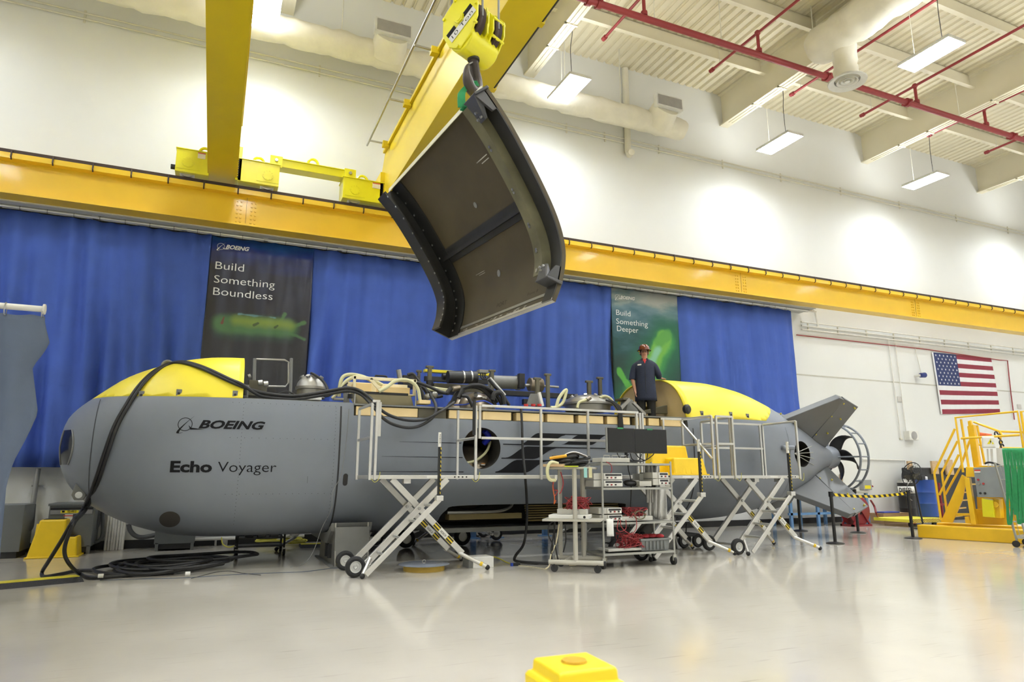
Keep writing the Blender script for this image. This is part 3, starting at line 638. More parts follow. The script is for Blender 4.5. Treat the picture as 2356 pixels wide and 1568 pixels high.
mbs = MB(); band(2.38, 4.45, 4.86, 4.98, 5.38, 8.1, 1.603, 1.795); build(mbs, 'hull_stripe', M_decal, body, 0, fix=False)
mbs = MB(); band(2.2, 4.28, 4.68, 4.82, 5.2, 8.1, 1.375, 1.57); build(mbs, 'hull_stripe', M_decal, body, 0, fix=False)
mbs = MB(); e_ = lambda t: t*t*(3-2*t); zz = [1.84+.18*i/24 for i in range(25)]
inv = lambda v: .5-math.sin(math.asin(1-2*min(max(v, 0), 1))/3)
strip_on(mbs, [(5.5+.40*inv((z-1.84)/.18), z) for z in zz], [(6.08+.36*inv((z-1.84)/.18), z) for z in zz], hull_y); build(mbs, 'hull_stripe', M_decal, body, 0, fix=False)
mb = MB(); company_logo(mb, -.53, 1.965, .66, .115, hull_y); build(mb, 'maker_lettering', M_decal, body, 0, fix=False)
build(text_on(MB(), 'Echo', -.53, 1.36, -.0, .15, hull_y, .038), 'name_lettering', M_decal, body, 0, fix=False); build(text_on(MB(), 'Voyager', .072, 1.36, .852, .15, hull_y, -.006), 'name_lettering', M_decal, body, 0, fix=False)
for k, (x0, x1, z, n) in enumerate(((.2, 1.65, 2.345, 18), (.2, 1.65, 1.84, 16), (.2, 1.65, 1.05, 17))):  # rivet rows
    mb = MB()
    for i in range(n):
        x = x0+(x1-x0)*i/(n-1); strip_on(mb, [(x-.004, z-.004), (x+.004, z-.004)], [(x-.004, z+.004), (x+.004, z+.004)], hull_y)
    build(mb, 'rivet_row', M_seam, body, 0, fix=False)
for x in (.35, 1.66):
    mb = MB()
    for i in range(34):
        z = .62+1.7*i/33; strip_on(mb, [(x-.004, z-.004), (x+.004, z-.004)], [(x-.004, z+.004), (x+.004, z+.004)], hull_y)
    build(mb, 'rivet_row', M_seam, body, 0, fix=False)
c = (1.85, 1.25); cr = [(.035*math.cos(a*math.pi/8), .035*math.sin(a*math.pi/8)) for a in range(17)]
build(poly_on(MB(), [(c[0]+x, c[1]+.055+z) for x, z in cr[:9]]+[(c[0]+x, c[1]-.055+z) for x, z in cr[8:]], hull_y), 'recessed_slot', M_blk, body, 0, fix=False)
mb = MB(); rg = [[(-.487+.135*k/6*math.cos(i*math.pi/16), .705+.115*k/6*math.sin(i*math.pi/16)) for i in range(33)] for k in range(7)]
for k in range(6): strip_on(mb, rg[k], rg[k+1], lambda x, z: hull_y(x, z, .01))
bmesh.ops.remove_doubles(mb.bm, verts=mb.bm.verts, dist=1e-5); build(mb, 'round_cover', mat('cover_brown', (.055, .048, .042), .6), body, 0, fix=False)
mb = MB(); N = 40                                    # raised rim about the port
strip_on(mb, [(4.03+.365*math.cos(2*math.pi*i/N), 1.752+.365*math.sin(2*math.pi*i/N)) for i in range(N+1)], [(4.03+.336*math.cos(2*math.pi*i/N), 1.752+.336*math.sin(2*math.pi*i/N)) for i in range(N+1)], lambda x, z: hull_y(x, z, .006)); build(mb, 'port_rim', mat('hull_grey', 0), body, 0, fix=False)
build(MB().ball((4.1, 11.25, 1.28), .55, 28), 'pressure_sphere', M_ti, sub, 60); build(MB().ball((4.2, 11.45, 2.3), .5, 28), 'pressure_sphere', M_ti, sub, 60)
build(MB().tube([(3.7, 10.55, 1.5), (4.0, 10.6, 1.56), (4.25, 10.7, 1.75), (4.4, 10.9, 2.05)], .022, 8, smooth=6), 'hose', M_hose, sub)
build(MB().tube([(4.15, 10.6, 2.05), (4.25, 10.65, 1.95), (4.2, 10.75, 1.85)], .05, 10, smooth=5), 'cable_boot', mat('boot_blue', (.01, .02, .35), .5), sub)
M_tagw = mat('tag_white', (.75, .74, .70), .6); M_tago = mat('tag_orange', (.75, .32, .06), .6)
for x, z in ((3.87, 1.5), (4.17, 1.5)):
    tg = build(MB().box((x-.035, 10.71, z-.02), (x+.035, 10.72, z+.02)), 'caution_tag', M_tagw, sub, 0); build(MB().box((x-.035, 10.707, z+.004), (x+.035, 10.709, z+.02)), 'tag_band', M_tago, tg, 0)
build(MB().cyl((4.02, 10.66, 1.53), (4.02, 10.75, 1.53), .03), 'connector', M_steel, sub)
# things inside the lower hatch
build(MB().box((3.6, 10.75, .6), (4.9, 10.95, .69)), 'ballast_tray', mat('brass_olive', (.20, .15, .05), .5), sub, 0)
for i in range(7): build(MB().cyl((5.0, 10.75+.02*i, .56+i*.04), (6.9, 10.75+.02*i, .56+i*.04), .014, n=8), 'stacked_tube', mat('brass_olive', 0), sub)
build(MB().tube([(3.55, 10.7, .72), (4.1, 10.72, .72), (4.5, 10.75, .73), (4.75, 10.85, .8), (4.78, 10.9, .95)], .025, 8, smooth=5), 'pipe', M_tig, sub)
build(MB().box((3.3, 10.75, .40), (7.2, 12.8, .47)), 'keel_tray', M_mid, sub, 0)
# nose window, lifting eye below the nose, lugs, latches
gp = [(-1.955, 1.93), (-1.90, 1.95), (-1.83, 1.90), (-1.80, 1.80), (-1.80, 1.62), (-1.83, 1.50), (-1.90, 1.44), (-1.96, 1.50), (-1.985, 1.62), (-1.985, 1.80)]
mb = MB(); L = [(-2.0+.03*abs(i-6)/6, 1.46+.48*i/12) for i in range(13)]; R_ = [(-1.79-.05*(abs(i-6)/6)**2, 1.46+.48*i/12) for i in range(13)]
C_ = [[(l[0]+(r[0]-l[0])*k/5, l[1]) for l, r in zip(L, R_)] for k in range(6)]
for k in range(5): strip_on(mb, C_[k], C_[k+1], lambda x, z: hull_y(x, z, .006))
bmesh.ops.remove_doubles(mb.bm, verts=mb.bm.verts, dist=1e-5); build(mb, 'nose_window', mat('window_black', (.012, .012, .014), .12, var=.02, spec=.35), body, 60)
for X_ in (C_[0], C_[5]): build(MB().tube([(x, hull_y(x, z, .006), z) for x, z in X_], .012, 6), 'window_frame', M_mid, body)
P = lambda px, py, Y=11.4: at(px, py, Y=Y)
lg = P(181, 1138, 11.2)
build(MB().prism([lg+Vector((-.05, 0, -.07)), lg+Vector((.06, 0, -.07)), lg+Vector((.09, 0, 0)), lg+Vector((.05, 0, .2)), lg+Vector((-.04, 0, .22)), lg+Vector((-.09, 0, 0))], (0, .05, 0)), 'towing_eye', M_mid, sub, 0, bevel=.01)
build(MB().cyl(lg+Vector((0, -.002, 0)), lg+Vector((0, .052, 0)), .045, n=20), 'eye_hole', M_wall, sub)
def latch(x, z, par):
    y = hull_y(x, z, 0); l_ = build(MB().box((x-.035, y-.008, z-.05), (x+.035, y+.06, z+.05)), 'latch_plate', M_mid, par, 0, bevel=.004); build(MB().cyl((x, y-.016, z-.01), (x, y, z-.01), .018, n=12), 'latch_bolt', M_blk, l_)
for px, py in ((321, 902), (411, 901), (541, 906)): q = at(px, py, Y=10.5); latch(q.x, q.z, nose)
for px, py in ((1613, 951), (1680, 953), (1720, 957)): q = at(px, py, Y=10.5); latch(q.x, q.z, tail)
q = at(1697, 916, Y=11.7); build(MB().prism([q+Vector((-.09, -.03, -.1)), q+Vector((.09, -.03, -.16)), q+Vector((.05, -.03, .06)), q+Vector((.01, -.03, .1)), q+Vector((-.05, -.03, .06))], (0, .06, 0)), 'lifting_lug', M_mid, tail, 0, bevel=.01)
build(MB().cyl(q+Vector((0, -.04, .02)), q+Vector((0, .04, .02)), .03), 'lug_hole', M_blk, tail)
q = at(385, 840, Y=11.55); build(MB().tube([q+Vector((.07*math.cos(a*math.pi/7), .02, .07*math.sin(a*math.pi/7))) for a in range(14)], .024, 8, closed=True), 'lifting_lug', M_mid, nose)
build(MB().box((10.62, 10.44, 1.83), (10.95, 10.6, 1.92)), 'vent_cover', M_hull, body, bevel=.03)
# tail: four fins with rudders, tunnel thruster, propeller, guard
ZAX = 1.74
def fin(sy, sz):
    def pt(x, s, o): return Vector((x, D+sy*s, ZAX+sz*s))+Vector((0, -sz*sy*.7071, .7071))*o
    def plate(poly, th, name, m, par):
        mb = MB(); n = len(poly); a = [mb.bm.verts.new(pt(x, s, -th*(1 if e else .15)/2)) for x, s, e in poly]; b = [mb.bm.verts.new(pt(x, s, th*(1 if e else .15)/2)) for x, s, e in poly]
        mb.join(a, b); mb.f(a[::-1]); mb.f(b); return build(mb, name, m, par, 30, bevel=.012)
    f = plate([(11.0, .78, .6), (11.2, .79, 1), (12.37, 1.27, 1), (12.55, 1.24, 1), (12.33, .42, 1), (12.0, .42, 1), (11.3, .6, 1)], .13, 'fin', M_fin, sub)
    r = plate([(12.56, 1.25, 1), (13.19, 1.09, 0), (13.04, .17, 0), (12.36, .40, 1)], .11, 'rudder', M_fin, f)
    for x, s in ((12.62, 1.16), (13.05, 1.08), (12.52, .9), (12.85, .85), (12.42, .52), (12.75, .55), (12.7, .3)):
        build(MB().cyl(pt(x, s, -.062), pt(x, s, .062), .018, n=10), 'bolt_washer', mat('washer_yellow', (.6, .5, .05), .5), r)
for sy, sz in ((-1, 1), (-1, -1), (1, -1), (1, 1)): fin(sy, sz)
build(MB().lathe([(.0, 0), (.27, 0), (.26, .28), (.245, .32), (.2, .34), (0, .34)], (13.17, D, ZAX), (1, 0, 0), 32), 'tail_cone', M_hull, sub)
pp = build(MB().lathe([(0, 0), (.13, 0), (.12, .12), (.06, .2), (0, .22)], (13.51, D, ZAX), (1, 0, 0), 24), 'propeller', M_tig, sub)
for k in range(5):
    a0 = k*2*math.pi/5+.35; mb = MB()
    def blade(u, v):
        r = .1+.55*u; wd = (.08+.13*math.sin(math.pi*min(1, u*.9+.12)))*(1-.55*u**3); a = a0+.75*u*u+(v-.5)*wd/r*1.3
        return (13.58+(v-.5)*.16*(1-.4*u)+.06*u, D+r*math.cos(a), ZAX+r*math.sin(a))
    build(mb.grid(blade, 12, 5), 'blade', M_blk, pp, 80, thick=.018)
for xg in (13.5, 13.76): build(MB().tube([(xg, D+.77*math.cos(2*math.pi*i/56), ZAX+.77*math.sin(2*math.pi*i/56)) for i in range(56)], .026, 8, closed=True), 'guard_ring', M_hull, sub)
for i in range(16):
    a = 2*math.pi*i/16; build(MB().cyl((13.5, D+.77*math.cos(a), ZAX+.77*math.sin(a)), (13.76, D+.77*math.cos(a), ZAX+.77*math.sin(a)), .016, n=6), 'guard_tie', M_hull, sub)
for k in range(4):
    a = math.pi/2*k+math.pi; build(MB().cyl((13.38, D+.24*math.cos(a), ZAX+.24*math.sin(a)), (13.5, D+.77*math.cos(a), ZAX+.77*math.sin(a)), .018, n=6), 'guard_arm', M_hull, sub)
dv = Vector((.85, 2.3, 0)).normalized(); tc_ = Vector((11.52, 11.05, 1.76))
tr = build(MB().cyl(tc_+dv*.1, tc_+dv*.3, .07, n=16), 'tunnel_thruster', M_blk, sub)
sd = Vector((dv.y, -dv.x, 0))
for k in range(5):
    a = k*2*math.pi/5+.3; e1, e2 = sd*math.cos(a)+Vector((0, 0, math.sin(a))), sd*math.cos(a+.5)+Vector((0, 0, math.sin(a+.5)))
    mb = MB(); mb.f([mb.bm.verts.new(p) for p in (tc_+dv*.2+e1*.06, tc_+dv*.2+e1*.24, tc_+dv*.26+e2*.24, tc_+dv*.26+e2*.06)]); build(mb, 'thruster_blade', M_tig, tr, 0, thick=.01)
for k in (-.5, -.2, .1, .4): build(MB().tube([(11.05, hull_y(11.05, 1.76, .01), 1.76), (11.82, hull_y(11.82, 1.76+k*.45, .03), 1.76+k*.45)], .009, 5), 'guard_rod', M_tig, tr)
# ---- foam blocks and the open deck
build(MB().box((1.95, 10.62, 2.2), (8.22, 13.0, 2.385)), 'deck_frame', M_olive, sub, 0)
build(MB().box((1.93, 10.43, 2.375), (8.24, 10.62, 2.40)), 'deck_edge', M_mid, sub, 0)
build(MB().box((1.93, 10.45, 2.2), (8.24, 10.62, 2.215)), 'deck_edge', M_olive, sub, 0)
for x0, x1 in ((819, 961), (1033, 1101), (1111, 1176), (1188, 1250), (1259, 1319), (1330, 1387), (1396, 1420), (1428, 1448), (1464, 1484), (1491, 1515), (1521, 1568)):
    a, b = at(x0, 945, Y=10.46).x, at(x1, 945, Y=10.46).x; build(MB().box((a, 10.452, 2.222), (b, 10.7, 2.362)), 'foam_block', M_foam, sub, 0, bevel=.006)
build(MB().box((at(963, 940, Y=10.46).x, 10.47, 2.22), (at(1027, 940, Y=10.46).x, 10.6, 2.37)), 'access_plate', M_olive, sub, 0)
build(MB().box((.36, 10.55, 2.39), (1.9, 13.0, 2.425)), 'deck_ledge', M_mid, sub, 0)
# ---- equipment standing on the open deck
def seg(name, a, b, r, Y, m, n=16, par=None, Y2=None): return build(MB().cyl(P(*a, Y), P(*b, Y if Y2 is None else Y2), r, n=n), name, m, par or sub)
def pbox(name, a, b, Y, dep, m, par=None, bevel=.006):
    p, q = P(*a, Y), P(*b, Y); return build(MB().box(p, (q.x, q.y+dep, q.z)), name, m, par or sub, 0, bevel=bevel)
def phose(name, pts, r, m, Y=11.2, n=8, par=None): return build(MB().tube([P(x, y, Y) if len(p_) == 2 else P(x, y, p_[2]) for p_ in pts for x, y in [p_[:2]]], r, n, smooth=7), name, m, par or sub)
def dome(name, px, ytop, yring, ybase, halfw, Y, m, squash=1.0, studs=8):
    c = P(px, yring, Y); r = abs(P(px+halfw, yring, Y).x-c.x)*.93; h = P(px, ytop, Y).z-c.z; zb = P(px, ybase, Y).z-c.z
    prof = [(0, h)]+[(r*.93*math.sin(a*math.pi/20), h*math.cos(a*math.pi/20)) for a in range(1, 10)]+[(r*.95, .012), (r, .01), (r, -.03), (r*.9, -.04), (r*.88, min(zb, -.05))]
    d = build(MB().lathe(prof, c, n=36), name, m, sub, 30)
    for k in range(studs):
        a = 2*math.pi*k/studs+.3; e = c+Vector((r*.62*math.cos(a), r*.62*math.sin(a), h*.76)); nv = Vector((math.cos(a)*.6, math.sin(a)*.6, .8)); build(MB().cyl(e-nv*.02, e+nv*.03, .035, n=12), 'dome_fitting', M_steel, d)
    return d
dome('pressure_dome', 716, 862, 892, 916, 39, 11.5, M_tig)
dome('pressure_dome', 1352, 908, 929, 946, 54, 11.6, M_tig, studs=10)
d2 = P(1094, 940, 11.2); build(MB().lathe([(0, .28), (.12, .27), (.25, .2), (.33, .08), (.36, -.1)], d2, (0, -.6, .8), 32), 'pressure_dome', M_ti, sub, 30)
for k, (px, py) in enumerate(((1060, 912), (1115, 914))):
    c = P(px, py, 10.98); build(MB().box(c-Vector((.04, .005, .02)), c+Vector((.04, .005, .02))), 'caution_tag', M_tagw, sub, 0)
seg('connector', (1095, 905), (1095, 909), .035, 10.95, M_steel, Y2=10.9)
pbox('bracket', (557, 884), (571, 914), 10.75, .12, M_mid); seg('clamp', (562, 895), (562, 908), .035, 10.7, M_blk)
pbox('valve_block', (573, 873), (613, 911), 11.1, .4, M_olive); seg('valve', (594, 880), (604, 879), .04, 11.0, M_steel); seg('valve', (607, 883), (617, 882), .04, 11.0, M_steel); seg('valve', (571, 866), (577, 864), .035, 11.3, M_steel)
for x in (586, 670): seg('frame_post', (x-2, 905), (x, 824), .03, 12.4, M_mid, 6)
build(MB().tube([P(590, 826, 12.4), P(655, 828, 12.4), P(664, 833, 12.4), P(664, 880, 12.4), P(657, 889, 12.4), P(592, 888, 12.4)], .02, 8), 'frame_loop', M_tig, sub)
phose('control_line', [(600, 905), (625, 910), (660, 900), (690, 912), (720, 908)], .012, M_blk, 11.0); phose('control_line', [(690, 915), (730, 905), (750, 912), (775, 900), (800, 880)], .012, M_blk, 10.9)
pbox('white_casting', (696, 912), (740, 920), 10.75, .3, M_tagw); pbox('clip_rail', (768, 914), (791, 920), 10.6, .1, M_tig)
phose('dome_lead', [(716, 858, 11.4), (725, 862, 11.3), (742, 875, 11.2), (752, 890, 11.1), (755, 905, 11)], .022, M_cable)
for k in range(3): seg('red_cap', ((738, 777, 801)[k], (908, 902, 891)[k]), ((743, 782, 805)[k], (907, 901, 891)[k]), .018, 10.8, mat('cap_red', (.55, .03, .03), .5), 8)
# cream tray with ribs, trough and buoyancy hoses
A0, A1 = P(812, 900, 10.75), P(955, 908, 10.75)
tray = build(MB().box((A0.x, 10.75, A0.z-.02), (A1.x, 11.3, A0.z+.0)).box((A0.x, 11.25, A0.z), (A1.x, 11.33, A0.z+.22)), 'equipment_tray', M_cream, sub, 0, bevel=.006)
build(MB().prism([(A0.x+.03, 10.76, A0.z-.02), (A0.x+.12, 10.9, A0.z-.17), (A0.x+.12, 11.2, A0.z-.17), (A0.x+.03, 11.3, A0.z-.02)], (A1.x-A0.x-.1, 0, 0)), 'trough', M_cream, tray, 30)
build(MB().box((A0.x-.02, 10.74, A0.z+.2), (A1.x+.02, 10.79, A0.z+.25)), 'top_rail', M_cream, tray, 0, bevel=.005); build(MB().box((A0.x+.1, 10.735, A0.z-.03), (A1.x-.12, 10.75, A0.z+.01)), 'dark_strip', M_blk, tray, 0)
for x in (A0.x, A1.x-.03): build(MB().box((x, 10.74, A0.z-.02), (x+.04, 10.8, A0.z+.25)), 'upright', M_cream, tray, 0, bevel=.004)
build(MB().bar((A0.x+.27, 10.76, A0.z+.22), (A0.x+.48, 10.76, A0.z+.0), .04, .05), 'brace', M_cream, tray, 0); build(MB().box((A0.x+.05, 10.9, A0.z), (A0.x+.33, 11.2, A0.z+.17)), 'foam_insert', M_foam, tray, 0, bevel=.01); build(MB().box((A1.x-.55, 10.85, A0.z), (A1.x-.06, 11.2, A0.z+.12)), 'foam_insert', M_foam, tray, 0, bevel=.01)
for x in (A0.x+.02, A1.x-.0): build(MB().cyl((x, 10.7, A0.z-.2), (x, 10.7, A0.z+.03), .014, n=8), 'strut', M_steel, tray)
seg('control_post', (797, 930), (797, 888), .05, 10.75, M_mid, 8); seg('control_knob', (806, 906), (806, 916), .04, 10.65, M_blk)
H = M_hose
phose('hose', [(780, 912), (781, 893), (788, 868), (806, 861), (835, 866), (860, 878)], .03, H, 11.05); phose('hose', [(783, 895), (797, 876), (820, 866), (850, 871), (880, 885)], .03, H, 10.98)
phose('hose', [(872, 900), (890, 890), (908, 877), (930, 873), (950, 880), (962, 896), (966, 918), (970, 928)], .03, H, 10.68); phose('hose', [(764, 916), (775, 905), (785, 895), (782, 890)], .025, H, 10.9)
for i in range(3): phose('hose', [(975, 886+i*3), (1000, 892+i*3), (1030, 896+i*2)], .022, H, 11.1)
phose('handle', [(863, 880), (864, 865), (870, 864), (886, 865), (890, 868), (890, 876)], .016, M_blk, 11.5); seg('lug_plate', (917, 850), (921, 874), .045, 11.6, M_tig, 8)
pbox('foam_insert', (965, 919), (991, 929), 10.6, .2, M_foam)
for k, pts in enumerate(([(938, 862), (950, 860), (960, 872), (975, 890), (990, 905), (1005, 912), (1018, 910)], [(962, 885), (975, 893), (985, 908), (1000, 918)], [(930, 876), (955, 878), (985, 888), (1012, 900), (1030, 905)], [(965, 890), (972, 905), (975, 925)])): phose('cable_loom', pts, .028, M_cable, 11.0-.1*k)
for x, y in ((983, 912), (1000, 908)): c = P(x, y, 10.9); build(MB().ball(c, .06, 10), 'fitting', M_tig, sub)
pbox('dark_housing', (928, 862), (962, 890), 11.8, .4, M_blk); pbox('olive_deck_plate', (1000, 880), (1125, 905), 11.7, .5, M_olive)
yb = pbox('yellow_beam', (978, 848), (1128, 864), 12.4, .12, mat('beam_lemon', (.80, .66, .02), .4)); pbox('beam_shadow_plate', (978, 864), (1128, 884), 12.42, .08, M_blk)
def tpost(px, ytop, ybot, Y, w_=.10):
    a, b = P(px, ytop, Y), P(px+1, ybot, Y); t_ = build(MB().box((a.x-w_, Y-.03, a.z-.045), (a.x+w_, Y+.03, a.z)).box((a.x-w_*.5, Y-.03, b.z), (a.x+w_*.5, Y+.03, a.z-.04)), 't_post', M_olive, sub, 0, bevel=.01); return t_
tpost(989, 841, 888, 11.9, .075); tpost(964, 851, 890, 12.1, .05); tpost(1132, 850, 900, 11.9, .07); tpost(1236, 868, 935, 11.2, .075); tpost(1260, 859, 940, 11.35, .07); tpost(1355, 875, 914, 11.5, .08); tpost(1380, 867, 920, 12.0, .075)
seg('black_block', (989, 875), (989, 890), .07, 11.8, M_blk, 8)
cyl_ = seg('instrument_cylinder', (1030, 867), (1096, 868), .115, 11.4, M_blk, 28)
for a, b in ((1063, 1066), (1081, 1084)): seg('band', (a, 867), (b, 867), .119, 11.4, M_steel, 28, cyl_)
seg('cylinder_stub', (1018, 866), (1030, 866), .06, 11.6, M_blk)
seg('shaft', (1096, 868), (1112, 868), .015, 11.4, M_steel); pbox('junction_box', (1103, 849), (1124, 858), 11.3, .15, M_mid)
for k in range(3): phose('lead', [(1106+5*k, 857), (1107+5*k, 868), (1115+5*k, 872), (1125, 866), (1128, 858)], .014, M_cable, 11.25)
for k, pts in enumerate(([(1045, 925), (1055, 900), (1080, 888), (1110, 890), (1132, 905), (1145, 925)], [(1040, 930), (1050, 905), (1075, 890), (1105, 893), (1130, 915), (1140, 932)], [(1060, 895), (1085, 886), (1112, 888), (1140, 905), (1155, 930)])): phose('cable_loom', pts, .034, M_cable, 11.0-.06*k)
phose('cable_loom', [(1125, 872), (1140, 890), (1155, 905), (1165, 922), (1172, 932)], .03, M_cable, 10.9); phose('elbow_hose', [(1133, 920), (1138, 905), (1150, 903), (1157, 912), (1160, 930)], .045, M_cable, 10.8)
seg('actuator', (1125, 870), (1160, 910), .045, 11.1, M_tig, 12); seg('connector', (1028, 905), (1038, 892), .04, 10.8, M_blk); seg('connector', (1055, 915), (1065, 895), .04, 10.75, M_blk); seg('connector_body', (1042, 894), (1058, 892), .05, 10.85, M_ti)
phose('blue_lead', [(1045, 931), (1070, 930), (1090, 925), (1115, 922), (1135, 932)], .012, mat('lead_blue', (.02, .06, .4), .5), 10.75)
phose('lead', [(1062, 910), (1075, 912), (1083, 925), (1087, 935)], .03, M_cable, 10.7)
gc = seg('winch_cylinder', (1128, 878), (1190, 880), .13, 12.0, M_mid, 24); seg('flange', (1188, 880), (1194, 880), .15, 12.0, M_tig, 24, gc); pbox('cover_plate', (1195, 858), (1208, 893), 11.8, .1, M_blk)
mt = seg('motor', (1218, 884), (1246, 886), .13, 11.6, M_ti, 24); seg('shaft', (1208, 886), (1220, 886), .03, 11.6, M_steel, par=mt); seg('shaft', (1245, 887), (1285, 890), .022, 11.6, M_tig, par=mt)
pbox('long_black_beam', (1160, 897), (1328, 917), 12.5, .15, M_blk); pbox('beam_foot', (1205, 917), (1215, 930), 12.5, .1, M_blk)
build(MB().prism([P(1213, 932, 11.0), P(1222, 905, 11.0), P(1245, 905, 11.0), P(1250, 932, 11.0)], (0, .05, 0)), 'gusset', M_mid, sub, 0); build(MB().bar(P(1240, 902, 10.9), P(1248, 934, 10.9), .05, .05), 'strut', M_tagw, sub, 0)
for x in (1210, 1227, 1241): seg('red_cap', (x, 934), (x, 929), .04, 10.7, mat('cap_red', 0), 10)
phose('hose', [(1267, 937), (1280, 936), (1295, 925), (1303, 900), (1301, 897), (1293, 905), (1285, 918), (1280, 935)], .03, H, 10.9); phose('hose', [(1328, 938), (1332, 926), (1345, 920), (1352, 918)], .026, H, 10.9)
phose('hose', [(1380, 915), (1392, 911), (1405, 917), (1413, 930), (1420, 940)], .03, H, 11.2); seg('connector', (1350, 919), (1358, 914), .04, 10.9, M_ti)
for k in range(4): phose('lead', [(1394+3*k, 920), (1408+2*k, 925), (1418+3*k, 936), (1424+2*k, 950), (1424+3*k, 985)], .016, M_cable, 10.4)
# frame and cross beam before the tail fairing
build(MB().bar(P(1425, 942, 10.8), P(1448, 918, 10.8), .05, .06), 'strut', M_tig, sub, 0); build(MB().bar(P(1456, 925, 10.7), P(1484, 953, 10.7), .05, .05), 'strut', M_tig, sub, 0)
build(MB().prism([P(1440, 950, 10.85), P(1445, 918, 10.85), P(1455, 918, 10.85), P(1470, 948, 10.85)], (0, .25, 0)), 'side_bracket', M_mid, sub, 0, bevel=.01); pbox('bracket_cap', (1434, 914), (1451, 920), 10.8, .3, M_olive)
build(MB().prism([P(1480, 950, 11.1), P(1484, 943, 11.1), P(1550, 928, 11.1), P(1576, 925, 11.1), P(1582, 952, 11.1)], (0, .12, 0)), 'cross_beam', M_olive, sub, 0, bevel=.008)
pbox('beam_cap', (1551, 921), (1568, 927), 11.05, .2, M_mid); kb = P(1580, 941, 10.5); build(MB().lathe([(0, -.05), (.07, -.05), (.095, -.02), (.095, .03), (.06, .06), (0, .06)], kb, (.3, -1, 0), 20), 'bumper_knob', M_blk, sub)
build(MB().prism([P(1503, 876, 11.5), P(1513, 876, 11.5), P(1513, 918, 11.5), P(1522, 934, 11.5), P(1503, 936, 11.5)], (0, .12, 0)), 'upright_bracket', M_olive, sub, 0, bevel=.01)
pbox('tread_plate', (1478, 934), (1504, 945), 11.3, .3, mat('tread_yellow', (.45, .38, .06), .6))
# ================================================================= hook block, sling and the hanging fairing panel
hb = thing('hook_block', 'bright yellow ten ton hook block hanging on wire ropes from the crane', 'crane hook', (1.85, 5.07, 4.65))
C0 = Vector((1.85, 5.07, 5.22)); ca, sa = math.cos(.5), math.sin(.5)
def hl(x, y, z): return Vector((C0.x+ca*x-sa*y, C0.y+sa*x+ca*y, C0.z+z))
hx = (ca, sa, 0)
oct_ = [(-.09, .25), (.08, .25), (.21, .13), (.21, -.06), (.13, -.2), (.0, -.265), (-.13, -.16), (-.2, -.02), (-.2, .12)]
for x, nm in ((-.185, 'side_plate'), (-.02, 'side_plate'), (.05, 'side_plate'), (.185, 'side_plate')):
    sc_ = 1 if abs(x) > .1 else .93
    sp_ = build(MB().prism([hl(x, y*sc_, z*sc_) for y, z in oct_], Vector(hx)*.018), nm, M_lemon, hb, 0, bevel=.006)
    if x == -.185: lp = sp_
for x in (-.1, .125): build(MB().cyl(hl(x-.035, 0, .02), hl(x+.035, 0, .02), .19, n=32), 'sheave', M_rail, hb); build(MB().lathe([(.19, -.04), (.205, -.03), (.185, 0), (.205, .03), (.19, .04)], hl(x, 0, .02), hx, 32), 'sheave_rim', M_rail, hb)
build(MB().cyl(hl(-.215, 0, .03), hl(.22, 0, .03), .035, n=10), 'axle', M_lemon, hb); build(MB().cyl(hl(-.21, 0, .03), hl(-.19, 0, .03), .055, n=6), 'axle_nut', M_lemon, hb)
build(MB().cyl(hl(-.17, 0, -.14), hl(.19, 0, -.14), .135, n=28), 'crosshead', M_lemon, hb, bevel=.01); build(MB().box(hl(-.03, -.2, -.12), hl(.06, .0, -.02)), 'spacer', M_lemon, hb, 0, bevel=.006); build(MB().box(hl(-.03, -.19, .06), hl(.06, .0, .15)), 'spacer', M_lemon, hb, 0, bevel=.006)
for y, z in ((-.07, .235), (.06, .235), (.19, .1), (-.185, .1), (-.17, -.07), (.02, -.235)):
    for x0, x1 in ((-.2, -.16), (.05, .21)): build(MB().cyl(hl(x0, y, z), hl(x1, y, z), .014, n=8), 'tie_bolt', M_lemon, hb)
def lbl(y0, z0, y1, z1, x=-.19): return [hl(x, y0, z0), hl(x, y1, z0), hl(x, y1, z1), hl(x, y0, z1)]
th_ = .0
def lr(y, z, x): return hl(x, -.03-(y*.82-z*.57), -.045+(y*.57+z*.82))
lw = build(MB().prism([lr(y, z, -.188) for y, z in ((-.17, -.035), (.17, -.035), (.17, .035), (-.17, .035))], Vector(hx)*-.003), 'capacity_label', M_tagw, lp, 0)
mb = MB(); text_on(mb, '10 Ton', -.14, -.022, .14, .045, None, -.01, flat=lambda x, z: lr(x, z, -.193)); build(mb, 'label_lettering', M_decal, lp, 0, fix=False)
for a, b in ((-.17, -.06), (.06, .17)): build(MB().prism([lr(y, z, -.188) for y, z in ((a, .04), (b, .04), (b, .085), (a, .085))], Vector(hx)*-.003), 'maker_plate', M_decal, lp, 0)
for x, y in ((-.1, -.185), (-.1, .185), (.125, -.185), (.125, .185)): q = hl(x, y, .02); build(MB().cyl(q, (q.x, q.y, 8.3), .011, n=8), 'wire_rope', M_mid, hb)
M_hook = mat('hook_iron', (.075, .062, .055), .45, metal=.5)
build(MB().cyl(hl(0, 0, -.285), hl(0, 0, -.2), .055, n=20), 'hook_collar', M_dark, hb)
hk = [(0, .0, -.18), (0, -.005, -.27), (.02, -.05, -.36), (.03, -.095, -.44), (.02, -.085, -.53), (0, -.02, -.585), (0, .05, -.56), (.0, .09, -.48), (0, .095, -.40), (0, .07, -.35)]
hkr = lambda t: .034+.018*math.sin(math.pi*min(1, t*1.05))-(.026*max(0, t-.75)/.25)
build(MB().tube([hl(-y*.9, x, z) for x, y, z in hk], hkr, 14, smooth=6), 'hook', M_hook, hb)
build(MB().bar(hl(.0, .0, -.3), hl(-.085, .01, -.375), .03, .012), 'safety_latch', M_steel, hb, 0, bevel=.003)
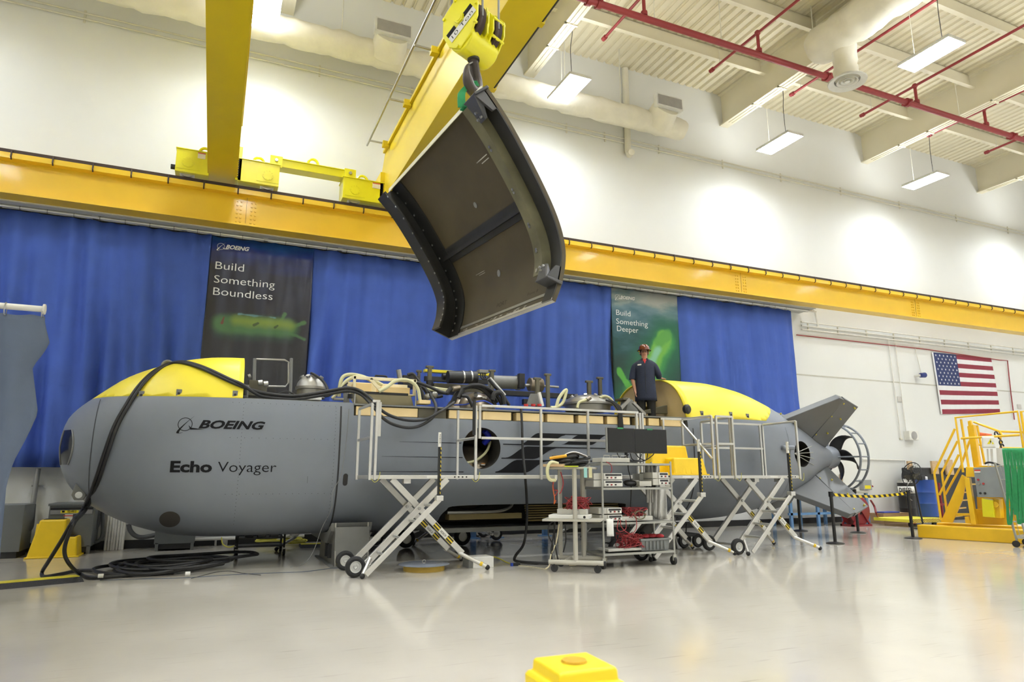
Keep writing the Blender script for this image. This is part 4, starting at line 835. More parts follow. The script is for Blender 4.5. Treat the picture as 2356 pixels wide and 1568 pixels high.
# panel: an arc of hull skin pushed along its length
AX = Vector((-.0696, .997, .0333)); Yp = 4.75
ARC = catmull([(1.823, 0, 4.487), (2.033, 0, 4.217), (2.293, 0, 3.796), (2.473, 0, 3.437), (2.543, 0, 3.159), (2.514, 0, 2.909), (2.443, 0, 2.715)], 5)
NA = len(ARC)-1
def arc(u, o=0):
    k = min(int(u*NA), NA-1); f = u*NA-k; p = ARC[k]*(1-f)+ARC[k+1]*f
    i0, i1 = max(k-1, 0), min(k+2, NA); d = (ARC[i1]-ARC[i0]).normalized(); n = Vector((-d.z, 0, d.x)); n = n if n.x < 0 else -n
    q = p+n*o; return Vector((q.x, Yp, q.z))
def pan(u, v, o=0): return arc(u, o)+AX*v*(2.5-.3*u)
hp_ = thing('hanging_fairing', 'curved fairing panel of the submersible hanging from the hook by a green sling', 'hull panel', (2.2, 5.9, 2.7))
M_comp = mat('composite_brown', (.066, .050, .023), .55, var=.18, scale=2.5, bump=.03, bscale=200); M_rib = mat('rib_black', (.022, .021, .019), .45, var=.15, scale=5)
M_ribo = mat('rib_olive', (.13, .12, .065), .5, var=.25, scale=4); M_brk = mat('bracket_grey', (.10, .10, .105), .35, metal=.5)
mb = MB(); nu, nv = 36, 8
for o, mi in ((0, 0), (-.035, 1)):
    mb.mi = mi; mb.grid(lambda u, v: pan(u, v, o), nu, nv)
mb.mi = 1
def rim_(f0, f1, n):
    for i in range(n): mb.f([mb.bm.verts.new(p) for p in (f0(i/n), f0((i+1)/n), f1((i+1)/n), f1(i/n))])
rim_(lambda t: pan(0, t), lambda t: pan(0, t, -.035), 8); rim_(lambda t: pan(t, 1), lambda t: pan(t, 1, -.035), nu); mb.mi = 2
rim_(lambda t: pan(1, t), lambda t: pan(1, t, -.035), 8); mb.mi = 0; rim_(lambda t: pan(t, 0), lambda t: pan(t, 0, -.035), nu)
bmesh.ops.remove_doubles(mb.bm, verts=mb.bm.verts, dist=1e-4)
skin = build(mb, 'skin', [M_comp, M_yel, M_alu], hp_, 50)
def ribbon(name, v0, v1, o0, o1, m, u0=0, u1=1, n=36):
    mb = MB(); R0 = []
    for i in range(n+1):
        u = u0+(u1-u0)*i/n; R0.append([mb.bm.verts.new(q) for q in (pan(u, v0, o0), pan(u, v1, o0), pan(u, v1, o1), pan(u, v0, o1))])
    for a, b in zip(R0, R0[1:]): mb.join(a, b)
    mb.f(R0[0][::-1]); mb.f(R0[-1]); return build(mb, name, m, hp_, 40)
ribbon('frame_rib', .07, .075, .0, .10, M_ribo, .03, .8); ribbon('frame_rib', .075, .125, .085, .10, M_ribo, .03, .8); nf = ribbon('near_lip', 0.0, .07, .001, .012, M_rib, .02)
ff = ribbon('end_frame', .985, 1.0, .0, .22, M_rib, .02); ribbon('end_flange', .88, .985, .001, .015, M_rib, .02); ribbon('inner_flange', .90, .99, .2, .22, M_rib, .02)
mb = MB(); R0 = []
for i in range(13): v = .12+.8*i/12; R0.append([mb.bm.verts.new(q) for q in (pan(.40, v, 0), pan(.40, v, .05), pan(.415, v, .05), pan(.415, v, 0))])
for a, b in zip(R0, R0[1:]): mb.join(a, b)
st_ = build(mb, 'stringer', M_rib, hp_, 0); mb = MB().grid(lambda u, v: pan(.37+.07*u, .12+.8*v, .006), 1, 12); build(mb, 'stringer_foot', M_rib, st_, 0, thick=.008)
build(MB().grid(lambda u, v: pan(.905+.022*u, .02+.9*v, .004), 1, 10), 'tape_line', M_tig, skin, 0, thick=.004); build(MB().grid(lambda u, v: pan(.975+.025*u, v, .006), 1, 10), 'edge_strip', M_alu, skin, 0, thick=.008)
wr = mat('scuff_white', (.42, .40, .35), .7, var=.5, scale=8)
random.seed(9)
for k in range(26):
    u, v = random.uniform(.94, .972), random.uniform(.2, .95); du, dv2 = random.uniform(.004, .014), random.uniform(.006, .03)
    build(MB().grid(lambda a, b: pan(u+du*a, v+dv2*b+du*a, .003), 1, 1), 'scuff', wr, skin, 0, fix=False)
def psticker(u, v, r): q = pan(u, v, .004); n = (pan(u, v, .02)-pan(u, v, 0)).normalized(); build(MB().cyl(q-n*.004, q+n*.003, r, n=16), 'round_patch', M_mid, skin)
psticker(.30, .45, .03); psticker(.62, .5, .035)
for txt, u0, v0, L_, h in (('PORT', .86, .42, .2, .07), ('Frame 8', .868, .15, .18, .05)):   # handwriting, reads along the panel towards its near end
    mb = MB(); text_on(mb, txt, 0, 0, L_, h, None, -.02, flat=lambda x, z: pan(u0-z/2.1, v0+(L_-x)/2.2, .003)); build(mb, 'handwriting', M_decal, skin, 0, fix=False)
for u, v in ((.56, .62), (.2, .2), (.9, .85)):
    for k in range(2): build(MB().grid(lambda a, b: pan(u+.012*k+.003*a, v+(.09-.03*k)*b, .003), 1, 1), 'stencil_line', wr, skin, 0, fix=False)
for k in range(14):
    for dv_ in (.9, .965):
        u = .06+.066*k; q = pan(u, dv_, .222 if dv_ == .9 else .015); n = (pan(u, dv_, .03)-pan(u, dv_, 0)).normalized(); build(MB().cyl(q, q+n*.008, .011, n=8), 'fastener', M_steel, ff)
def bracket(u, v, flip):
    f = (lambda du, dv2, o: pan(min(max(u+du*flip, 0), 1), v+dv2, o))
    b = build(MB().hexa([f(0, .0, .05), f(.0, .075, .05), f(.11, .07, .10), f(.11, .02, .10), f(0, .0, .12), f(.0, .075, .12), f(.11, .065, .115), f(.11, .03, .115)]), 'bracket', M_brk, hp_, 0, bevel=.005)
    build(MB().hexa([f(-.008, -.01, -.03), f(-.008, .08, -.03), f(.012, .08, -.03), f(.012, -.01, -.03), f(-.008, -.01, .12), f(-.008, .08, .12), f(.008, .08, .12), f(.008, -.01, .12)]), 'bracket_lug', M_brk, b, 0, bevel=.006)
    build(MB().hexa([f(0, .0, .0), f(0, .012, .0), f(.1, .012, .0), f(.1, .0, .0), f(0, .0, .12), f(0, .012, .12), f(.1, .012, .05), f(.1, .0, .05)]), 'bracket_web', M_brk, b, 0)
    for du, dv2 in ((.095, .035), (.095, .06), (.07, .048)): q = f(du, dv2, .115); n = (pan(u, v, .03)-pan(u, v, 0)).normalized(); build(MB().cyl(q, q+n*.02, .012, n=8), 'bolt', M_steel, b)
bracket(.012, .0, 1); bracket(.86, .0, -1)
for k in range(5):
    for du in (0, .012): q = pan(.2+.14*k+du, .10, .10); n = (pan(.2+.14*k, .1, .03)-pan(.2+.14*k, .1, 0)).normalized(); build(MB().cyl(q, q+n*.01, .012, n=8), 'bolt', M_steel, hp_)
sl = thing('lifting_sling', 'green web lifting sling looped through the crane hook', 'sling', (1.85, 5.07, 4.62))
M_sling = mat('sling_green', (.02, .26, .09), .75, var=.1, scale=20, bump=.2, bscale=150)
e0 = pan(0, .13, .02); e1_ = pan(0, .13, -.06); bt_ = hl(0, 0, -.60)
top = pan(0, .13)
def strap(pts, w_, name):
    mb = MB(); P_ = catmull(pts, 6); prev = None
    for p in P_:
        cur = [mb.bm.verts.new(p+Vector(q)) for q in ((-w_, -.006, -.01), (w_, -.006, .01), (w_, .006, .01), (-w_, .006, -.01))]
        if prev: mb.join(prev, cur)
        else: mb.f(cur[::-1])
        prev = cur
    mb.f(prev); return build(mb, name, M_sling, sl, 60)
hb_ = hl(0, 0, -.53)
strap([hb_+Vector((.06, .02, -.06)), hb_+Vector((0, 0, .04)), hb_+Vector((-.05, -.02, -.02)), (hb_+top)/2+Vector((-.08, -.02, 0)), top+Vector((-.075, -.05, .03)), top+Vector((-.07, -.05, -.07))], .034, 'web')
strap([hb_+Vector((.0, .0, .045)), hb_+Vector((.05, .03, -.02)), (hb_+top)/2+Vector((.08, .04, 0)), top+Vector((.09, .03, .03)), top+Vector((.08, .02, -.1))], .034, 'web')
build(MB().box(top+Vector((-.07, -.08, -.075)), top+Vector((.1, .0, -.055))), 'web_base', M_sling, sl, 30)
mb = MB(); rows = [[mb.bm.verts.new(pan(0, k/8)+Vector(o)) for o in ((-.004, 0, .012), (-.03, 0, -.006), (-.03, 0, -.05), (-.024, 0, -.05))] for k in range(9)]
for A_, B__ in zip(rows, rows[1:]): mb.join(A_, B__)
mb.f(rows[0][::-1]); mb.f(rows[-1]); build(mb, 'edge_strip', mat('edge_cream', (.80, .77, .58), .4), hp_, 0)
# ================================================================= stands, lift platforms, walkway
M_tyre = mat('tyre_rubber', (.020, .020, .021), .8, var=.15, bump=.2, bscale=60)
M_rim = mat('rim_white', (.62, .62, .60), .35, metal=.3)
M_haz = stripe_mat('hazard_stripe', (.75, .55, .02), (.015, .015, .015), .06, (1, 0, 1))
M_foot = mat('foot_rubber', (.02, .02, .02), .7)
def hull_stand(x0, x1, label):
    t = thing('hull_stand', label, 'stand', ((x0+x1)/2, 11.3, 0))
    for x in (x0, x1-.02): build(MB().prism([(x, 10.39, 0), (x, 11.9, 0), (x, 11.75, .50), (x, 10.5, .62)], (.02, 0, 0)), 'side_plate', M_tig, t, 0)
    build(MB().box((x0, 10.43, 0), (x1, 10.45, .56)), 'front_plate', M_mid, t, 0); build(MB().box((x0-.06, 10.36, 0), (x1+.06, 12.0, .012)), 'foot_plate', M_mid, t, 0)
    for y in (10.7, 10.95): build(MB().box((x0-.05, y, .1), (x0, y+.07, .3)), 'fork_pocket', M_blk, t, 0)
    build(MB().prism([(x0-.05, y, z) for y, z in ((10.5, .62), (10.85, .47), (11.4, .42), (12.1, .42), (12.7, .47), (13.05, .62), (13.0, .5), (12.6, .3), (10.9, .3), (10.55, .5))], (x1-x0+.1, 0, 0)), 'cradle', M_mid, t, 0)
    return t
hull_stand(1.74, 2.24, 'grey plate stand carrying the submersible below the wide hull seam'); hull_stand(7.35, 7.85, 'grey plate stand carrying the submersible behind the shelf cart')
def lift(label):
    t = thing('platform_lift', label, 'work platform', (2.75, 9.8, 0), 'aluminium scissor platforms around the submersible')
    dk = build(MB().box((1.99, 9.45, 1.262), (3.54, 10.3, 1.315)), 'deck', M_alu, t, 0, bevel=.004)
    for x in (3.24, 3.3, 3.36, 3.42): build(MB().cyl((x, 9.445, 1.29), (x, 9.452, 1.29), .012, n=8), 'deck_hole', M_dark, dk)
    for x in (2.55, 3.1): build(MB().box((x-.05, 9.5, 1.2), (x+.05, 9.6, 1.262)), 'arm_hinge', M_alu, dk, 0)
    build(MB().box((2.82, 9.446, 1.275), (3.0, 9.45, 1.305)), 'rating_label', M_tagw, dk, 0)
    for y in (9.5, 10.15):
        a = build(MB().bar((2.33, y+.03, 1.262), (3.40, y+.03, .21), .05, .085), 'scissor_arm', M_alu, t, 0, bevel=.006)
        b = build(MB().bar((3.13, y-.03, 1.262), (2.0, y-.03, .14), .05, .085), 'scissor_arm', M_alu, t, 0, bevel=.006)
        d = Vector((1.07, 0, -1.052)).normalized(); n = Vector((d.z, 0, -d.x)); p0 = Vector((2.98, y, .62))
        for k, (s0, s1, m_) in enumerate(((-.02, .09, M_haz), (.1, .24, M_tagw), (.25, .36, M_haz))):
            st = build(MB().prism([p0+d*s0+n*.038, p0+d*s1+n*.038, p0+d*s1-n*.038, p0+d*s0-n*.038], (0, .004, 0)), 'warning_sticker' if k != 1 else 'name_sticker', m_, a, 0)
            if k == 1: build(text_on(MB(), 'XDECK', .01, -.018, .13, .032, None, .01, flat=lambda x, z: p0+d*(s0+x)-n*z*-1+Vector((0, -.002, 0)) if False else p0+d*(.1+x)-n*z+Vector((0, -.002, 0))), 'sticker_lettering', M_decal, st, 0, fix=False)
        build(MB().cyl((2.72, y-.08, .855), (2.72, y+.07, .855), .022, n=10), 'pivot_bolt', M_steel, b)
    for y, s in ((9.5, -1), (10.15, 1)):
        f = build(MB().cyl((3.35, y+.03, .22), (3.68, y+.22*s, .045), .028, n=12), 'outrigger', M_alu, t)
        build(MB().ball((3.69, y+.225*s, .035), .036, 12), 'rubber_foot', M_foot, f); build(MB().cyl((3.60, y+.172*s, .088), (3.63, y+.19*s, .072), .031, n=12), 'foot_band', mat('band_yellow', (.75, .5, .02), .5), f)
    f = build(MB().cyl((2.03, 9.35, .22), (1.895, 9.13, .045), .026, n=12), 'outrigger', M_alu, t); build(MB().ball((1.89, 9.12, .035), .036, 12), 'rubber_foot', M_foot, f)
    build(MB().bar((1.92, 9.05, .06), (2.89, 9.05, .99), .03, .07), 'ladder_stringer', M_alu, t, 0, bevel=.005)
    for k in range(4): x, z = 2.16+.215*k, .285+.207*k; build(MB().tube([(x, 9.07, z), (x, 9.44, z)], .022, 8), 'ladder_rung', M_alu, t)
    build(MB().cyl((2.0, 9.3, .135), (2.0, 10.25, .135), .02), 'axle', M_alu, t)
    for y in (9.28, 10.02):
        w_ = build(MB().lathe([(.075, -.035), (.105, -.042), (.128, -.03), (.135, 0), (.128, .03), (.105, .042), (.075, .035)], (1.825, y, .135), (0, 1, 0), 32), 'wheel', M_tyre, t)
        build(MB().lathe([(0, -.02), (.02, -.03), (.03, -.012), (.055, -.012), (.07, -.034), (.077, -.034), (.077, .034), (0, .034)], (1.825, y, .135), (0, 1, 0), 28), 'wheel_rim', M_rim, w_)
        build(MB().bar((1.825, y+.06, .135), (2.05, y+.12, .16), .03, .04), 'wheel_arm', M_alu, w_, 0)
    ms = build(MB().box((2.855, 9.03, .98), (2.885, 9.06, 1.72)), 'mast', M_blk, t, 0); build(MB().box((2.883, 9.024, .98), (2.893, 9.034, 1.70)), 'hazard_edge', M_haz, ms, 0); build(MB().box((2.853, 9.028, 1.70), (2.888, 9.062, 1.90)), 'mast_head', M_tagw, ms, 0)
    build(text_on(MB(), 'XDECK', 0, 0, .14, .02, None, .01, flat=lambda x, z: (2.858+z+.004, 9.026, 1.88-x)), 'mast_lettering', M_decal, ms, 0, fix=False)
    build(MB().box((2.83, 9.0, .97), (2.93, 9.1, 1.04)), 'mast_bracket', M_alu, ms, 0, bevel=.006)
    for x in (2.02, 3.5): build(MB().tube([(x, 9.43, 1.27), (x+.04, 9.4, 1.22), (x+.1, 9.42, 1.26), (x+.12, 9.43, 1.36)], .004, 5, smooth=4), 'pin_cord', mat('cord_yellow', (.55, .5, .05), .5), dk)
    return t
LA = lift('scissor platform with ladder nearest the submersible nose, its hose-draped rail up')
proto = [c for c in LA.children]
LB = copy_tree(LA, (2.75+4.47, 9.8, 0)); LB['label'] = 'scissor platform with ladder behind the shelf cart, yellow step stool on its deck'
LC = copy_tree(LA, (2.75+6.42, 9.8, 0)); LC['label'] = 'scissor platform with ladder nearest the tail fins'
LD = copy_tree(LA, (4.6, 13.62, 0)); LD['label'] = 'scissor platform on the wall side of the submersible, feet seen under mid hull'; LD.rotation_euler.z = math.pi
LE = copy_tree(LA, (8.3, 13.62, 0)); LE['label'] = 'scissor platform on the wall side of the submersible, wheels seen behind the beige trolley'; LE.rotation_euler.z = math.pi
LF = copy_tree(LA, (2.1, 13.62, 0)); LF['label'] = 'scissor platform on the wall side of the submersible, leg seen beside the black utility cart'; LF.rotation_euler.z = math.pi
def rails(par, posts, bars, ox=0):
    for x, y, z0, z1 in posts: build(MB().box((x-.018, y-.018, z0), (x+.018, y+.018, z1)), 'rail_post', M_alu, par, 0, bevel=.003)
    for a, b in bars: build(MB().bar(a, b, .03, .036), 'guard_rail', M_alu, par, 0, bevel=.003)
F_, R_2 = 9.45, 10.27
rails(LA, [(2.0, F_, 1.25, 2.3), (2.07, F_, 1.25, 2.34), (1.98, R_2, 1.25, 2.3), (3.56, F_, 1.25, 2.34), (3.62, F_, 1.85, 2.34), (3.56, R_2, 1.25, 2.34)], [((2.0, F_, 2.3), (1.98, R_2, 2.3)), ((2.0, F_, 1.83), (1.98, R_2, 1.83)), ((3.56, F_, 1.86), (3.56, R_2, 1.86)), ((2.0, F_, 2.34), (2.11, F_, 2.34))])
build(MB().cyl((3.52, F_-.03, 1.9), (3.52, F_-.03, 2.42), .025, n=10), 'foam_sleeve', M_blk, LA)
build(MB().box((2.08, F_-.01, 1.85), (2.13, F_+.02, 2.33)), 'folded_rail', M_alu, LA, 0)
wk = thing('walkway_plank', 'long aluminium walkway plank with guard rail bridging two scissor platforms', 'walkway', (4.98, 9.8, 1.25))
build(MB().box((3.56, F_, 1.262), (6.44, R_2, 1.318)), 'plank', M_alu, wk, 0, bevel=.004)
rails(wk, [(4.63, F_-.02, 1.25, 2.34), (5.47, F_-.02, 1.25, 2.34), (6.4, F_-.02, 1.25, 2.34)], [((3.64, F_-.02, 2.34), (6.44, F_-.02, 2.34)), ((3.64, F_-.02, 1.86), (6.44, F_-.02, 1.86))])
rails(LB, [(6.48, F_, 1.25, 2.34), (6.53, F_, 1.25, 2.34), (7.98, F_, 1.25, 2.34), (7.98, R_2, 1.25, 2.34), (7.55, R_2, 1.25, 2.34)], [((7.98, F_, 2.34), (7.98, R_2, 2.34)), ((7.98, F_, 1.86), (7.98, R_2, 1.86)), ((7.5, R_2, 2.34), (7.98, R_2, 2.34)), ((7.95, F_, 1.6), (7.95, R_2, 2.3))])
rails(LC, [(8.08, F_, 1.25, 2.34), (8.44, F_, 1.25, 2.34), (8.42, F_+.04, 1.25, 2.34), (9.96, F_, 1.25, 2.32), (8.42, R_2, 1.25, 2.3), (9.86, R_2, 1.25, 2.3), (9.93, R_2, 1.25, 2.3)], [((8.08, F_, 2.34), (8.44, F_, 2.34)), ((8.08, F_, 1.86), (8.44, F_, 1.86)), ((8.42, R_2, 2.3), (9.9, R_2, 2.3)), ((8.42, R_2, 1.83), (9.9, R_2, 1.83)), ((9.95, R_2, 2.3), (9.96, F_, 2.31)), ((8.44, F_, 2.34), (8.42, R_2, 2.3)), ((8.44, F_, 1.86), (8.42, R_2, 1.83))])
build(MB().box((8.0, F_, 1.265), (8.42, R_2, 1.31)), 'deck_bridge', M_alu, LC, 0)
# ================================================================= draped black cables and the coil on the floor
cb_ = thing('black_cable', 'pair of thick black cables draped over the yellow nose down to the floor coil', 'cable', (-1.5, 10.5, 0))
def nosept(px, py, lift_=.05):                        # where a sight line meets the hull, lifted off it
    Yq = 10.3
    for _ in range(60):
        q = at(px, py, Y=Yq); tp, bt, hw, n = hrow(min(max(q.x, -2), 13)); zc, hh = (tp+bt)/2, (tp-bt)/2; r_ = abs((q.z-zc)/hh)
        if r_ < 1 and Yq >= D-hw*(1-r_**n)**(1/n)-lift_: return q
        Yq += .03
    return at(px, py, Y=11.4)
Cq = [(190, 1172), (215, 1115), (240, 1040), (262, 980), (290, 930), (318, 888), (348, 858), (378, 840), (400, 834), (420, 834), (450, 842), (480, 854), (520, 873), (550, 886)]
l1 = [nosept(*p) for p in Cq]; f1 = [at(170, 1195, Y=10.2), at(140, 1245, Y=10.3), at(112, 1290, Y=10.6), at(97, 1315, Z=.06), at(102, 1326, Z=.03), at(140, 1320, Z=.03), at(180, 1312, Z=.03), at(215, 1312, Z=.04)]
r1 = [at(600, 902, Y=10.6), at(660, 910, Y=10.6), at(700, 908, Y=10.55), at(760, 898, Y=10.5), at(800, 892, Y=10.45), at(830, 899, Y=10.4), at(858, 921, Y=10.0), at(880, 945, Y=9.95), at(910, 960, Y=10.15), at(950, 967, Y=10.25), at(985, 962, Y=10.3), at(1015, 945, Y=10.3), at(1045, 925, Y=10.5)]
build(MB().tube(f1[::-1]+l1+r1, .024, 10, smooth=5), 'cable', M_cable, cb_)
sh = lambda P_, dx, dz, dy=0: [p+Vector((dx, dy, dz)) for p in P_]
f2 = [at(172, 1200, Y=10.15), at(152, 1245, Y=10.2), at(149, 1275, Y=10.3), at(162, 1300, Y=10.4), at(185, 1320, Z=.03), at(215, 1328, Z=.03), at(300, 1322, Z=.03), at(400, 1316, Z=.03)]
r2 = r1[:6]+[at(857, 925, Y=9.98), at(880, 952, Y=9.95), at(905, 968, Y=10.15), at(940, 976, Y=10.25), at(970, 970, Y=10.3), at(998, 950, Y=10.3), at(1003, 925, Y=10.4), at(990, 900, Y=10.7)]
build(MB().tube(f2[::-1]+sh(l1, .045, .012, -.01)+sh(r2, 0, -.05), .024, 10, smooth=5), 'cable', M_cable, cb_)
co_ = thing('cable_coil', 'black cable coiled in loose loops on the floor under the nose', 'cable', (-.4, 11.2, 0))
random.seed(4)
for k in range(9):
    cx, cy, rx, ry = -.45+random.uniform(-.25, .25), 11.2+random.uniform(-.2, .2), .62+random.uniform(-.22, .12), .62+random.uniform(-.25, .15); z = .03+.012*k
    if k == 8: cx, cy, rx, ry = .0, 11.45, .75, .45
    build(MB().tube([(cx+rx*math.cos(a*.524), cy+ry*math.sin(a*.524), z+.012*math.sin(a*1.3)) for a in range(12)], .023, 8, closed=True, smooth=4), 'loop', M_cable, co_)
for px, py in ((232, 1324), (432, 1319)): q = at(px, py, Z=.05); build(MB().cyl(q-Vector((.03, 0, 0)), q+Vector((.03, 0, 0)), .027, n=10), 'white_marker', M_tagw, co_)
hang = thing('black_cable', 'black cable hanging down the hull beside the wave stripes to the floor', 'cable', (4.8, 10.3, 0))
build(MB().tube([at(1199, 938, Y=10.4), at(1201, 980, Y=10.35), at(1203, 1040, Y=10.32), at(1208, 1090, Y=10.2), at(1212, 1150, Y=10.32), at(1212, 1200, Y=10.35), at(1205, 1250, Y=10.3), at(1186, 1278, Z=.1), at(1188, 1290, Z=.03), at(1230, 1294, Z=.03), at(1290, 1297, Z=.03)], .022, 8, smooth=5), 'cable', M_cable, hang)
# ================================================================= test carts beside the hull
M_beige = mat('trolley_beige', (.44, .42, .36), .5, var=.04)
M_zinc = mat('shelf_zinc', (.40, .40, .37), .4, metal=.6, var=.06)
M_inst = mat('instrument_grey', (.56, .55, .50), .5, var=.03); M_instd = mat('instrument_dark', (.04, .04, .045), .4)
M_wire = mat('wire_red', (.33, .03, .035), .5, var=.2)
O1 = Vector((4.40, 8.72, 0)); U1 = Vector((.80, -.60, 0)).normalized(); V1 = Vector((.60, .80, 0)).normalized()
def l1_(u, v, z): return O1+U1*u+V1*v+Vector((0, 0, z))
def obox(f, a, b): return [f(a[0], a[1], a[2]), f(b[0], a[1], a[2]), f(b[0], b[1], a[2]), f(a[0], b[1], a[2]), f(a[0], a[1], b[2]), f(b[0], a[1], b[2]), f(b[0], b[1], b[2]), f(a[0], b[1], b[2])]
t = thing('test_trolley', 'beige two shelf trolley with red leads on its middle shelf', 'cart', O1+U1*.35+V1*.3)
for v in (.04, .60):
    c_ = build(MB().cyl(l1_(-.02, v, .13), l1_(.74, v, .13), .035, n=12), 'base_tube', M_beige, t)
    for u in (.06, .66):
        w_ = build(MB().cyl(l1_(u, v-.02, .05), l1_(u, v+.02, .05), .05, n=16), 'caster', M_foot, t); build(MB().box(l1_(u, v, .05)-Vector((.02, .02, 0)), l1_(u, v, .11)+Vector((.02, .02, 0))), 'caster_fork', M_blk, w_, 0)
for u, v in ((.06, .60), (.36, .04), (.40, .60)): build(MB().bar(l1_(u, v, .14), l1_(u, v, 1.42), .05, .05), 'post', M_beige, t, 0, bevel=.005)
build(MB().cyl(l1_(.2, .04, .13), l1_(.2, .6, .13), .03, n=10), 'base_tube', M_beige, t)
build(MB().hexa(obox(l1_, (-.05, .02, 1.40), (.62, .66, 1.43))), 'top_shelf', M_beige, t, 0, bevel=.005); ms_ = build(MB().hexa(obox(l1_, (-.1, -.02, .68), (.72, .70, .71))), 'middle_shelf', M_beige, t, 0, bevel=.005)
# things on the trolley
def tagged(o, label, cat, group=None): return tag(o, label, cat, group)
tagged(build(MB().hexa(obox(l1_, (-.08, -.02, 1.432), (.22, .12, 1.47))), 'wooden_board', mat('pine', (.52, .36, .20), .6, stretch=(1, 12, 12), var=.12), None, 0, bevel=.004), 'short pale wooden board on the trolley top edge', 'board')
cl = thing('bar_clamp', 'cream coloured clamp hooked over the trolley top end', 'clamp', at(1266, 1105, Y=8.75))
build(MB().tube([at(1284, 1066, Y=8.7), at(1268, 1063, Y=8.7), at(1260, 1075, Y=8.7), at(1260, 1092, Y=8.7), at(1266, 1103, Y=8.7), at(1278, 1104, Y=8.7)], .025, 8, smooth=5), 'jaw', M_hose, cl); build(MB().cyl(at(1279, 1104, Y=8.7), at(1279, 1092, Y=8.7), .018, n=8), 'screw', M_tagw, cl)
random.seed(12)
gl_ = thing('black_cable', 'heap of black cables and gloves on the trolley top', 'cable', l1_(.3, .3, 1.43))
for k in range(9):
    c = l1_(.27+random.uniform(-.1, .14), .3+random.uniform(-.1, .1), 1.47+k*.012); rx, ry = random.uniform(.12, .22), random.uniform(.1, .17)
    build(MB().tube([c+U1*rx*math.cos(a*.785)+V1*ry*math.sin(a*.785)+Vector((0, 0, .02*math.sin(a*1.7+k))) for a in range(8)], .024, 7, closed=True, smooth=3), 'coil', M_cable, gl_)
g_ = thing('hand_tool', 'orange handled tool lying on the black cables', 'tool', l1_(.1, .1, 1.55)); build(MB().tube([l1_(.0, .12, 1.555), l1_(.1, .1, 1.57), l1_(.24, .14, 1.59)], .022, 8), 'grip', mat('grip_orange', (.75, .38, .02), .5), g_)
tagged(build(MB().grid(lambda u, v: l1_(.2+.32*u, .2+.25*v, 1.60+.035*math.sin(u*4)+.02*math.sin(v*6+u)), 8, 6), 'paper_sheets', mat('paper_pink', (.72, .66, .64), .8), None, 60, thick=.004), 'crumpled pale paper on top of the trolley heap', 'paper')
for (a, b), c in (((.0, .14), (.45, .02, .03)), ((.16, .26), (.45, .02, .03))): tagged(build(MB().hexa(obox(l1_, (a, .14, 1.475), (b, .18, 1.50))), 'red_block', mat('pouch_red', c, .5), None, 0, bevel=.008), 'small red pouch under the black cables, '+('next to the clamp' if a == 0 else 'next to the yellow strip'), 'pouch')
tagged(build(MB().hexa(obox(l1_, (.23, -.03, 1.432), (.42, .05, 1.445))), 'yellow_strip', mat('strip_lime', (.62, .68, .03), .5), None, 0), 'lime yellow strip at the front edge of the trolley top', 'strap')
for u, c, nm in ((.50, (.30, .58, .58), 'pale blue paper note hanging from the trolley top edge'), (.57, (.66, .62, .38), 'yellow paper note hanging from the trolley top edge')):
    tagged(build(MB().hexa(obox(l1_, (u, .012, 1.28), (u+.045, .018, 1.42))), 'paper_note', mat('note_'+nm[:4], c, .8), None, 0), nm, 'note')
def tangle(name, label, c, ex, ey, ez, n, m, r=.005, loops=3, parent_up=0):
    t_ = thing(name, label, 'wires', c)
    for k in range(n):
        p0 = Vector((c[0]+random.uniform(-ex, ex), c[1]+random.uniform(-ey, ey), c[2])); pts = [p0]
        for j in range(loops): pts.append(Vector((c[0]+random.uniform(-ex, ex), c[1]+random.uniform(-ey, ey), c[2]+random.uniform(.2, 1)*ez)))
        pts.append(Vector((c[0]+random.uniform(-ex, ex), c[1]+random.uniform(-ey, ey), c[2])))
        build(MB().tube(pts, r, 5, smooth=6), 'wire', m, t_)
    return t_
pw = thing('test_box', 'low white test box on the trolley middle shelf', 'test box', l1_(.3, .25, .71)); build(MB().hexa(obox(l1_, (-.02, .05, .712), (.55, .45, .765))), 'case', M_tagw, pw, 0, bevel=.005)
build(MB().hexa(obox(l1_, (.08, .2, .767), (.5, .42, .84))), 'module', M_inst, pw, 0, bevel=.004); build(MB().tube([l1_(.3, .19, .78), l1_(.3, .17, .83), l1_(.4, .17, .83), l1_(.4, .19, .78)], .006, 6), 'handle', M_steel, pw)
build(MB().cyl(l1_(.49, .045, .74), l1_(.49, .05, .74), .018, n=12), 'socket', M_blk, pw)
tangle('test_leads', 'tangle of red test leads on the trolley middle shelf', l1_(.36, .3, .84), .2, .12, .17, 26, M_wire)
hg = thing('test_leads', 'red and orange leads hanging from the trolley clamp end', 'wires', at(1277, 1160, Y=8.75))
for k, pts in enumerate(([(1272, 1104), (1274, 1125), (1283, 1128), (1277, 1140)], [(1275, 1105), (1272, 1120), (1276, 1145), (1275, 1158), (1279, 1150)], [(1290, 1085), (1296, 1110), (1291, 1130), (1287, 1135)])): build(MB().tube([at(x, y, Y=8.72) for x, y in pts], .008, 6, smooth=5), 'lead', M_wire if k != 1 else mat('strap_orange', (.55, .12, .03), .5), hg)
pc = thing('power_cable', 'black and white cords dropping from the trolley to the floor', 'cords', at(1270, 1310, Z=0))
for k, pts in enumerate(([(1288, 1190), (1265, 1205), (1262, 1230), (1272, 1255), (1268, 1290), (1280, 1312)], [(1278, 1200), (1272, 1240), (1268, 1270), (1275, 1310)], [(1286, 1205), (1280, 1245), (1268, 1275), (1264, 1300), (1255, 1308)], [(1300, 1205), (1302, 1240), (1296, 1270)], [(1275, 1195), (1277, 1250), (1285, 1292)])):
    build(MB().tube([at(x, y, Y=8.9) for x, y in pts], .010, 6, smooth=5), 'cord', M_cable if k != 2 else M_cream, pc)
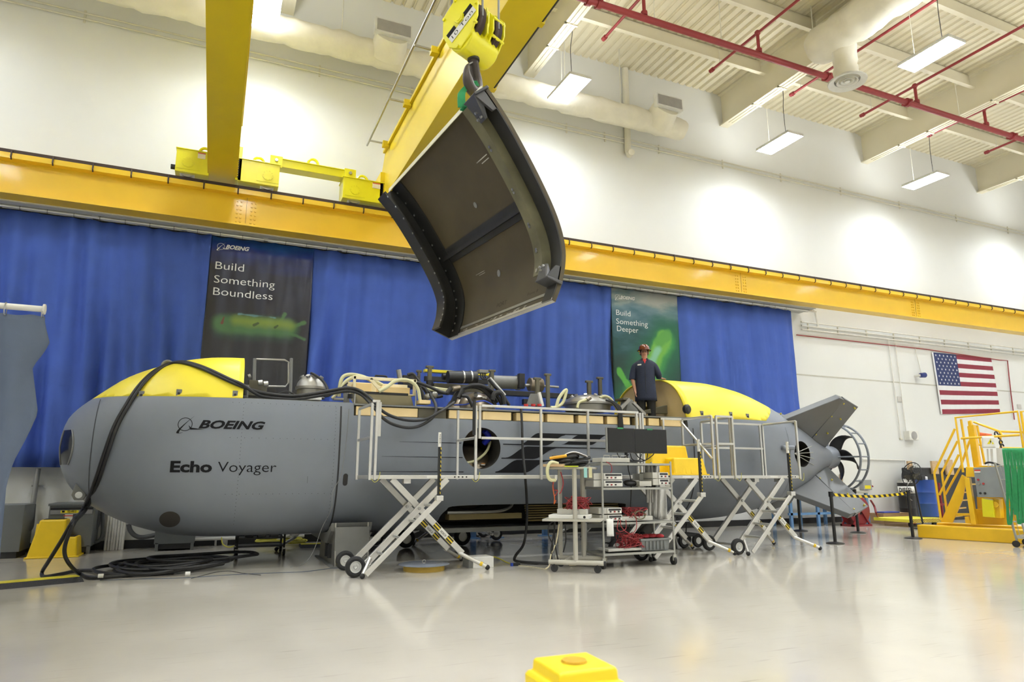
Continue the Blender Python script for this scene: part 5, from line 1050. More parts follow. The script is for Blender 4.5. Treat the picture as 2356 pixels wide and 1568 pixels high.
build(MB().tube([at(x, y, Z=.015) for x, y in ((1296, 1292), (1305, 1278), (1320, 1288), (1327, 1298), (1310, 1300))], .008, 6, smooth=5), 'cord', M_cream, pc)
# ---- shelf cart
cx0, cx1, cy0, cy1 = 5.24, 6.47, 8.66, 9.16
zs = [at(1460, y, Y=cy0).z for y in (1270, 1200, 1121, 1065)]
t = thing('shelf_cart', 'zinc four shelf cart on casters loaded with test instruments and two monitors', 'cart', (5.85, 8.9, 0))
for x in (cx0, cx1):
    for y in (cy0, cy1):
        build(MB().cyl((x, y, .15), (x, y, zs[3]+.03), .016, n=10), 'post', M_zinc, t)
        w_ = build(MB().cyl((x-.02, y+.03, .062), (x+.02, y+.03, .062), .062, n=20).cyl((x-.025, y+.03, .062), (x+.025, y+.03, .062), .02, n=10), 'caster', M_foot, t); build(MB().box((x-.03, y-.01, .06), (x+.03, y+.02, .15)), 'caster_fork', M_zinc, w_, 0, bevel=.004)
for z in zs:
    s_ = build(MB().box((cx0, cy0-.01, z-.03), (cx1, cy0+.01, z)).box((cx0, cy1-.01, z-.03), (cx1, cy1+.01, z)).box((cx0-.01, cy0, z-.03), (cx0+.01, cy1, z)).box((cx1-.01, cy0, z-.03), (cx1+.01, cy1, z)).box((cx0, cy0, z-.012), (cx1, cy1, z-.004)), 'shelf', M_zinc, t, 0)
def supply(px0, py0, px1, py1, label, Y=8.7, sock=True):
    a, b = at(px0, py1, Y=Y), at(px1, py0, Y=Y); W = b.x-a.x; z0, z1 = a.z, b.z; m_ = a.x+W*.35
    i_ = thing('power_supply', label, 'instrument', ((a.x+b.x)/2, Y+.2, z0), 'bench power supplies')
    build(MB().box((a.x, Y, z0), (b.x, Y+.35, z1)), 'case', M_inst, i_, 0, bevel=.005); f_ = build(MB().box((m_, Y-.012, z0+.004), (b.x-.006, Y, z1-.004)), 'front_panel', M_tagw, i_, 0, bevel=.003)
    build(MB().box((m_+.02, Y-.015, z1-.04), (b.x-.02, Y-.011, z1-.012)), 'display', M_instd, f_, 0)
    for k in range(3): build(MB().cyl((m_+.05+.07*k, Y-.03, z0+.03), (m_+.05+.07*k, Y-.012, z0+.03), .012, n=10), 'terminal', M_wire if k == 1 else M_instd, f_)
    return i_
zr = lambda y: y
supply(1366, 1088, 1431, 1103, 'grey power supply on the second shelf at the trolley end, upper of its pair'); supply(1366, 1104, 1432, 1119.5, 'grey power supply on the second shelf at the trolley end, lower of its pair')
supply(1502, 1086, 1537, 1100, 'grey power supply on the second shelf below the yellow stool, upper of its pair'); supply(1503, 1101, 1538, 1115.5, 'grey power supply on the second shelf below the yellow stool, lower of its pair')
supply(1378, 1167, 1430, 1182, 'grey power supply on the third shelf above the paper sheet, upper of its pair'); supply(1380, 1183, 1431, 1198.5, 'grey power supply on the third shelf above the paper sheet, lower of its pair')
def lowbox(name, label, px0, py0, px1, py1, Y, dep, m=None, handles=0):
    a, b = at(px0, py1, Y=Y), at(px1, py0, Y=Y); i_ = thing(name, label, 'instrument', ((a.x+b.x)/2, Y+dep/2, a.z)); build(MB().box((a.x, Y, a.z), (b.x, Y+dep, b.z)), 'case', m or M_inst, i_, 0, bevel=.005)
    for k in range(handles):
        x = a.x+(b.x-a.x)*(k+.6)/(handles+.3); build(MB().tube([(x-.05, Y+.02, b.z), (x-.05, Y+.02, b.z+.035), (x+.05, Y+.02, b.z+.035), (x+.05, Y+.02, b.z)], .006, 6), 'handle', M_steel, i_)
    return i_
lowbox('switch_box', 'flat grey switch box with three handles on the cart top', 1386, 1053, 1449, 1062.5, 8.75, .3, handles=3)
lowbox('relay_board', 'flat grey board with red leads on the third shelf', 1432, 1186, 1502, 1198.5, 8.72, .3); lowbox('relay_board', 'flat grey board with red leads on the bottom shelf', 1400, 1258, 1497, 1269, 8.72, .3)
lowbox('small_box', 'small grey box on the second shelf beside the hanging cloth', 1472, 1106, 1499, 1118, 8.72, .2); lowbox('converter_box', 'grey box behind the small box on the second shelf', 1472, 1089, 1500, 1104, 8.95, .2)
random.seed(3)
tangle('test_leads', 'tangle of red leads on the third shelf board', (5.86, 8.8, zs[1]+.06), .2, .1, .14, 16, M_wire); tangle('test_leads', 'tangle of red leads on the bottom shelf board', (5.78, 8.78, zs[0]+.06), .22, .1, .22, 26, M_wire)
dl = thing('test_leads', 'red leads looping below the third shelf', 'wires', (5.7, 8.64, zs[1]-.2))
for pts in ([(1423, 1195), (1420, 1215), (1428, 1222), (1440, 1215), (1440, 1195)], [(1428, 1195), (1430, 1212), (1450, 1228), (1464, 1215), (1463, 1190), (1455, 1180)], [(1395, 1062), (1405, 1068), (1408, 1080), (1405, 1087)]): build(MB().tube([at(x, y, Y=8.63) for x, y in pts], .006, 6, smooth=5), 'lead', M_wire, dl)
cw = thing('wire_coil', 'coil of thin olive wire on the third shelf', 'wires', (6.05, 8.8, zs[1]+.05))
for k in range(5): build(MB().tube([at(1468+k, 1184, Y=8.75)+Vector(((.09+.01*k)*math.cos(a*.63), .03*k-.06, .06*math.sin(a*.63))) for a in range(10)], .006, 5, closed=True, smooth=3), 'loop', mat('wire_olive', (.15, .15, .08), .6), cw)
ck = thing('dark_cloth', 'bundle of dark cloth on the second shelf between the supplies', 'cloth', at(1450, 1118, Y=8.8)); c = at(1450, 1109, Y=8.85)
for k in range(4): build(MB().ball(c+Vector((random.uniform(-.1, .1), random.uniform(-.05, .05), random.uniform(-.02, .03))), .06, 12, (1.7, 1, .7)), 'fold', M_blk, ck)
for nm, pxa, pxb, pya, pyb, lab, rot in (('l', 1398.5, 1459, 985, 1040, 'dark flat monitor on the cart, turned towards the trolley', .12), ('r', 1460.5, 1533, 988, 1042, 'dark flat monitor on the cart beside the yellow step stool', 0)):
    a, b = at(pxa, pyb, Y=8.86), at(pxb, pya, Y=8.86); m_ = thing('monitor', lab, 'monitor', ((a.x+b.x)/2, 8.88, a.z), 'twin monitors on the cart'); m_.rotation_euler.z = 0
    build(MB().box((a.x, 8.86, a.z), (b.x, 8.90, b.z)).box((a.x+.06, 8.90, a.z+.06), (b.x-.06, 8.94, b.z-.08)), 'housing', M_blk, m_, 0, bevel=.004)
    build(MB().box((a.x+.012, 8.856, a.z+.02), (b.x-.012, 8.861, b.z-.012)), 'screen', mat('screen_black', (.008, .008, .009), .25, var=.02), m_, 0); x = a.x+(b.x-a.x)*.48; build(MB().box((x-.05, 8.854, b.z-.014), (x+.05, 8.905, b.z+.006)), 'green_tape', mat('tape_green', (.03, .28, .10), .6), m_, 0)
    if nm == 'l': build(MB().box((a.x-.012, 8.862, a.z), (a.x, 8.9, b.z)), 'bezel_edge', M_zinc, m_, 0)
a = at(1441, 1062, Y=8.95); ml = thing('monitor_stand', 'black post stand carrying the twin monitors', 'stand', a); build(MB().cyl(a, (a.x, 8.95, a.z+.35), .025, n=12).box((a.x-.15, 8.86, a.z-.0), (a.x+.15, 9.06, a.z+.02)).box((a.x-.3, 8.93, a.z+.28), (a.x+.35, 8.97, a.z+.32)), 'post', M_blk, ml, 0)
mc = thing('monitor_cables', 'black cables drooping under the twin monitors', 'cables', at(1470, 1060, Y=8.9))
for pts in ([(1420, 1041), (1424, 1050), (1436, 1052), (1446, 1045)], [(1450, 1042), (1455, 1056), (1470, 1058), (1476, 1044)], [(1440, 1045), (1450, 1058), (1480, 1060), (1500, 1048), (1505, 1042)], [(1462, 1042), (1470, 1052), (1486, 1058), (1490, 1043)], [(1445, 1060), (1446, 1080), (1452, 1110), (1450, 1180), (1446, 1220), (1430, 1250)]): build(MB().tube([at(x, y, Y=8.93) for x, y in pts], .008, 6, smooth=5), 'cable', M_cable, mc)
wc = thing('white_cloth', 'pale cloth hanging through the cart shelves', 'cloth', at(1500, 1195, Y=8.98))
for (xa, xb), (ya, yb) in (((1483, 1499), (1068, 1156)), ((1501, 1517), (1068, 1190)), ((1508, 1532), (1120, 1194)), ((1488, 1503), (1110, 1188))):
    build(MB().grid(lambda u, v: at(xa+(xb-xa)*u+4*v, ya+(yb-ya)*v, Y=9.0+.03*math.sin(u*9+v*3)), 10, 8), 'fold', mat('cloth_pale', (.50, .49, .46), .8), wc, 80, thick=.006)
tt = thing('tote', 'grey ribbed plastic tote on the bottom shelf', 'tote', at(1508, 1269, Y=8.75)); a, b = at(1476, 1268, Y=8.70), at(1541, 1236, Y=8.70)
M_tote = mat('tote_grey', (.20, .21, .21), .5)
build(MB().prism([(a.x+.015, 8.72, a.z), (b.x-.015, 8.72, a.z), (b.x, 8.70, b.z), (a.x, 8.70, b.z)], (0, .38, 0)), 'body', M_tote, tt, 0, bevel=.006); build(MB().box((a.x-.015, 8.685, b.z-.03), (b.x+.015, 9.1, b.z)), 'lip', M_tote, tt, 0, bevel=.004)
for k in range(6): x = a.x+.08+k*.065; build(MB().box((x, 8.69, a.z+.02), (x+.012, 8.705, b.z-.04)), 'rib', M_tote, tt, 0)
rb = thing('red_bags', 'crumpled red bags filling the grey tote', 'bags', at(1510, 1236, Y=8.85))
for k in range(6): build(MB().ball((a.x+.12+.06*k, 8.85+random.uniform(-.08, .08), b.z+.015), .06, 10, (1.2, 1.2, .6)), 'bag', mat('bag_red', (.45, .03, .04), .5, var=.2, bump=.4, bscale=30), rb)
tagged(build(MB().grid(lambda u, v: at(1395+16*u+1.5*v, 1193+40*v, Y=8.62-.01*math.sin(v*3)), 3, 6), 'paper_sheet', mat('paper_white', (.78, .78, .76), .8), None, 60, thick=.002), 'white paper sheet hanging off the third cart shelf', 'paper')
# ================================================================= yellow step stools
M_stool = mat('stool_yellow', (.85, .57, .012), .42, var=.04)
def stool(x0, x1, xs, y0, y1, z0, zl, zh, label, flip=1):
    """two step moulded stool, tall part x0..xs, low step xs..x1, walls leaning in"""
    t = thing('step_stool', label, 'step stool', ((x0+x1)/2, (y0+y1)/2, z0), 'yellow step stools')
    k = .07; W = x1-x0
    mb = MB(); base = [(x0, y0), (x1, y0), (x1, y1), (x0, y1)]
    mb.hexa([(x0, y0, z0), (xs+.04, y0, z0), (xs+.04, y1, z0), (x0, y1, z0), (x0+k*1.6, y0+k*1.2, zh), (xs-.0, y0+k*1.2, zh), (xs-.0, y1-k*1.2, zh), (x0+k*1.6, y1-k*1.2, zh)])
    build(mb, 'tall_step', M_stool, t, 0, bevel=.025)
    mb = MB().hexa([(xs-.02, y0-.005, z0), (x1, y0-.005, z0), (x1, y1+.005, z0), (xs-.02, y1+.005, z0), (xs-.02, y0+k*.6, zl), (x1-k*.5, y0+k*.6, zl), (x1-k*.5, y1-k*.6, zl), (xs-.02, y1-k*.6, zl)])
    build(mb, 'low_step', M_stool, t, 0, bevel=.025)
    build(MB().box((x0-.02, y0-.02, z0), (x1+.03, y1+.02, z0+.025)), 'base_flange', M_stool, t, 0, bevel=.008)
    n_ = int(W/.09)
    for i in range(n_):
        x = x0+.08+i*.09
        if x < xs-.05: build(MB().bar((x, y0+.012, z0+.04), (x+.012, y0+k*1.2+.004, zh-.06), .012, .03), 'rib', M_stool, t, 0, bevel=.005)
    build(MB().box((x0+k*2.2, y0+k*1.8, zh), (xs-.04, y1-k*1.8, zh+.006)), 'grip_pad', M_blk, t, 0); build(MB().box((xs+.03, y0+k*1.2, zl), (x1-k, y1-k*1.2, zl+.006)), 'grip_pad', M_blk, t, 0)
    return t
a, b, c = at(60, 1283, Y=13.45), at(178, 1275, Y=13.45), at(147, 1240, Y=13.45)
stool(a.x, b.x, c.x, 13.4, 13.9, 0, .32, .60, 'yellow plastic step stool on the floor by the grey transformer cabinet')
a, b, c = at(1512, 1090, Y=9.6), at(1620, 1090, Y=9.6), at(1600, 1050, Y=9.6)
t = thing('step_stool', 'yellow plastic step stool on the scissor platform deck beside the monitors', 'step stool', ((a.x+b.x)/2, 9.8, 1.316), 'yellow step stools')
z0, zl, zh = 1.318, at(1590, 1053, Y=9.6).z, at(1560, 1025, Y=9.85).z; xa, xb = a.x, b.x
build(MB().hexa([(xa, 9.75, z0), (xb-.14, 9.75, z0), (xb-.14, 10.15, z0), (xa, 10.15, z0), (xa+.06, 9.8, zh), (xb-.2, 9.8, zh), (xb-.2, 10.1, zh), (xa+.06, 10.1, zh)]), 'tall_step', M_stool, t, 0, bevel=.025)
build(MB().hexa([(xa+.28, 9.5, z0), (xb, 9.5, z0), (xb, 9.8, z0), (xa+.28, 9.8, z0), (xa+.31, 9.54, zl), (xb-.05, 9.54, zl), (xb-.05, 9.82, zl), (xa+.31, 9.82, zl)]), 'low_step', M_stool, t, 0, bevel=.025)
build(MB().box((xa-.02, 9.47, z0-.002), (xb+.02, 10.17, z0+.02)), 'base_flange', M_stool, t, 0, bevel=.008)
for i in range(4): x = xa+.32+i*.11; build(MB().bar((x, 9.505, z0+.03), (x+.005, 9.545, zl-.04), .01, .03), 'rib', M_stool, t, 0, bevel=.004)
# ================================================================= foreground post
M_post = mat('post_yellow', (.90, .66, .012), .4, var=.02)
t = thing('barrier_post', 'blurred bright yellow plastic post with a square capped top, closest to the camera', 'post', (.96, 1.75, 0))
an = .12; ex, ey = Vector((math.cos(an), math.sin(an)*.0-.03, 0)).normalized(), Vector((.03, 1, 0)).normalized()
c0 = Vector((.955, 1.75, 0))
def sq(z, h): return [c0+ex*(sx*h)+ey*(sy*h)+Vector((0, 0, z)) for sx, sy in ((-1, -1), (1, -1), (1, 1), (-1, 1))]
mb = MB(); prev = None
for z, h in ((0, .12), (.03, .12), (.05, .104), (.70, .104), (.755, .104), (.765, .098), (.767, .088), (.795, .086), (.80, .08)):
    cur = [mb.bm.verts.new(p) for p in sq(z, h)]
    if prev: mb.join(prev, cur)
    else: mb.f(cur[::-1])
    prev = cur
mb.f(prev); build(mb, 'body', M_post, t, 0, bevel=.008)
build(MB().lathe([(.0, .003), (.025, .003), (.034, .006), (.036, .001)], (c0.x, c0.y, .80), n=24), 'round_hole', mat('hole_amber', (.55, .32, .01), .6), t)
import OpenImageIO as oiio, numpy as np, sys
b=oiio.ImageBuf('/workdir/render_main.png'); a=b.get_pixels(oiio.FLOAT)[:,:,:3]
s=1024/2356
for n,(x,y) in dict(floor=(1000,1450),floor2=(300,1450),floorR=(2000,1400),hull=(700,1000),hulllow=(600,1180),wallR=(1980,900),upwall=(150,60),wallmid=(1700,520),ceil=(1500,60),curt=(800,700),curtR=(1700,800),run=(200,420),runR=(1700,650),gird=(510,200),girdside=(1010,220),yel=(450,880),tailY=(1600,900),panel=(1100,560),finup=(1860,960),blk=(890,940),skid=(2200,1225),upw2=(1600,300)).items():
    p=a[int(y*s)-2:int(y*s)+3,int(x*s)-2:int(x*s)+3].reshape(-1,3).mean(0)
    print(n,(x,y),(p*255).astype(int))
# ================================================================= yellow stair platform by the end of the hall
OP = Vector((14.11, 10.28, 0)); E1 = Vector((.265, -.964, 0)).normalized(); E2 = Vector((.964, .265, 0)).normalized()
def ap(px, py, d):                                    # sight line met with the upright plane d behind the front of the skid
    r = at(px, py, Y=10.0)-Vector((0, 0, CH)); n = E2; k = ((OP+E2*d).dot(n))/(r.dot(n)); return r*k+Vector((0, 0, CH))
M_am = mat('platform_amber', (.82, .50, .012), .4, var=.04, coat=.15)
t = thing('stair_platform', 'large amber steel stair platform with handrails at the end of the hall', 'access platform', OP+E1*.9+E2*.6)
def lf(s_, d, z): return OP+E1*s_+E2*d+Vector((0, 0, z))
build(MB().hexa(obox(lf, (0, 0, 0), (3.2, .3, .27))), 'skid_beam', M_am, t, 0, bevel=.02); build(MB().hexa(obox(lf, (0, 1.1, 0), (3.2, 1.4, .27))), 'skid_beam', M_am, t, 0, bevel=.02); build(MB().hexa(obox(lf, (.0, .3, .05), (.25, 1.1, .22))), 'skid_beam', M_am, t, 0)
def pl(pts, d, th, name, m=None): return build(MB().prism([ap(x, y, d) for x, y in pts], E2*th), name, m or M_am, t, 0, bevel=.006)
for d in (.3, 1.0): pl([(2212.7, 1091), (2224, 1098), (2214, 1150), (2191, 1202), (2164, 1200)], d, .05, 'stair_stringer')
for k in range(5):
    p, q = ap(2176+8.5*k, 1188-19*k, .35), ap(2190+8.0*k, 1186-18.5*k, .35); build(MB().hexa([p, q, q+E2*.65, p+E2*.65, p-Vector((0, 0, .03)), q-Vector((0, 0, .03)), q+E2*.65-Vector((0, 0, .03)), p+E2*.65-Vector((0, 0, .03))]), 'stair_tread', M_am, t, 0)
pl([(2218, 1098), (2230, 1098), (2246, 1206), (2234, 1206)], .15, .12, 'column'); pl([(2200, 1180), (2232, 1180), (2232, 1186), (2200, 1186)], .25, .05, 'cross_bar'); pl([(2219, 1188), (2228, 1187), (2233, 1200), (2234, 1204), (2221, 1203)], .2, .08, 'wheel_fork')
pl([(2222, 1073), (2242, 1075), (2242, 1096), (2222, 1097)], .2, .5, 'landing_frame'); pl([(2244, 1170), (2340, 1172), (2340, 1208), (2244, 1206)], .45, .06, 'side_plate')
RR = .024
def rail(pts, d, name='handrail'): return build(MB().tube([ap(x, y, d) for x, y in pts], RR, 8), name, M_am, t)
rail([(2197, 986), (2149.5, 1087), (2165, 1196)], .28); rail([(2206, 1045), (2161, 1138)], .28); rail([(2203, 1014), (2167, 1086), (2178, 1176)], .95); rail([(2213, 1068), (2175, 1137)], .95)
rail([(2216, 1086), (2198, 960), (2341, 946), (2355, 1029), (2372, 1120)], .28); rail([(2231, 1088), (2211, 964)], .35); rail([(2211, 1008), (2346, 1000)], .28); rail([(2212, 1068), (2230, 1016), (2236, 1005)], .9)
rail([(2362, 1030), (2349, 946), (2400, 945)], .28); rail([(2240, 970), (2300, 992), (2304, 1000)], 1.2); rail([(2248, 978), (2266, 1068)], 1.2); rail([(2300, 992), (2360, 994)], 1.3); rail([(2300, 990), (2308, 1080)], 1.3); rail([(2240, 1020), (2265, 1024)], 1.2); rail([(2300, 1030), (2360, 1031)], 1.3)
pl([(2225, 980), (2239, 976), (2254, 1074), (2240, 1076)], .6, .16, 'mast_column'); pl([(2226, 968), (2233, 966), (2236, 980), (2228, 982)], .6, .1, 'mast_bracket')
pl([(2250, 1070), (2330, 1072), (2330, 1078), (2250, 1076)], .5, .5, 'deck_plate')
cbx = build(MB().hexa([ap(2239, 1075, .1), ap(2318, 1072, .1), ap(2318, 1144, .1), ap(2249, 1143, .1), ap(2239, 1075, .1)+E2*.3, ap(2318, 1072, .1)+E2*.3, ap(2318, 1144, .1)+E2*.3, ap(2249, 1143, .1)+E2*.3]), 'control_box', mat('control_grey', (.25, .27, .28), .45), t, 0, bevel=.006)
def dot(px, py, r, d, m, par, nm='push_button'): p = ap(px, py, d); return build(MB().cyl(p-E2*.02, p+E2*.01, r, n=14), nm, m, par)
for px, py, m_ in ((2251, 1103, M_wire), (2263, 1112, M_wire), (2253, 1112, M_tig), (2256, 1134, M_blk), (2266.5, 1134, M_blk)): dot(px, py, .022, .1, m_, cbx)
def plate(par, x0, y0, x1, y1, d, m, nm): return build(MB().prism([ap(x0, y0, d), ap(x1, y0, d), ap(x1, y1, d), ap(x0, y1, d)], E2*.006), nm, m, par, 0)
plate(cbx, 2242, 1080, 2255.5, 1087, .09, M_tagw, 'warning_label'); plate(cbx, 2242, 1080, 2255.5, 1083, .088, M_redlab, 'label_band')
pl([(2247, 1142), (2340, 1142), (2340, 1174), (2249, 1172)], .75, .06, 'back_plate'); pl([(2258, 1146), (2284, 1150), (2288, 1190), (2261, 1188)], .12, .25, 'gearbox', M_lemon); pl([(2284, 1146), (2298, 1148), (2303, 1192), (2288, 1190)], .2, .25, 'motor_bracket', M_am); dot(2290, 1160, .06, .18, M_am, t, 'gear_flange')
build(MB().tube([ap(x, y, .3) for x, y in ((2266, 1066), (2275, 1063), (2290, 1066), (2305, 1073))], .02, 8, smooth=5), 'power_cable', M_cable, t)
sg = tag(build(MB().grid(lambda u, v: ap(2259+(28+4*v)*u, 1003+27*v, .24+.02*math.sin(u*5+v*2)), 8, 6), 'hazard_sign', mat('sign_white', (.78, .77, .74), .6), None, 60, thick=.004), 'white sheet with a yellow electrical hazard triangle on the platform rail', 'sign')
so = lambda px, py: ap(px, py, .22)
build(MB().prism([so(2271, 1021), so(2287, 1021), so(2279, 1008)], E2*.004), 'triangle', mat('sign_yellow', (.85, .72, .02), .5), sg, 0); build(MB().prism([ap(2279.5, 1011, .215), ap(2277, 1016, .215), ap(2279.3, 1016, .215), ap(2278, 1020, .215), ap(2281.5, 1015, .215), ap(2279.6, 1015, .215)], E2*.003), 'lightning_bolt', M_decal, sg, 0)
for x0, x1, y0, y1 in ((2262, 2266, 1032, 1072), (2270, 2276, 1032, 1072), (2284, 2300, 1030, 1070)): build(MB().prism([ap(x0+8, y0, .4), ap(x1+8, y0, .4), ap(x1+10, y1, .4), ap(x0+10, y1, .4)], E2*.01), 'white_strip', M_tagw, t, 0)
tag(build(MB().grid(lambda u, v: ap(2254+28*u, 994+12*v+4*u, .8+.02*math.sin(u*9)), 8, 3), 'orange_flag', mat('flag_orange', (.75, .16, .06), .6), None, 60, thick=.004), 'orange safety cloth tied to the stair platform rail', 'flag')
clp = thing('cable_clamps', 'black clamps and cords hooked over the stair platform rail', 'clamps', ap(2300, 1010, .5))
for x, y in ((2292, 998), (2300, 1004), (2303, 1018), (2306, 1026)): c = ap(x, y, .5); build(MB().tube([c+Vector((.05*math.cos(a), 0, .05*math.sin(a))) for a in range(6)], .014, 6, smooth=4), 'clamp', M_blk, clp)
# ---- wire cart with green slings
t = thing('sling_cart', 'galvanised wire cart on casters hung with slings, at the picture edge', 'cart', (14.1, 8.35, 0))
c0_ = at(2341, 1252, Z=.05); gx, gy = c0_.x, c0_.y
def gp(s_, d, z): return Vector((gx, gy, 0))+E1*s_+E2*d+Vector((0, 0, z))
for s_ in (.0, .7):
    for d in (0, .6):
        zt = 1.56 if s_ < .5 else 1.5; build(MB().bar(gp(s_-.22*0, d, .12), gp(s_-.18*(1 if s_ == 0 else 1), d, zt), .03, .03), 'post', M_zinc, t, 0); w_ = build(MB().cyl(gp(s_-.02, d, .06)-E2*.02, gp(s_-.02, d, .06)+E2*.02, .06, n=18), 'caster', M_foot, t)
for k in range(6): z = .2+.26*k; build(MB().tube([gp(-.02-.026*k*1.1, 0, z), gp(.7, 0, z), gp(.7, .6, z), gp(-.02, .6, z)], .008, 6, closed=True), 'wire_band', M_zinc, t)
for k in range(8): build(MB().tube([gp(.06+.08*k, 0, .2), gp(-.1+.08*k, 0, 1.5)], .005, 5), 'upright_wire', M_zinc, t)
build(MB().hexa(obox(gp, (-.02, 0, .16), (.7, .6, .19))), 'shelf', M_zinc, t, 0)
random.seed(6)
for k in range(7):
    x0 = 2307+k*7.5; b_ = 1160+random.uniform(-10, 62); s1 = thing('green_sling', ('green sling draped over the wire cart, nearest the grey control box', 'green sling draped second from the control box end of the cart', 'green sling draped third from the control box end of the cart', 'green sling draped fourth from the control box end of the cart', 'green sling draped fifth from the control box end of the cart', 'green sling draped sixth from the control box end of the cart', 'green sling at the frame edge of the wire cart')[k], 'sling', ap(x0, b_, -.35), 'slings on the wire cart')
    dd = -.02-.012*k; P_ = lambda px, py, o=0: Vector(gp(0, dd+o, 0))*0+ap(px, py, (gp(0, dd-.03+o, 0)-OP).dot(E2))
    pts = [P_(x0+2, 1034), P_(x0+5, 1060), P_(x0+9+random.uniform(-2, 2), 1110), P_(x0+12, b_-20), P_(x0+16, b_), P_(x0+21, b_-22), P_(x0+18+random.uniform(-2, 2), 1110), P_(x0+12, 1060), P_(x0+8, 1033), P_(x0+5, 1031, .15)]
    mb = MB(); prev = None
    for p in catmull(pts, 5, True)+[catmull(pts, 5, True)[0]]:
        cur = [mb.bm.verts.new(p+E1*a-E2*b) for a, b in ((-.022, 0), (.022, 0), (.022, .008), (-.022, .008))]
        if prev: mb.join(prev, cur)
        prev = cur
    build(mb, 'web', M_sling, s1, 60)
# ================================================================= stanchions and tape
M_std = mat('stanchion_black', (.012, .012, .013), .4)
SP = [at(1922, 1250, Z=0), at(1975, 1225, Z=0), at(2101, 1238, Z=0), at(1842, 1221, Z=0)]
SL = ['black stanchion in front of the lower tail fin', 'black stanchion under the propeller guard', 'black stanchion at the far end of the hazard tape near the drums', 'black stanchion behind the ladder platform beside the tail']
for p, l_ in zip(SP, SL):
    t = thing('stanchion', l_, 'stanchion', p, 'black barrier stanchions'); build(MB().lathe([(0, 0), (.17, 0), (.17, .012), (.12, .03), (.03, .04), (0, .04)], p, n=28), 'base', M_std, t); build(MB().cyl(p+Vector((0, 0, .03)), p+Vector((0, 0, .9)), .032, n=14), 'pole', M_std, t); build(MB().cyl(p+Vector((0, 0, .9)), p+Vector((0, 0, 1.0)), .045, n=16), 'tape_head', M_std, t)
def tape(a, b, label):
    a, b = a+Vector((0, 0, .94)), b+Vector((0, 0, .94)); d = (b-a).normalized(); a, b = a+d*.06, b-d*.06
    m_ = stripe_mat('tape_'+str(len(MATS)), (.75, .55, .02), (.015, .015, .015), .14, (d.x*.8, d.y*.8, .6))
    mb = MB(); N = 20; rows = [[mb.bm.verts.new(a+(b-a)*(i/N)+Vector((0, 0, s_*.028-.05*math.sin(math.pi*i/N)))) for s_ in (-1, 1)] for i in range(N+1)]
    for A_, B__ in zip(rows, rows[1:]): mb.f([A_[0], B__[0], B__[1], A_[1]])
    return tag(build(mb, 'barrier_tape', m_, None, 0, thick=.003), label, 'barrier tape')
tape(SP[0], SP[2], 'yellow and black striped barrier tape stretched towards the drums')
# ================================================================= along the wall, right of the tail
M_stl = mat('bench_blue', (.12, .26, .48), .5); M_drum = mat('drum_blue', (.015, .06, .30), .4)
def wp(px, py, Y): return at(px, py, Y=Y)
t = thing('work_bench', 'blue tubular work bench against the wall behind the tail fins', 'bench', wp(1930, 1195, 13.9))
for px in (1818, 1880, 1938, 1994):
    a = wp(px, 1150, 13.6); build(MB().box((a.x-.04, 13.58, 0), (a.x+.04, 13.64, .86)), 'leg', M_stl, t, 0); build(MB().box((a.x-.03, 14.2, 0), (a.x+.05, 14.26, .86)), 'leg', M_stl, t, 0)
a, b = wp(1812, 1150, 13.6).x, wp(1996, 1150, 13.6).x
build(MB().box((a, 13.55, .84), (b, 14.3, .9)), 'bench_top', mat('bench_board', (.40, .39, .35), .6), t, 0, bevel=.005); build(MB().box((a, 13.58, .3), (b, 13.63, .36)), 'stretcher', M_stl, t, 0)
c = wp(1966, 1165, 13.3); t = thing('hose_reel', 'dark red hose reel standing under the bench by the propeller', 'hose reel', (c.x, 13.3, 0))
M_dred = mat('reel_red', (.22, .015, .02), .4)
for y in (13.15, 13.45): build(MB().lathe([(.10, -.01), (.36, -.015), (.38, 0), (.36, .015), (.10, .01)], (c.x, y, .40), (0, 1, 0), 32), 'reel_disc', M_dred, t)
build(MB().cyl((c.x, 13.14, .4), (c.x, 13.46, .4), .2, n=24), 'hose_drum', M_cable, t); build(MB().box((c.x-.36, 13.1, 0), (c.x+.36, 13.16, .05)).box((c.x-.36, 13.44, 0), (c.x+.36, 13.5, .05)).box((c.x-.36, 13.1, 0), (c.x-.3, 13.5, .05)), 'frame', M_dred, t, 0)
for y in (13.12, 13.48): build(MB().bar((c.x-.3, y, .03), (c.x, y, .45), .04, .04).bar((c.x+.3, y, .03), (c.x, y, .45), .04, .04), 'frame_leg', M_dred, t, 0)
build(MB().tube([wp(2003, 1150, 13.3), wp(2012, 1165, 13.3), wp(2018, 1185, 13.3), at(2030, 1192, Z=.03), at(2060, 1190, Z=.03)], .025, 8, smooth=5), 'hose', M_dred, t)
a = wp(2033, 1190, 13.5); b = wp(2090, 1168, 13.5); t = thing('cardboard_box', 'long low cardboard box on the floor before the drums', 'box', ((a.x+b.x)/2, 13.7, 0))
M_card = mat('cardboard', (.38, .24, .13), .8); build(MB().box((a.x, 13.5, 0), (b.x, 14.0, .28)), 'carton', M_card, t, 0, bevel=.005); build(MB().box((a.x, 13.49, .28), (b.x, 13.75, .285)), 'flap', M_card, t, 0)
tag(build(MB().box((a.x+.1, 13.55, .286), (b.x-.3, 13.85, .32)), 'blue_pad', mat('pad_blue', (.03, .05, .3), .7), None, 0, bevel=.01), 'thin blue pad lying on the cardboard box', 'pad')
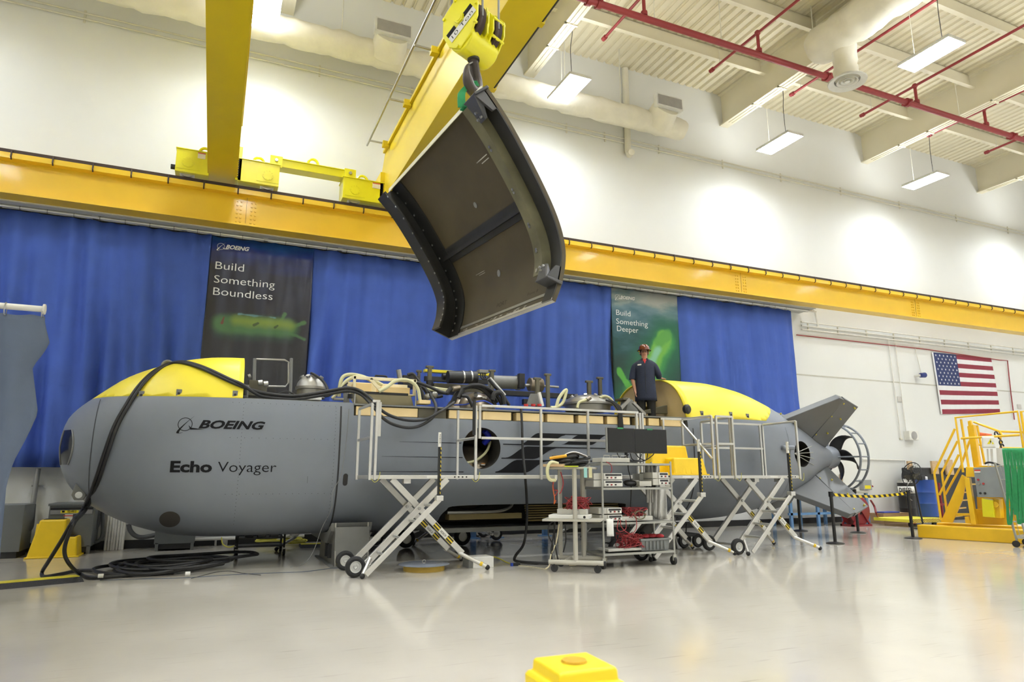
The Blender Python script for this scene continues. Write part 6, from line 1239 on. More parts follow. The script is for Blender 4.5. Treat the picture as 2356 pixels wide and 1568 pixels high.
def drum(px0, px1, ytop, Y, m, name, label, z0=0):
    Yc = Y+.35; a, b = wp(px0, 1150, Yc), wp(px1, 1150, Yc); r = (b.x-a.x)/2*.61; h = wp((px0+px1)/2, ytop, Yc).z; c = Vector(((a.x+b.x)/2, Yc, z0)); h -= z0
    t = thing(name, label, 'drum', c); build(MB().lathe([(0, 0), (r, 0), (r, h*.33), (r*1.03, h*.345), (r, h*.36), (r, h*.64), (r*1.03, h*.655), (r, h*.67), (r, h-.02), (r*1.02, h-.01), (r*1.02, h), (r*.96, h), (r*.96, h-.015), (0, h-.015)], c, n=36), 'barrel', m, t); return t, c, r, h
bd, c, r, h = drum(2111, 2155, 1103, 12.55, M_drum, 'blue_drum', 'blue steel drum on the yellow dolly beside the floor fan', .22)
tag(build(MB().box((c.x-.06, c.y-.06, c.z+h-.013), (c.x+.06, c.y+.06, c.z+h+.09)), 'paper_cup', M_tagw, None, 0, bevel=.02), 'white container standing on the blue drum', 'container'); tag(build(MB().box((c.x-.25, c.y-.1, c.z+h-.013), (c.x-.1, c.y+.06, c.z+h+.11)), 'oil_can', M_blk, None, 0, bevel=.01), 'black can with a pink label on the blue drum', 'can')
dd, c, r, h = drum(2068, 2106, 1110, 13.6, M_blk, 'black_drum', 'black drum with a white DIESEL band behind the floor fan')
arc_ = lambda x, z: (c.x+(r+.012)*math.sin(x), c.y-(r+.012)*math.cos(x), c.z+z)
mb = MB().grid(lambda u, v: arc_(-2.1+2.5*u, h-.30+.2*v), 20, 1); bd_ = build(mb, 'white_band', M_tagw, dd, 60, thick=.004)
build(text_on(MB(), 'DIESEL', -1.75, h-.265, -.15, .13, None, .02, flat=lambda x, z: (c.x+(r+.018)*math.sin(x), c.y-(r+.018)*math.cos(x), c.z+z)), 'band_lettering', M_decal, bd_, 0, fix=False)
build(MB().lathe([(r*.97, h), (r*.75, h+.1), (0, h+.12)], c, n=28), 'lid', M_tig, dd); build(MB().tube([c+Vector((-.05, -.2, h+.08)), c+Vector((-.28, -.28, h-.05)), c+Vector((-.34, -.25, h-.35)), c+Vector((-.2, -.3, h-.5))], .014, 6, smooth=5), 'drum_hose', M_tig, dd)
t = thing('dolly', 'low yellow dolly with striped edges under the blue drum', 'dolly', wp(2128, 1194, 12.7)); a, b = wp(2094, 1180, 12.3), wp(2180, 1180, 12.3)
build(MB().box((a.x, 12.3, .12), (b.x, 13.4, .2)), 'deck', mat('dolly_yellow', (.75, .68, .05), .5), t, 0, bevel=.01); build(MB().box((a.x, 12.285, .11), (b.x, 12.3, .21)), 'striped_edge', M_haz, t, 0)
for x in (a.x+.15, b.x-.4): build(MB().cyl((x, 12.4, .06), (x, 12.46, .06), .06, n=16), 'caster', M_foot, t)
q = at(2122, 1186, Y=11.9); hc = at(2097, 1090, Y=11.9); t = thing('floor_fan', 'dark pedestal floor fan tilted up before the drums', 'fan', (q.x, 11.9, 0))
build(MB().lathe([(0, 0), (.28, 0), (.28, .02), (.05, .06), (0, .06)], (q.x, 11.9, 0), n=28), 'base', M_std, t); build(MB().cyl((q.x, 11.9, .03), (hc.x+.12, 11.95, hc.z-.1), .022, n=10), 'pole', M_std, t)
fa = Vector((-.95, .15, .28)).normalized(); fr_ = .30; hc = Vector((hc.x, 11.9, hc.z)); up_ = fa.orthogonal().normalized(); sd_ = fa.cross(up_)
cg = build(MB().tube([hc+up_*fr_*math.cos(2*math.pi*i/32)+sd_*fr_*math.sin(2*math.pi*i/32) for i in range(32)], .012, 6, closed=True), 'cage_rim', M_std, t)
for o in (.05, -.1):
    for r_ in (.09, .15, .21): build(MB().tube([hc+fa*(o*(1-r_*2))+up_*r_*math.cos(2*math.pi*i/24)+sd_*r_*math.sin(2*math.pi*i/24) for i in range(24)], .004, 4, closed=True), 'cage_ring', M_std, cg)
    for k in range(18): a = 2*math.pi*k/18; build(MB().tube([hc+fa*o, hc+fa*o*.7+(up_*math.cos(a)+sd_*math.sin(a))*.15, hc+(up_*math.cos(a)+sd_*math.sin(a))*fr_], .003, 4), 'cage_wire', M_std, cg)
for k in range(3):
    a = k*2.094; e1, e2 = up_*math.cos(a)+sd_*math.sin(a), up_*math.cos(a+.9)+sd_*math.sin(a+.9); mb = MB(); mb.f([mb.bm.verts.new(p) for p in (hc+e1*.04, hc+e1*.22+fa*.03, hc+e2*.22-fa*.03, hc+e2*.04)]); build(mb, 'fan_blade', mat('fan_olive', (.09, .08, .05), .5), t, 0, thick=.004)
build(MB().cyl(hc-fa*.22, hc-fa*.02, .07, n=16), 'motor', M_std, t)
a, b = wp(2106, 1180, 14.0), wp(2240, 1076, 14.0); t = thing('crate', 'long black wrapped crate with pale timber ends behind the drums', 'crate', ((a.x+b.x)/2, 14.2, 0))
build(MB().box((a.x, 13.95, .0), (b.x, 14.3, b.z)), 'wrapped_body', mat('wrap_black', (.018, .018, .02), .45, bump=.5, bscale=4), t, 0, bevel=.03)
for px0, px1, py0, py1 in ((2145, 2156, 1060, 1082), (2178, 2190, 1057, 1084), (2089, 2097, 1060, 1072)): p, q = wp(px0, py1, 13.9), wp(px1, py0, 13.9); build(MB().box((p.x, 13.88, p.z-.1), (q.x, 13.94, q.z)), 'timber', mat('pine', 0), t, 0)
rk = thing('red_stand', 'red tubular stand behind the stair platform handrail', 'stand', wp(2166, 1190, 12.9))
for px in (2160, 2170): a = wp(px, 1110, 12.9); build(MB().cyl((a.x, 12.9, 0), (a.x, 12.9, a.z), .03, n=8), 'post', M_dred, rk)
p, q = wp(2155, 1160, 12.9), wp(2180, 1160, 12.9); build(MB().box((p.x, 12.88, p.z-.03), (q.x, 12.92, p.z+.03)), 'crossbar', M_dred, rk, 0)
tag(build(MB().prism([at(2018, 1192, Z=.002), at(2108, 1205, Z=.002), at(2108, 1200, Z=.002), at(2018, 1189, Z=.002)], (0, 0, .003)), 'floor_tape', mat('tape_red', (.55, .14, .10), .6), None, 0), 'faded red tape line on the floor before the cardboard box', 'tape')
# wall fittings
def wbox(name, label, cat, x0, y0, x1, y1, m, dep=.12): p, q = at(x0, y1, Y=YW-.02), at(x1, y0, Y=YW-.02); t = thing(name, label, cat, ((p.x+q.x)/2, YW-.02, p.z)); o = build(MB().box((p.x, YW-dep, p.z), (q.x, YW-.001, q.z)), 'case', m, t, 0, bevel=.01); return t, p, q
t, p, q = wbox('speaker', 'white square wall speaker below the flag', 'speaker', 2082, 992, 2100, 1012, M_wp, .2); build(MB().cyl(((p.x+q.x)/2, YW-.21, (p.z+q.z)/2), ((p.x+q.x)/2, YW-.2, (p.z+q.z)/2), .13, n=24), 'grille', M_grille, t)
q = at(2120, 863, Y=14.4); t = thing('wall_horn', 'small blue wall horn beside the flag', 'horn', (q.x, 14.55, q.z)); build(MB().cyl((q.x-.05, 14.6, q.z), (q.x-.05, 14.4, q.z), .04), 'bracket', M_wp, t); build(MB().cyl((q.x-.04, 14.4, q.z), (q.x+.16, 14.4, q.z+.02), .075, .085, n=18), 'horn', mat('horn_blue', (.02, .04, .22), .4), t)
t, p, q = wbox('switch_box', 'grey electrical box with a yellow label on the wall behind the propeller', 'electrical box', 1979, 1103, 1996, 1126, mat('elec_grey', (.36, .37, .37), .5), .15); build(MB().box((p.x+.05, YW-.155, p.z+.03), (q.x-.06, YW-.15, p.z+.13)), 'yellow_label', mat('sign_yellow', 0), t, 0); build(MB().cyl((q.x, YW-.1, q.z-.15), (q.x+.1, YW-.1, q.z-.2), .02), 'lever', M_wire, t)
wbox('wall_sign', 'small grey framed sign on the wall between the flag and the propeller', 'sign', 2066, 912, 2075, 924, mat('sign_grey', (.62, .60, .57), .6), .03); wbox('outlet_box', 'small cream outlet box on the wall below its conduit', 'outlet', 2070, 1007, 2075, 1011, M_cond, .06); wbox('wall_sign', 'small grey framed sign on the wall above the stair platform', 'sign', 2342, 930, 2349, 940, mat('sign_grey', 0), .03)
def wc_(pts, r, label, m=None, name='conduit'): return wallpipe([at(x, y, Y=YW-.05) for x, y in pts], r, label, m, name)
zA = [at(2000, y, Y=YW-.05).z for y in (759, 767, 775)]
for k, z in enumerate(zA): wallpipe([(15.9+.0*k, YW-.05, z), (28, YW-.05, z)], .022, ('topmost', 'middle', 'lowest')[k]+' of the three white conduits on the wall above the flag', M_wp, clips=[(16.2+1.25*i, YW-.05, z) for i in range(9)] if k == 1 else None)
wc_([(1833, 770), (2130, 803), (2300, 828), (2318, 829), (2321, 860), (2326, 905), (2334, 965)], .018, 'thin red pipe along the wall over the flag, dropping past it', M_red, 'red_pipe')
wc_([(1872, 712), (1876, 718), (1882, 752)], .03, 'white conduit dropping from the runway end', M_wp); wc_([(2043, 778), (2073, 1008)], .015, 'thin white conduit dropping to the cream outlet box', M_wp); wc_([(2060, 790), (2085, 993)], .015, 'thin white conduit dropping to the wall speaker', M_wp); wc_([(2105, 800), (2120, 860)], .015, 'thin white conduit dropping to the blue wall horn', M_wp)
wc_([(1985, 1056), (2082, 1058), (2084, 1090)], .02, 'white pipe running along the wall above the fan', M_wp, 'pipe')
wc_([(1932, 1155), (1936, 1090)], .05, 'copper coloured riser pipe behind the propeller', mat('pipe_brass', (.35, .26, .16), .5), 'pipe'); tag(build(MB().cyl(at(1936, 1122, Y=14.3)-Vector((0, 0, .1)), at(1936, 1122, Y=14.3)+Vector((0, 0, .14)), .1, n=16), 'red_valve', M_wire, None), 'red valve body on the riser behind the propeller', 'valve')
pd = thing('drain_pipe', 'cream drain pipe on the wall running up behind the padded duct', 'pipe', (8.6, 14.45, 9.9)); xq = at(1446, 300, Y=14.45).x
build(MB().tube([(xq, 14.51, 12.7), (xq, 14.51, 10.15), (xq, 14.45, 10.02), (xq-.06, 14.25, 10.0)], .09, 14), 'pipe', M_duct, pd)
# ================================================================= along the wall, nose end
M_cab = mat('cabinet_grey', (.14, .15, .15), .45, var=.03)
def cabinet(px0, px1, pyt, Y0, label, dep=.7):
    a, b = at(px0, 1250, Y=Y0), at(px1, 1250, Y=Y0); zt = at((px0+px1)/2, pyt, Y=Y0).z; t = thing('transformer_cabinet', label, 'electrical cabinet', ((a.x+b.x)/2, Y0+dep/2, 0), 'transformer cabinets')
    build(MB().box((a.x, Y0, .12), (b.x, Y0+dep, zt)), 'body', M_cab, t, 0, bevel=.008); build(MB().box((a.x-.02, Y0-.02, zt-.02), (b.x+.02, Y0+dep, zt+.02)), 'top_cover', M_cab, t, 0, bevel=.006); build(MB().box((a.x+.05, Y0+.02, .03), (b.x-.05, Y0+dep-.05, .12)), 'dark_plinth', M_blk, t, 0)
    for x in (a.x+.02, b.x-.06): build(MB().box((x, Y0, 0), (x+.05, Y0+.06, .14)), 'foot', M_cab, t, 0)
    build(MB().box((a.x+.02, Y0-.012, zt-.16), (b.x-.03, Y0-.002, zt-.09)), 'bright_strip', M_steel, t, 0); build(MB().box((a.x+.02, Y0-.01, zt-.085), (b.x-.03, Y0-.002, zt-.05)), 'vent_slot', M_blk, t, 0)
    return t, a, b, zt
t, a, b, zt = cabinet(103, 209, 1160, 13.85, 'grey transformer cabinet with a yellow maker plate behind the yellow step stool')
px = lambda x, y: at(x, y, Y=13.84)
p, q = px(139, 1180), px(181, 1173); yl = build(MB().box((p.x, 13.835, p.z), (q.x, 13.845, q.z)), 'maker_plate', mat('sign_yellow', 0), t, 0); build(text_on(MB(), 'SQUARE D', p.x+.1, p.z+.012, q.x-.03, .038, lambda x, z: 13.833, .02), 'plate_lettering', M_decal, yl, 0, fix=False); build(MB().box((p.x+.02, 13.832, p.z+.012), (p.x+.06, 13.834, p.z+.042)), 'plate_emblem', M_decal, yl, 0)
p, q = px(147, 1205), px(168, 1182); pp_ = build(MB().box((p.x, 13.838, p.z), (q.x, 13.846, q.z)), 'paper_label', M_tagw, t, 0); build(MB().box((p.x-.02, 13.835, p.z+.13), (q.x, 13.837, p.z+.145)), 'red_line', M_redlab, pp_, 0)
cabinet(354, 447, 1160, 13.85, 'grey transformer cabinet mostly hidden behind the submersible nose')
a_, b_ = at(40, 1270, Y=13.6), at(62, 1160, Y=13.6); t = thing('transformer_cabinet', 'grey transformer cabinet half hidden behind the slate drape', 'electrical cabinet', (a_.x, 13.9, 0), 'transformer cabinets'); build(MB().box((a_.x-.9, 13.6, .1), (b_.x-.02, 14.3, b_.z)), 'body', M_cab, t, 0, bevel=.008); build(MB().box((a_.x-.85, 13.62, 0), (b_.x-.06, 14.25, .1)), 'dark_plinth', M_blk, t, 0)
M_galv = mat('galvanised', (.38, .38, .37), .4, metal=.6); M_flex = mat('flex_grey', (.10, .105, .11), .5)
t = thing('conduit', 'grey conduit dropping from the drape to a flexible elbow beside the yellow stool', 'conduit', at(70, 1230, Y=14.4))
build(MB().tube([at(88, 1077, Y=14.45), at(76, 1160, Y=14.45)], .04, 10), 'pipe', M_galv, t); build(MB().tube([at(76, 1160, Y=14.4), at(73, 1195, Y=14.3), at(68, 1215, Y=14.2), at(52, 1224, Y=14.1)], .045, 10, smooth=5), 'flexible_elbow', M_flex, t); build(MB().box(at(72, 1119, Y=14.5), at(101, 1115, Y=14.55)), 'strut_bracket', M_galv, t, 0)
for k, x in enumerate((241, 248, 255, 261, 268, 275, 281)):
    p = at(x, 1262, Y=14.45); t = thing('conduit', ('white riser conduit nearest the grey transformer cabinet, first of seven', 'white riser conduit, second of seven from the transformer cabinet', 'white riser conduit, third of seven from the transformer cabinet', 'white riser conduit, middle of the seven under the nose', 'white riser conduit, third of seven from the flexible loop', 'white riser conduit, second of seven from the flexible loop', 'white riser conduit nearest the flexible loop, last of seven')[k], 'conduit', (p.x, 14.45, 0), 'white riser conduits'); build(MB().cyl((p.x, 14.45, 0), (p.x, 14.45, 1.5), .022, n=8), 'pipe', M_wp, t)
for pts, lab in (([(226, 1170), (226, 1200), (222, 1212), (210, 1217)], 'grey flexible conduit entering the side of the transformer cabinet'), ([(236, 1175), (236, 1225), (228, 1243), (208, 1250)], 'thin grey flexible conduit curling under the transformer cabinet side'), ([(296, 1205), (300, 1220), (312, 1232), (330, 1235), (362, 1229)], 'thick grey flexible loop entering the hidden cabinet')):
    t = thing('flexible_conduit', lab, 'conduit', at(pts[-1][0], pts[-1][1], Y=14.3)); build(MB().tube([at(x, y, Y=14.3) for x, y in pts], .04 if 'thick' in lab else .03, 10, smooth=5), 'hose', M_flex, t)
t = thing('conduit', 'white horizontal conduit with brackets low on the wall under the hull', 'conduit', at(460, 1240, Y=14.45)); build(MB().cyl(at(448, 1240, Y=14.45), at(700, 1232, Y=14.45), .03, n=8), 'pipe', M_wp, t)
for x in (497, 514, 518, 755 if False else 522): build(MB().cyl(at(x, 1235, Y=14.5), (at(x, 1235, Y=14.5).x, 14.5, 0), .02, n=8), 'drop', M_wp, t)
yc = thing('extension_lead', 'yellow extension cord coiled on the floor behind the utility cart', 'cord', at(650, 1250, Y=13.2))
for k in range(6): c = at(648, 1250, Z=.02)+Vector((random.uniform(-.1, .1), random.uniform(-.1, .1), .02+.012*k)); build(MB().tube([c+Vector((.42*math.cos(a*.63), .3*math.sin(a*.63), .01*math.sin(a*2))) for a in range(10)], .012, 6, closed=True, smooth=3), 'loop', mat('cord_yellow', 0), yc)
build(MB().tube([at(510, 1236, Y=14.2), at(512, 1250, Y=14.0), at(525, 1258, Y=13.6), at(540, 1255, Y=13.4)], .012, 6, smooth=5), 'tail', mat('cord_yellow', 0), yc)
# utility cart behind the hull
a, b = at(543, 1278, Z=0), at(652, 1275, Z=0); t = thing('utility_cart', 'low black wire utility cart on casters behind the hull', 'cart', ((a.x+b.x)/2, 12.6, 0)); y0, y1 = 12.4, 13.0
for x in (a.x, b.x):
    for y in (y0, y1): build(MB().cyl((x, y, .1), (x, y, .43), .016, n=8), 'post', M_blk, t); w_ = build(MB().cyl((x-.02, y, .05), (x+.02, y, .05), .05, n=16), 'caster', M_foot, t); build(MB().box((x-.03, y-.02, .05), (x+.03, y+.02, .12)), 'caster_fork', M_tig, w_, 0)
for z in (.14, .27, .40): build(MB().box((a.x, y0-.01, z), (b.x, y0+.015, z+.025)).box((a.x, y1-.015, z), (b.x, y1+.01, z+.025)).box((a.x, y0, z), (a.x+.02, y1, z+.02)).box((b.x-.02, y0, z), (b.x, y1, z+.02)).box((a.x, y0, z+.005), (b.x, y1, z+.012)), 'shelf', M_blk, t, 0)
wb = thing('white_tray', 'white tray on the top of the utility cart', 'tray', (a.x+.3, 12.6, .415)); build(MB().box((a.x+.05, 12.45, .413), (b.x-.1, 12.95, .44)), 'tray', M_tagw, wb, 0, bevel=.01)
for k in range(3): x = a.x+.12+k*.2; tag(build(MB().box((x, 12.5, .283), (x+.13, 12.8, .33+.02*k)), 'dark_part', M_mid if k else M_blk, None, 0, bevel=.01), ('black', 'short grey', 'tall grey')[k]+' part on the middle shelf of the utility cart', 'part')
# cable ramps
def ramp(p, q, w_, label):
    t = thing('cable_ramp', label, 'cable ramp', (p+q)/2); d = (q-p).normalized(); n = Vector((-d.y, d.x, 0)); 
    def rp(s_, o, z): return p+d*s_+n*o+Vector((0, 0, z))
    L = (q-p).length; build(MB().prism([rp(0, -w_/2, 0), rp(0, -w_*.22, .05), rp(0, w_*.22, .05), rp(0, w_/2, 0)], d*L), 'body', mat('ramp_black', (.03, .03, .032), .7, bump=.6, bscale=60), t, 0); build(MB().prism([rp(.02, -w_*.2, .05), rp(.02, w_*.2, .05), rp(.02, w_*.2, .056), rp(.02, -w_*.2, .056)], d*(L-.04)), 'lid', mat('ramp_yellow', (.72, .62, .03), .6, bump=.4, bscale=50), t, 0)
ramp(Vector((-2.9, 9.95, 0)), Vector((-1.45, 10.52, 0)), .5, 'black and yellow cable ramp running under the slate drape'); ramp(Vector((1.62, 13.6, 0)), Vector((2.7, 13.55, 0)), .5, 'black and yellow cable ramp behind the hull by the wall')
# on the floor under the hull
t = thing('port_cover', 'round grey cover plate with a lifting eye on a buff foam ring', 'cover plate', (2.86, 9.5, 0)); c = Vector((2.86, 9.62, 0))
build(MB().lathe([(0, 0), (.29, 0), (.29, .075), (0, .075)], c, n=40), 'foam_ring', mat('foam_gold', (.48, .32, .05), .7), t); build(MB().lathe([(0, .077), (.35, .077), (.36, .082), (.35, .088), (0, .092)], c, n=48), 'plate', M_hull, t); build(MB().tube([c+Vector((.025*math.cos(a*.9), 0, .115+.025*math.sin(a*.9))) for a in range(7)], .007, 6, closed=True), 'lifting_eye', M_steel, t)
a, b = at(1092, 1308, Z=0), at(1148, 1308, Z=0); t = thing('white_box', 'low white box on the floor beside the platform foot', 'box', ((a.x+b.x)/2, 9.65, 0)); build(MB().box((a.x, 9.5, 0), (b.x, 9.8, .15)), 'case', M_tagw, t, 0, bevel=.006); build(MB().box((a.x-.06, 9.52, 0), (a.x, 9.78, .12)), 'dark_end', M_mid, t, 0)
cd = thing('extension_lead', 'yellow cord curling from the white box to a plug on the floor', 'cord', at(1150, 1290, Z=0)); build(MB().tube([at(1120, 1285, Y=10.0), at(1132, 1280, Y=10.0), at(1150, 1285, Z=.03), at(1166, 1293, Z=.02), at(1182, 1298, Z=.02)], .01, 6, smooth=5), 'cord', mat('cord_yellow', 0), cd)
pg = thing('plug', 'blue and black cable plug on the floor near the trolley', 'plug', at(1188, 1297, Z=.02)); q = at(1188, 1297, Z=.025); build(MB().box(q+Vector((-.06, -.02, -.024)), q+Vector((.06, .02, .02))), 'body', M_blk, pg, 0, bevel=.006); build(MB().box(q+Vector((-.09, -.02, -.024)), q+Vector((-.06, .02, .02))), 'blue_end', mat('lead_blue', 0), pg, 0)
wl = thing('floor_wire', 'thin pale and blue wires trailing along the floor under the hull', 'wires', at(500, 1330, Z=0))
for pts, m_ in (([(230, 1334), (330, 1331), (430, 1328), (520, 1322), (600, 1318), (700, 1314), (770, 1306), (860, 1303)], 'lead_blue'), ([(440, 1330), (470, 1322), (500, 1315), (530, 1313), (560, 1318), (600, 1322)], 'dark_cord'), ([(1190, 1300), (1215, 1302), (1240, 1306), (1258, 1309)], 'cream_paint'), ([(1198, 1299), (1230, 1298), (1262, 1295), (1276, 1290)], 'dark_cord')): build(MB().tube([at(x, y, Z=.006) for x, y in pts], .004, 5, smooth=5), 'wire', mat('wire_slate', (.07, .09, .14), .6) if m_ == 'lead_blue' else mat(m_, 0), wl)
hw_ = thing('hanging_wire', 'thin wire hanging along the hull seam to the floor', 'wire', (1.75, 10.3, 0)); build(MB().tube([at(803, 940, Y=10.38), at(797, 1010, Y=10.38), at(785, 1090, Y=10.38), at(766, 1130, Y=10.38), at(762, 1170, Y=10.38), at(740, 1215, Y=10.5), at(722, 1265, Y=10.4), at(700, 1295, Y=10.3), at(668, 1304, Z=.01)], .004, 5, smooth=5), 'wire', M_mid, hw_)
# red trailer beyond the hull
t = thing('trailer', 'low red trailer with small wheels beyond the hull', 'trailer', (4.0, 13.0, 0)); build(MB().box((2.5, 12.6, .42), (5.0, 13.2, .47)), 'frame', mat('trailer_red', (.40, .03, .03), .5), t, 0); build(MB().box((2.7, 12.7, .3), (4.9, 13.1, .42)), 'chassis', M_blk, t, 0)
for x in (3.4, 4.5): w_ = build(MB().lathe([(.09, -.05), (.15, -.05), (.17, 0), (.15, .05), (.09, .05)], (x, 12.62, .17), (0, 1, 0), 28), 'wheel', M_tyre, t); build(MB().cyl((x, 12.6, .17), (x, 12.66, .17), .095, n=24), 'wheel_rim', M_tig, w_); build(MB().box((x-.04, 12.62, .17), (x+.04, 12.7, .34)), 'axle_arm', M_blk, w_, 0)
for k, x in enumerate((5.2, 5.75, 6.9)):
    t = thing('blue_post', ('short blue post beyond the hull hatch, nearest the trailer', 'short blue post beyond the hull hatch, middle of three', 'short blue post beyond the hull hatch, behind the trolley')[k], 'post', (x, 13.9, 0), 'short blue posts'); build(MB().box((x-.05, 13.85, 0), (x+.05, 13.95, .8)), 'post', M_stl, t, 0); build(MB().box((x-.12, 13.78, 0), (x+.12, 14.02, .02)), 'foot_plate', M_stl, t, 0)
# small black trolley behind the platforms
q = at(1612, 1262, Z=0); t = thing('hand_trolley', 'small black hand trolley between the two ladder platforms', 'trolley', (q.x, q.y+.3, 0)); build(MB().box((q.x-.3, q.y+.2, .2), (q.x+.2, q.y+.6, .25)), 'deck', M_blk, t, 0, bevel=.006)
for dx in (-.2, .12):
    for dy in (.22, .58): w_ = build(MB().lathe([(.06, -.03), (.11, -.035), (.125, 0), (.11, .035), (.06, .03)], (q.x+dx, q.y+dy, .125), (0, 1, 0), 24), 'wheel', M_tyre, t); build(MB().cyl((q.x+dx, q.y+dy-.025, .125), (q.x+dx, q.y+dy+.025, .125), .065, n=20), 'wheel_rim', M_rim, w_)
build(MB().tube([(q.x+.0, q.y+.4, .25), (q.x+.02, q.y+.4, .42), (q.x+.22, q.y+.4, .44), (q.x+.2, q.y+.4, .34)], .014, 6), 'handle', M_blk, t)
# ================================================================= the man on the deck
PO = Vector((7.86, 11.22, 2.215)); th0 = math.radians(-33)
RX, RY = Vector((math.cos(th0), math.sin(th0), 0)), Vector((-math.sin(th0), math.cos(th0), 0))
def pw_(x, y, z): return PO+RX*x+RY*y+Vector((0, 0, z))
M_skin = mat('skin', (.52, .27, .18), .55, var=.05); M_coat = mat('coat_navy', (.018, .025, .055), .75, var=.1, bump=.2, bscale=40); M_pant = mat('trousers_dark', (.022, .022, .024), .8); M_hat = mat('hat_brown', (.16, .035, .012), .18, var=.04, coat=.6)
man = thing('person', 'person in navy work coat and brown hard hat, one hand on the yellow fairing', 'person', PO)
hq = at(1524, 872.5, X=8.275)-PO; LH = (hq.dot(RX), hq.dot(RY), hq.z)
V = {}; vs, es, rs = [], [], []
def jn(name, x, y, z, r, prev=None):
    V[name] = len(vs); vs.append(pw_(x, y, z)); rs.append(r if isinstance(r, tuple) else (r, r))
    if prev: es.append((V[prev], V[name]))
jn('pelvis', 0, 0, .88, (.15, .11)); jn('waist', 0, -.01, 1.0, (.155, .12), 'pelvis'); jn('chest', 0, 0, 1.2, (.165, .115), 'waist'); jn('collar', 0, .01, 1.345, (.10, .075), 'chest'); jn('neck', 0, .0, 1.42, .056, 'collar'); jn('jaw', 0, -.022, 1.475, (.062, .066), 'neck'); jn('head', 0, -.006, 1.545, (.076, .092), 'jaw'); jn('crown', 0, .0, 1.63, (.066, .08), 'head')
for s_, n in ((-1, 'r'), (1, 'l')):
    jn('hip'+n, s_*.09, 0, .82, .10, 'pelvis'); jn('knee'+n, s_*.105, -.02, .46, .066, 'hip'+n); jn('ankle'+n, s_*.11, .02, .09, .045, 'knee'+n); jn('toe'+n, s_*.13, -.14, .04, .04, 'ankle'+n)
    jn('sh'+n, s_*.17, .0, 1.285, .06, 'collar')
jn('elr', -.255, .0, 1.04, .048, 'shr'); jn('wrr', -.215, -.06, .80, .032, 'elr'); jn('har', -.205, -.08, .735, (.038, .022), 'wrr')
jn('ell', .285, .0, 1.06, .048, 'shl'); jn('wrl', LH[0]-.09, LH[1]+.01, LH[2]+.055, .030, 'ell'); jn('hal', LH[0]-.03, LH[1], LH[2]+.025, (.022, .036), 'wrl')
for k in range(4):
    o = (-.030+.02*k); L = (.068, .078, .073, .056)[k]
    jn('fr%da' % k, -.203, -.083+o, .70, .0095, 'har'); jn('fr%db' % k, -.198, -.088+o, .70-L*.5, .009, 'fr%da' % k); jn('fr%dc' % k, -.182, -.092+o, .70-L*.85, .008, 'fr%db' % k)
    jn('fl%da' % k, LH[0]+.002, LH[1]-.01+o, LH[2]+.018, .0095, 'hal'); jn('fl%db' % k, LH[0]+.002+L*.5, LH[1]-.017+o*1.1, LH[2]+.010, .009, 'fl%da' % k); jn('fl%dc' % k, LH[0]+.002+L*.9, LH[1]-.02+o*1.2, LH[2]-.004, .008, 'fl%db' % k)
jn('tra', -.215, -.115, .745, .011, 'har'); jn('trb', -.205, -.14, .705, .009, 'tra'); jn('tla', LH[0]-.02, LH[1]-.045, LH[2]+.015, .011, 'hal'); jn('tlb', LH[0]+.01, LH[1]-.068, LH[2]+.004, .009, 'tla')
me = bpy.data.meshes.new('body'); o0 = wloc(man); me.from_pydata([v-o0 for v in vs], es, []); body_ = bpy.data.objects.new('body', me); COL.objects.link(body_); body_.parent = man
m_ = body_.modifiers.new('skin', 'SKIN'); me.skin_vertices[0].data[0].use_root = True
for k, r in enumerate(rs): me.skin_vertices[0].data[k].radius = r
m_.use_smooth_shade = True; m2 = body_.modifiers.new('sub', 'SUBSURF'); m2.levels = m2.render_levels = 2
dg = bpy.context.evaluated_depsgraph_get(); dg.update(); nm = bpy.data.meshes.new_from_object(body_.evaluated_get(dg)); body_.modifiers.clear(); body_.data = nm; nm.materials.clear(); nm.materials.append(M_skin)
for p in nm.polygons: p.use_smooth = True
def ell(z, rx, ry, cx=0, cy=0, n=24, front=0): return [pw_(cx+rx*math.cos(2*math.pi*i/n), cy+ry*math.sin(2*math.pi*i/n), z-(front if math.sin(2*math.pi*i/n) < -.9 else 0)) for i in range(n)]
def shell(rings, name, m, par, thick=.008, cap=False, smooth=60):
    mb = MB(); prev = None
    for r in rings:
        cur = [mb.bm.verts.new(p) for p in r]
        if prev: mb.join(prev, cur)
        elif cap: mb.f(cur[::-1])
        prev = cur
    if cap: mb.f(prev)
    return build(mb, name, m, par, smooth, thick=thick)
coat = shell([ell(.56, .215, .175), ell(.62, .213, .172), ell(.75, .205, .165), ell(.90, .195, .155), ell(1.0, .192, .152), ell(1.12, .20, .15), ell(1.22, .212, .145), ell(1.29, .215, .128), ell(1.335, .205, .118, 0, .01), ell(1.375, .15, .10, 0, .01, front=.02), ell(1.405, .085, .08, 0, .012, front=.07), ell(1.425, .072, .074, 0, .015, front=.10)], 'coat', M_coat, man)
def sleeve(pts, rr, nm_):
    P_ = catmull([pw_(*p) for p in pts], 4); n = len(P_)
    return build(MB().tube(P_, lambda t: rr[0]+(rr[1]-rr[0])*t, 14), nm_, M_coat, coat)
sleeve([(-.13, 0, 1.30), (-.195, 0, 1.25), (-.24, .0, 1.10), (-.258, -.01, 1.0)], (.074, .068), 'sleeve'); sleeve([(.13, 0, 1.30), (.195, .0, 1.25), (.258, .0, 1.11), (.29+.35*(LH[0]-.39), LH[1]*.35, 1.055+.35*(LH[2]-1.0))], (.074, .062), 'sleeve')
build(MB().prism([pw_(-.035, -.085, 1.40), pw_(.035, -.085, 1.40), pw_(.0, -.142, 1.30)], RY*.02), 'shirt_front', mat('shirt_red', (.55, .02, .025), .7), man, 0)
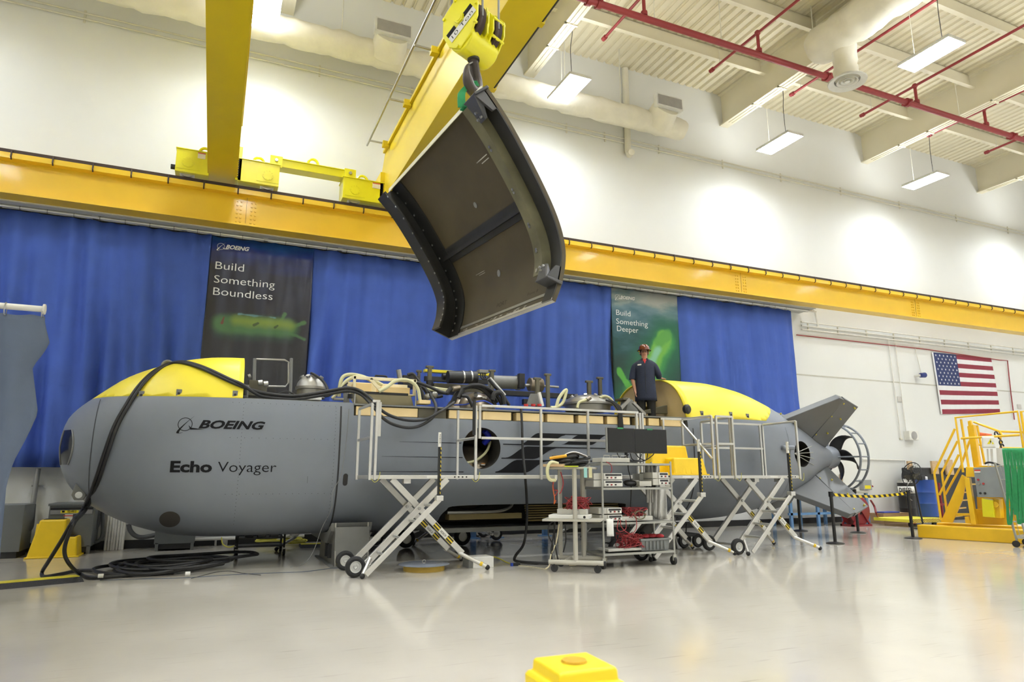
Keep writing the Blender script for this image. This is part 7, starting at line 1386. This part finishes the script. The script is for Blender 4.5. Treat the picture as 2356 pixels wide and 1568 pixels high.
build(MB().prism([pw_(-.145, -.158, 1.262), pw_(-.07, -.163, 1.268), pw_(-.07, -.163, 1.292), pw_(-.145, -.158, 1.286)], RY*.012), 'name_badge', M_tagw, coat, 0)
build(MB().tube([pw_(.0, -.165, .60), pw_(.0, -.17, .75), pw_(.0, -.162, .95), pw_(.0, -.157, 1.12), pw_(.0, -.15, 1.26)], .004, 5), 'placket', M_pant, coat)
for s_ in (-1, 1): build(MB().tube([pw_(s_*.09, 0, .84), pw_(s_*.10, -.02, .46), pw_(s_*.11, .015, .1)], lambda t: .105-.035*t, 14), 'trouser_leg', M_pant, man); build(MB().tube([pw_(s_*.11, .05, .05), pw_(s_*.12, -.06, .05), pw_(s_*.135, -.17, .04)], .05, 10), 'boot', M_blk, man)
hd = shell([ell(1.585, .142, .160, 0, -.0), ell(1.590, .144, .162), ell(1.60, .112, .132), ell(1.645, .108, .128), ell(1.68, .095, .112), ell(1.705, .066, .08), ell(1.717, .03, .036), ell(1.72, .002, .002)], 'hard_hat', M_hat, man, .005)
build(MB().prism([pw_(-.012, -.12, 1.63), pw_(.012, -.12, 1.63), pw_(.012, -.04, 1.72), pw_(-.012, -.04, 1.72)], RY*.14), 'hat_ridge', M_hat, hd, 0, bevel=.005)
shell([ell(1.50, .072, .06, 0, .045), ell(1.55, .083, .075, 0, .032), ell(1.60, .084, .085, 0, .02)], 'hair', mat('hair_dark', (.02, .014, .01), .7), man, .004)
build(MB().ball(pw_(0, -.102, 1.525), .014, 10, (1, 1.3, 1.5)), 'nose', M_skin, man)
for s_ in (-1, 1):
    build(MB().ball(pw_(s_*.031, -.083, 1.553), .008, 8), 'eye', M_pant, man); build(MB().tube([pw_(s_*.031+.024*math.cos(a*.7), -.098, 1.553+.017*math.sin(a*.7)) for a in range(9)], .003, 5, closed=True), 'spectacle_rim', M_blk, man); build(MB().ball(pw_(s_*.086, .0, 1.535), .018, 8, (.5, 1, 1.5)), 'ear', M_skin, man)
build(MB().tube([pw_(-.026, -.088, 1.487), pw_(0, -.094, 1.484), pw_(.026, -.088, 1.487)], .005, 6), 'mouth', mat('lips', (.38, .14, .11), .5), man)
build(MB().tube([pw_(LH[0]-.105, LH[1]+.012, LH[2]+.06), pw_(LH[0]-.088, LH[1]+.01, LH[2]+.055)], .035, 12), 'watch', M_mid, man)
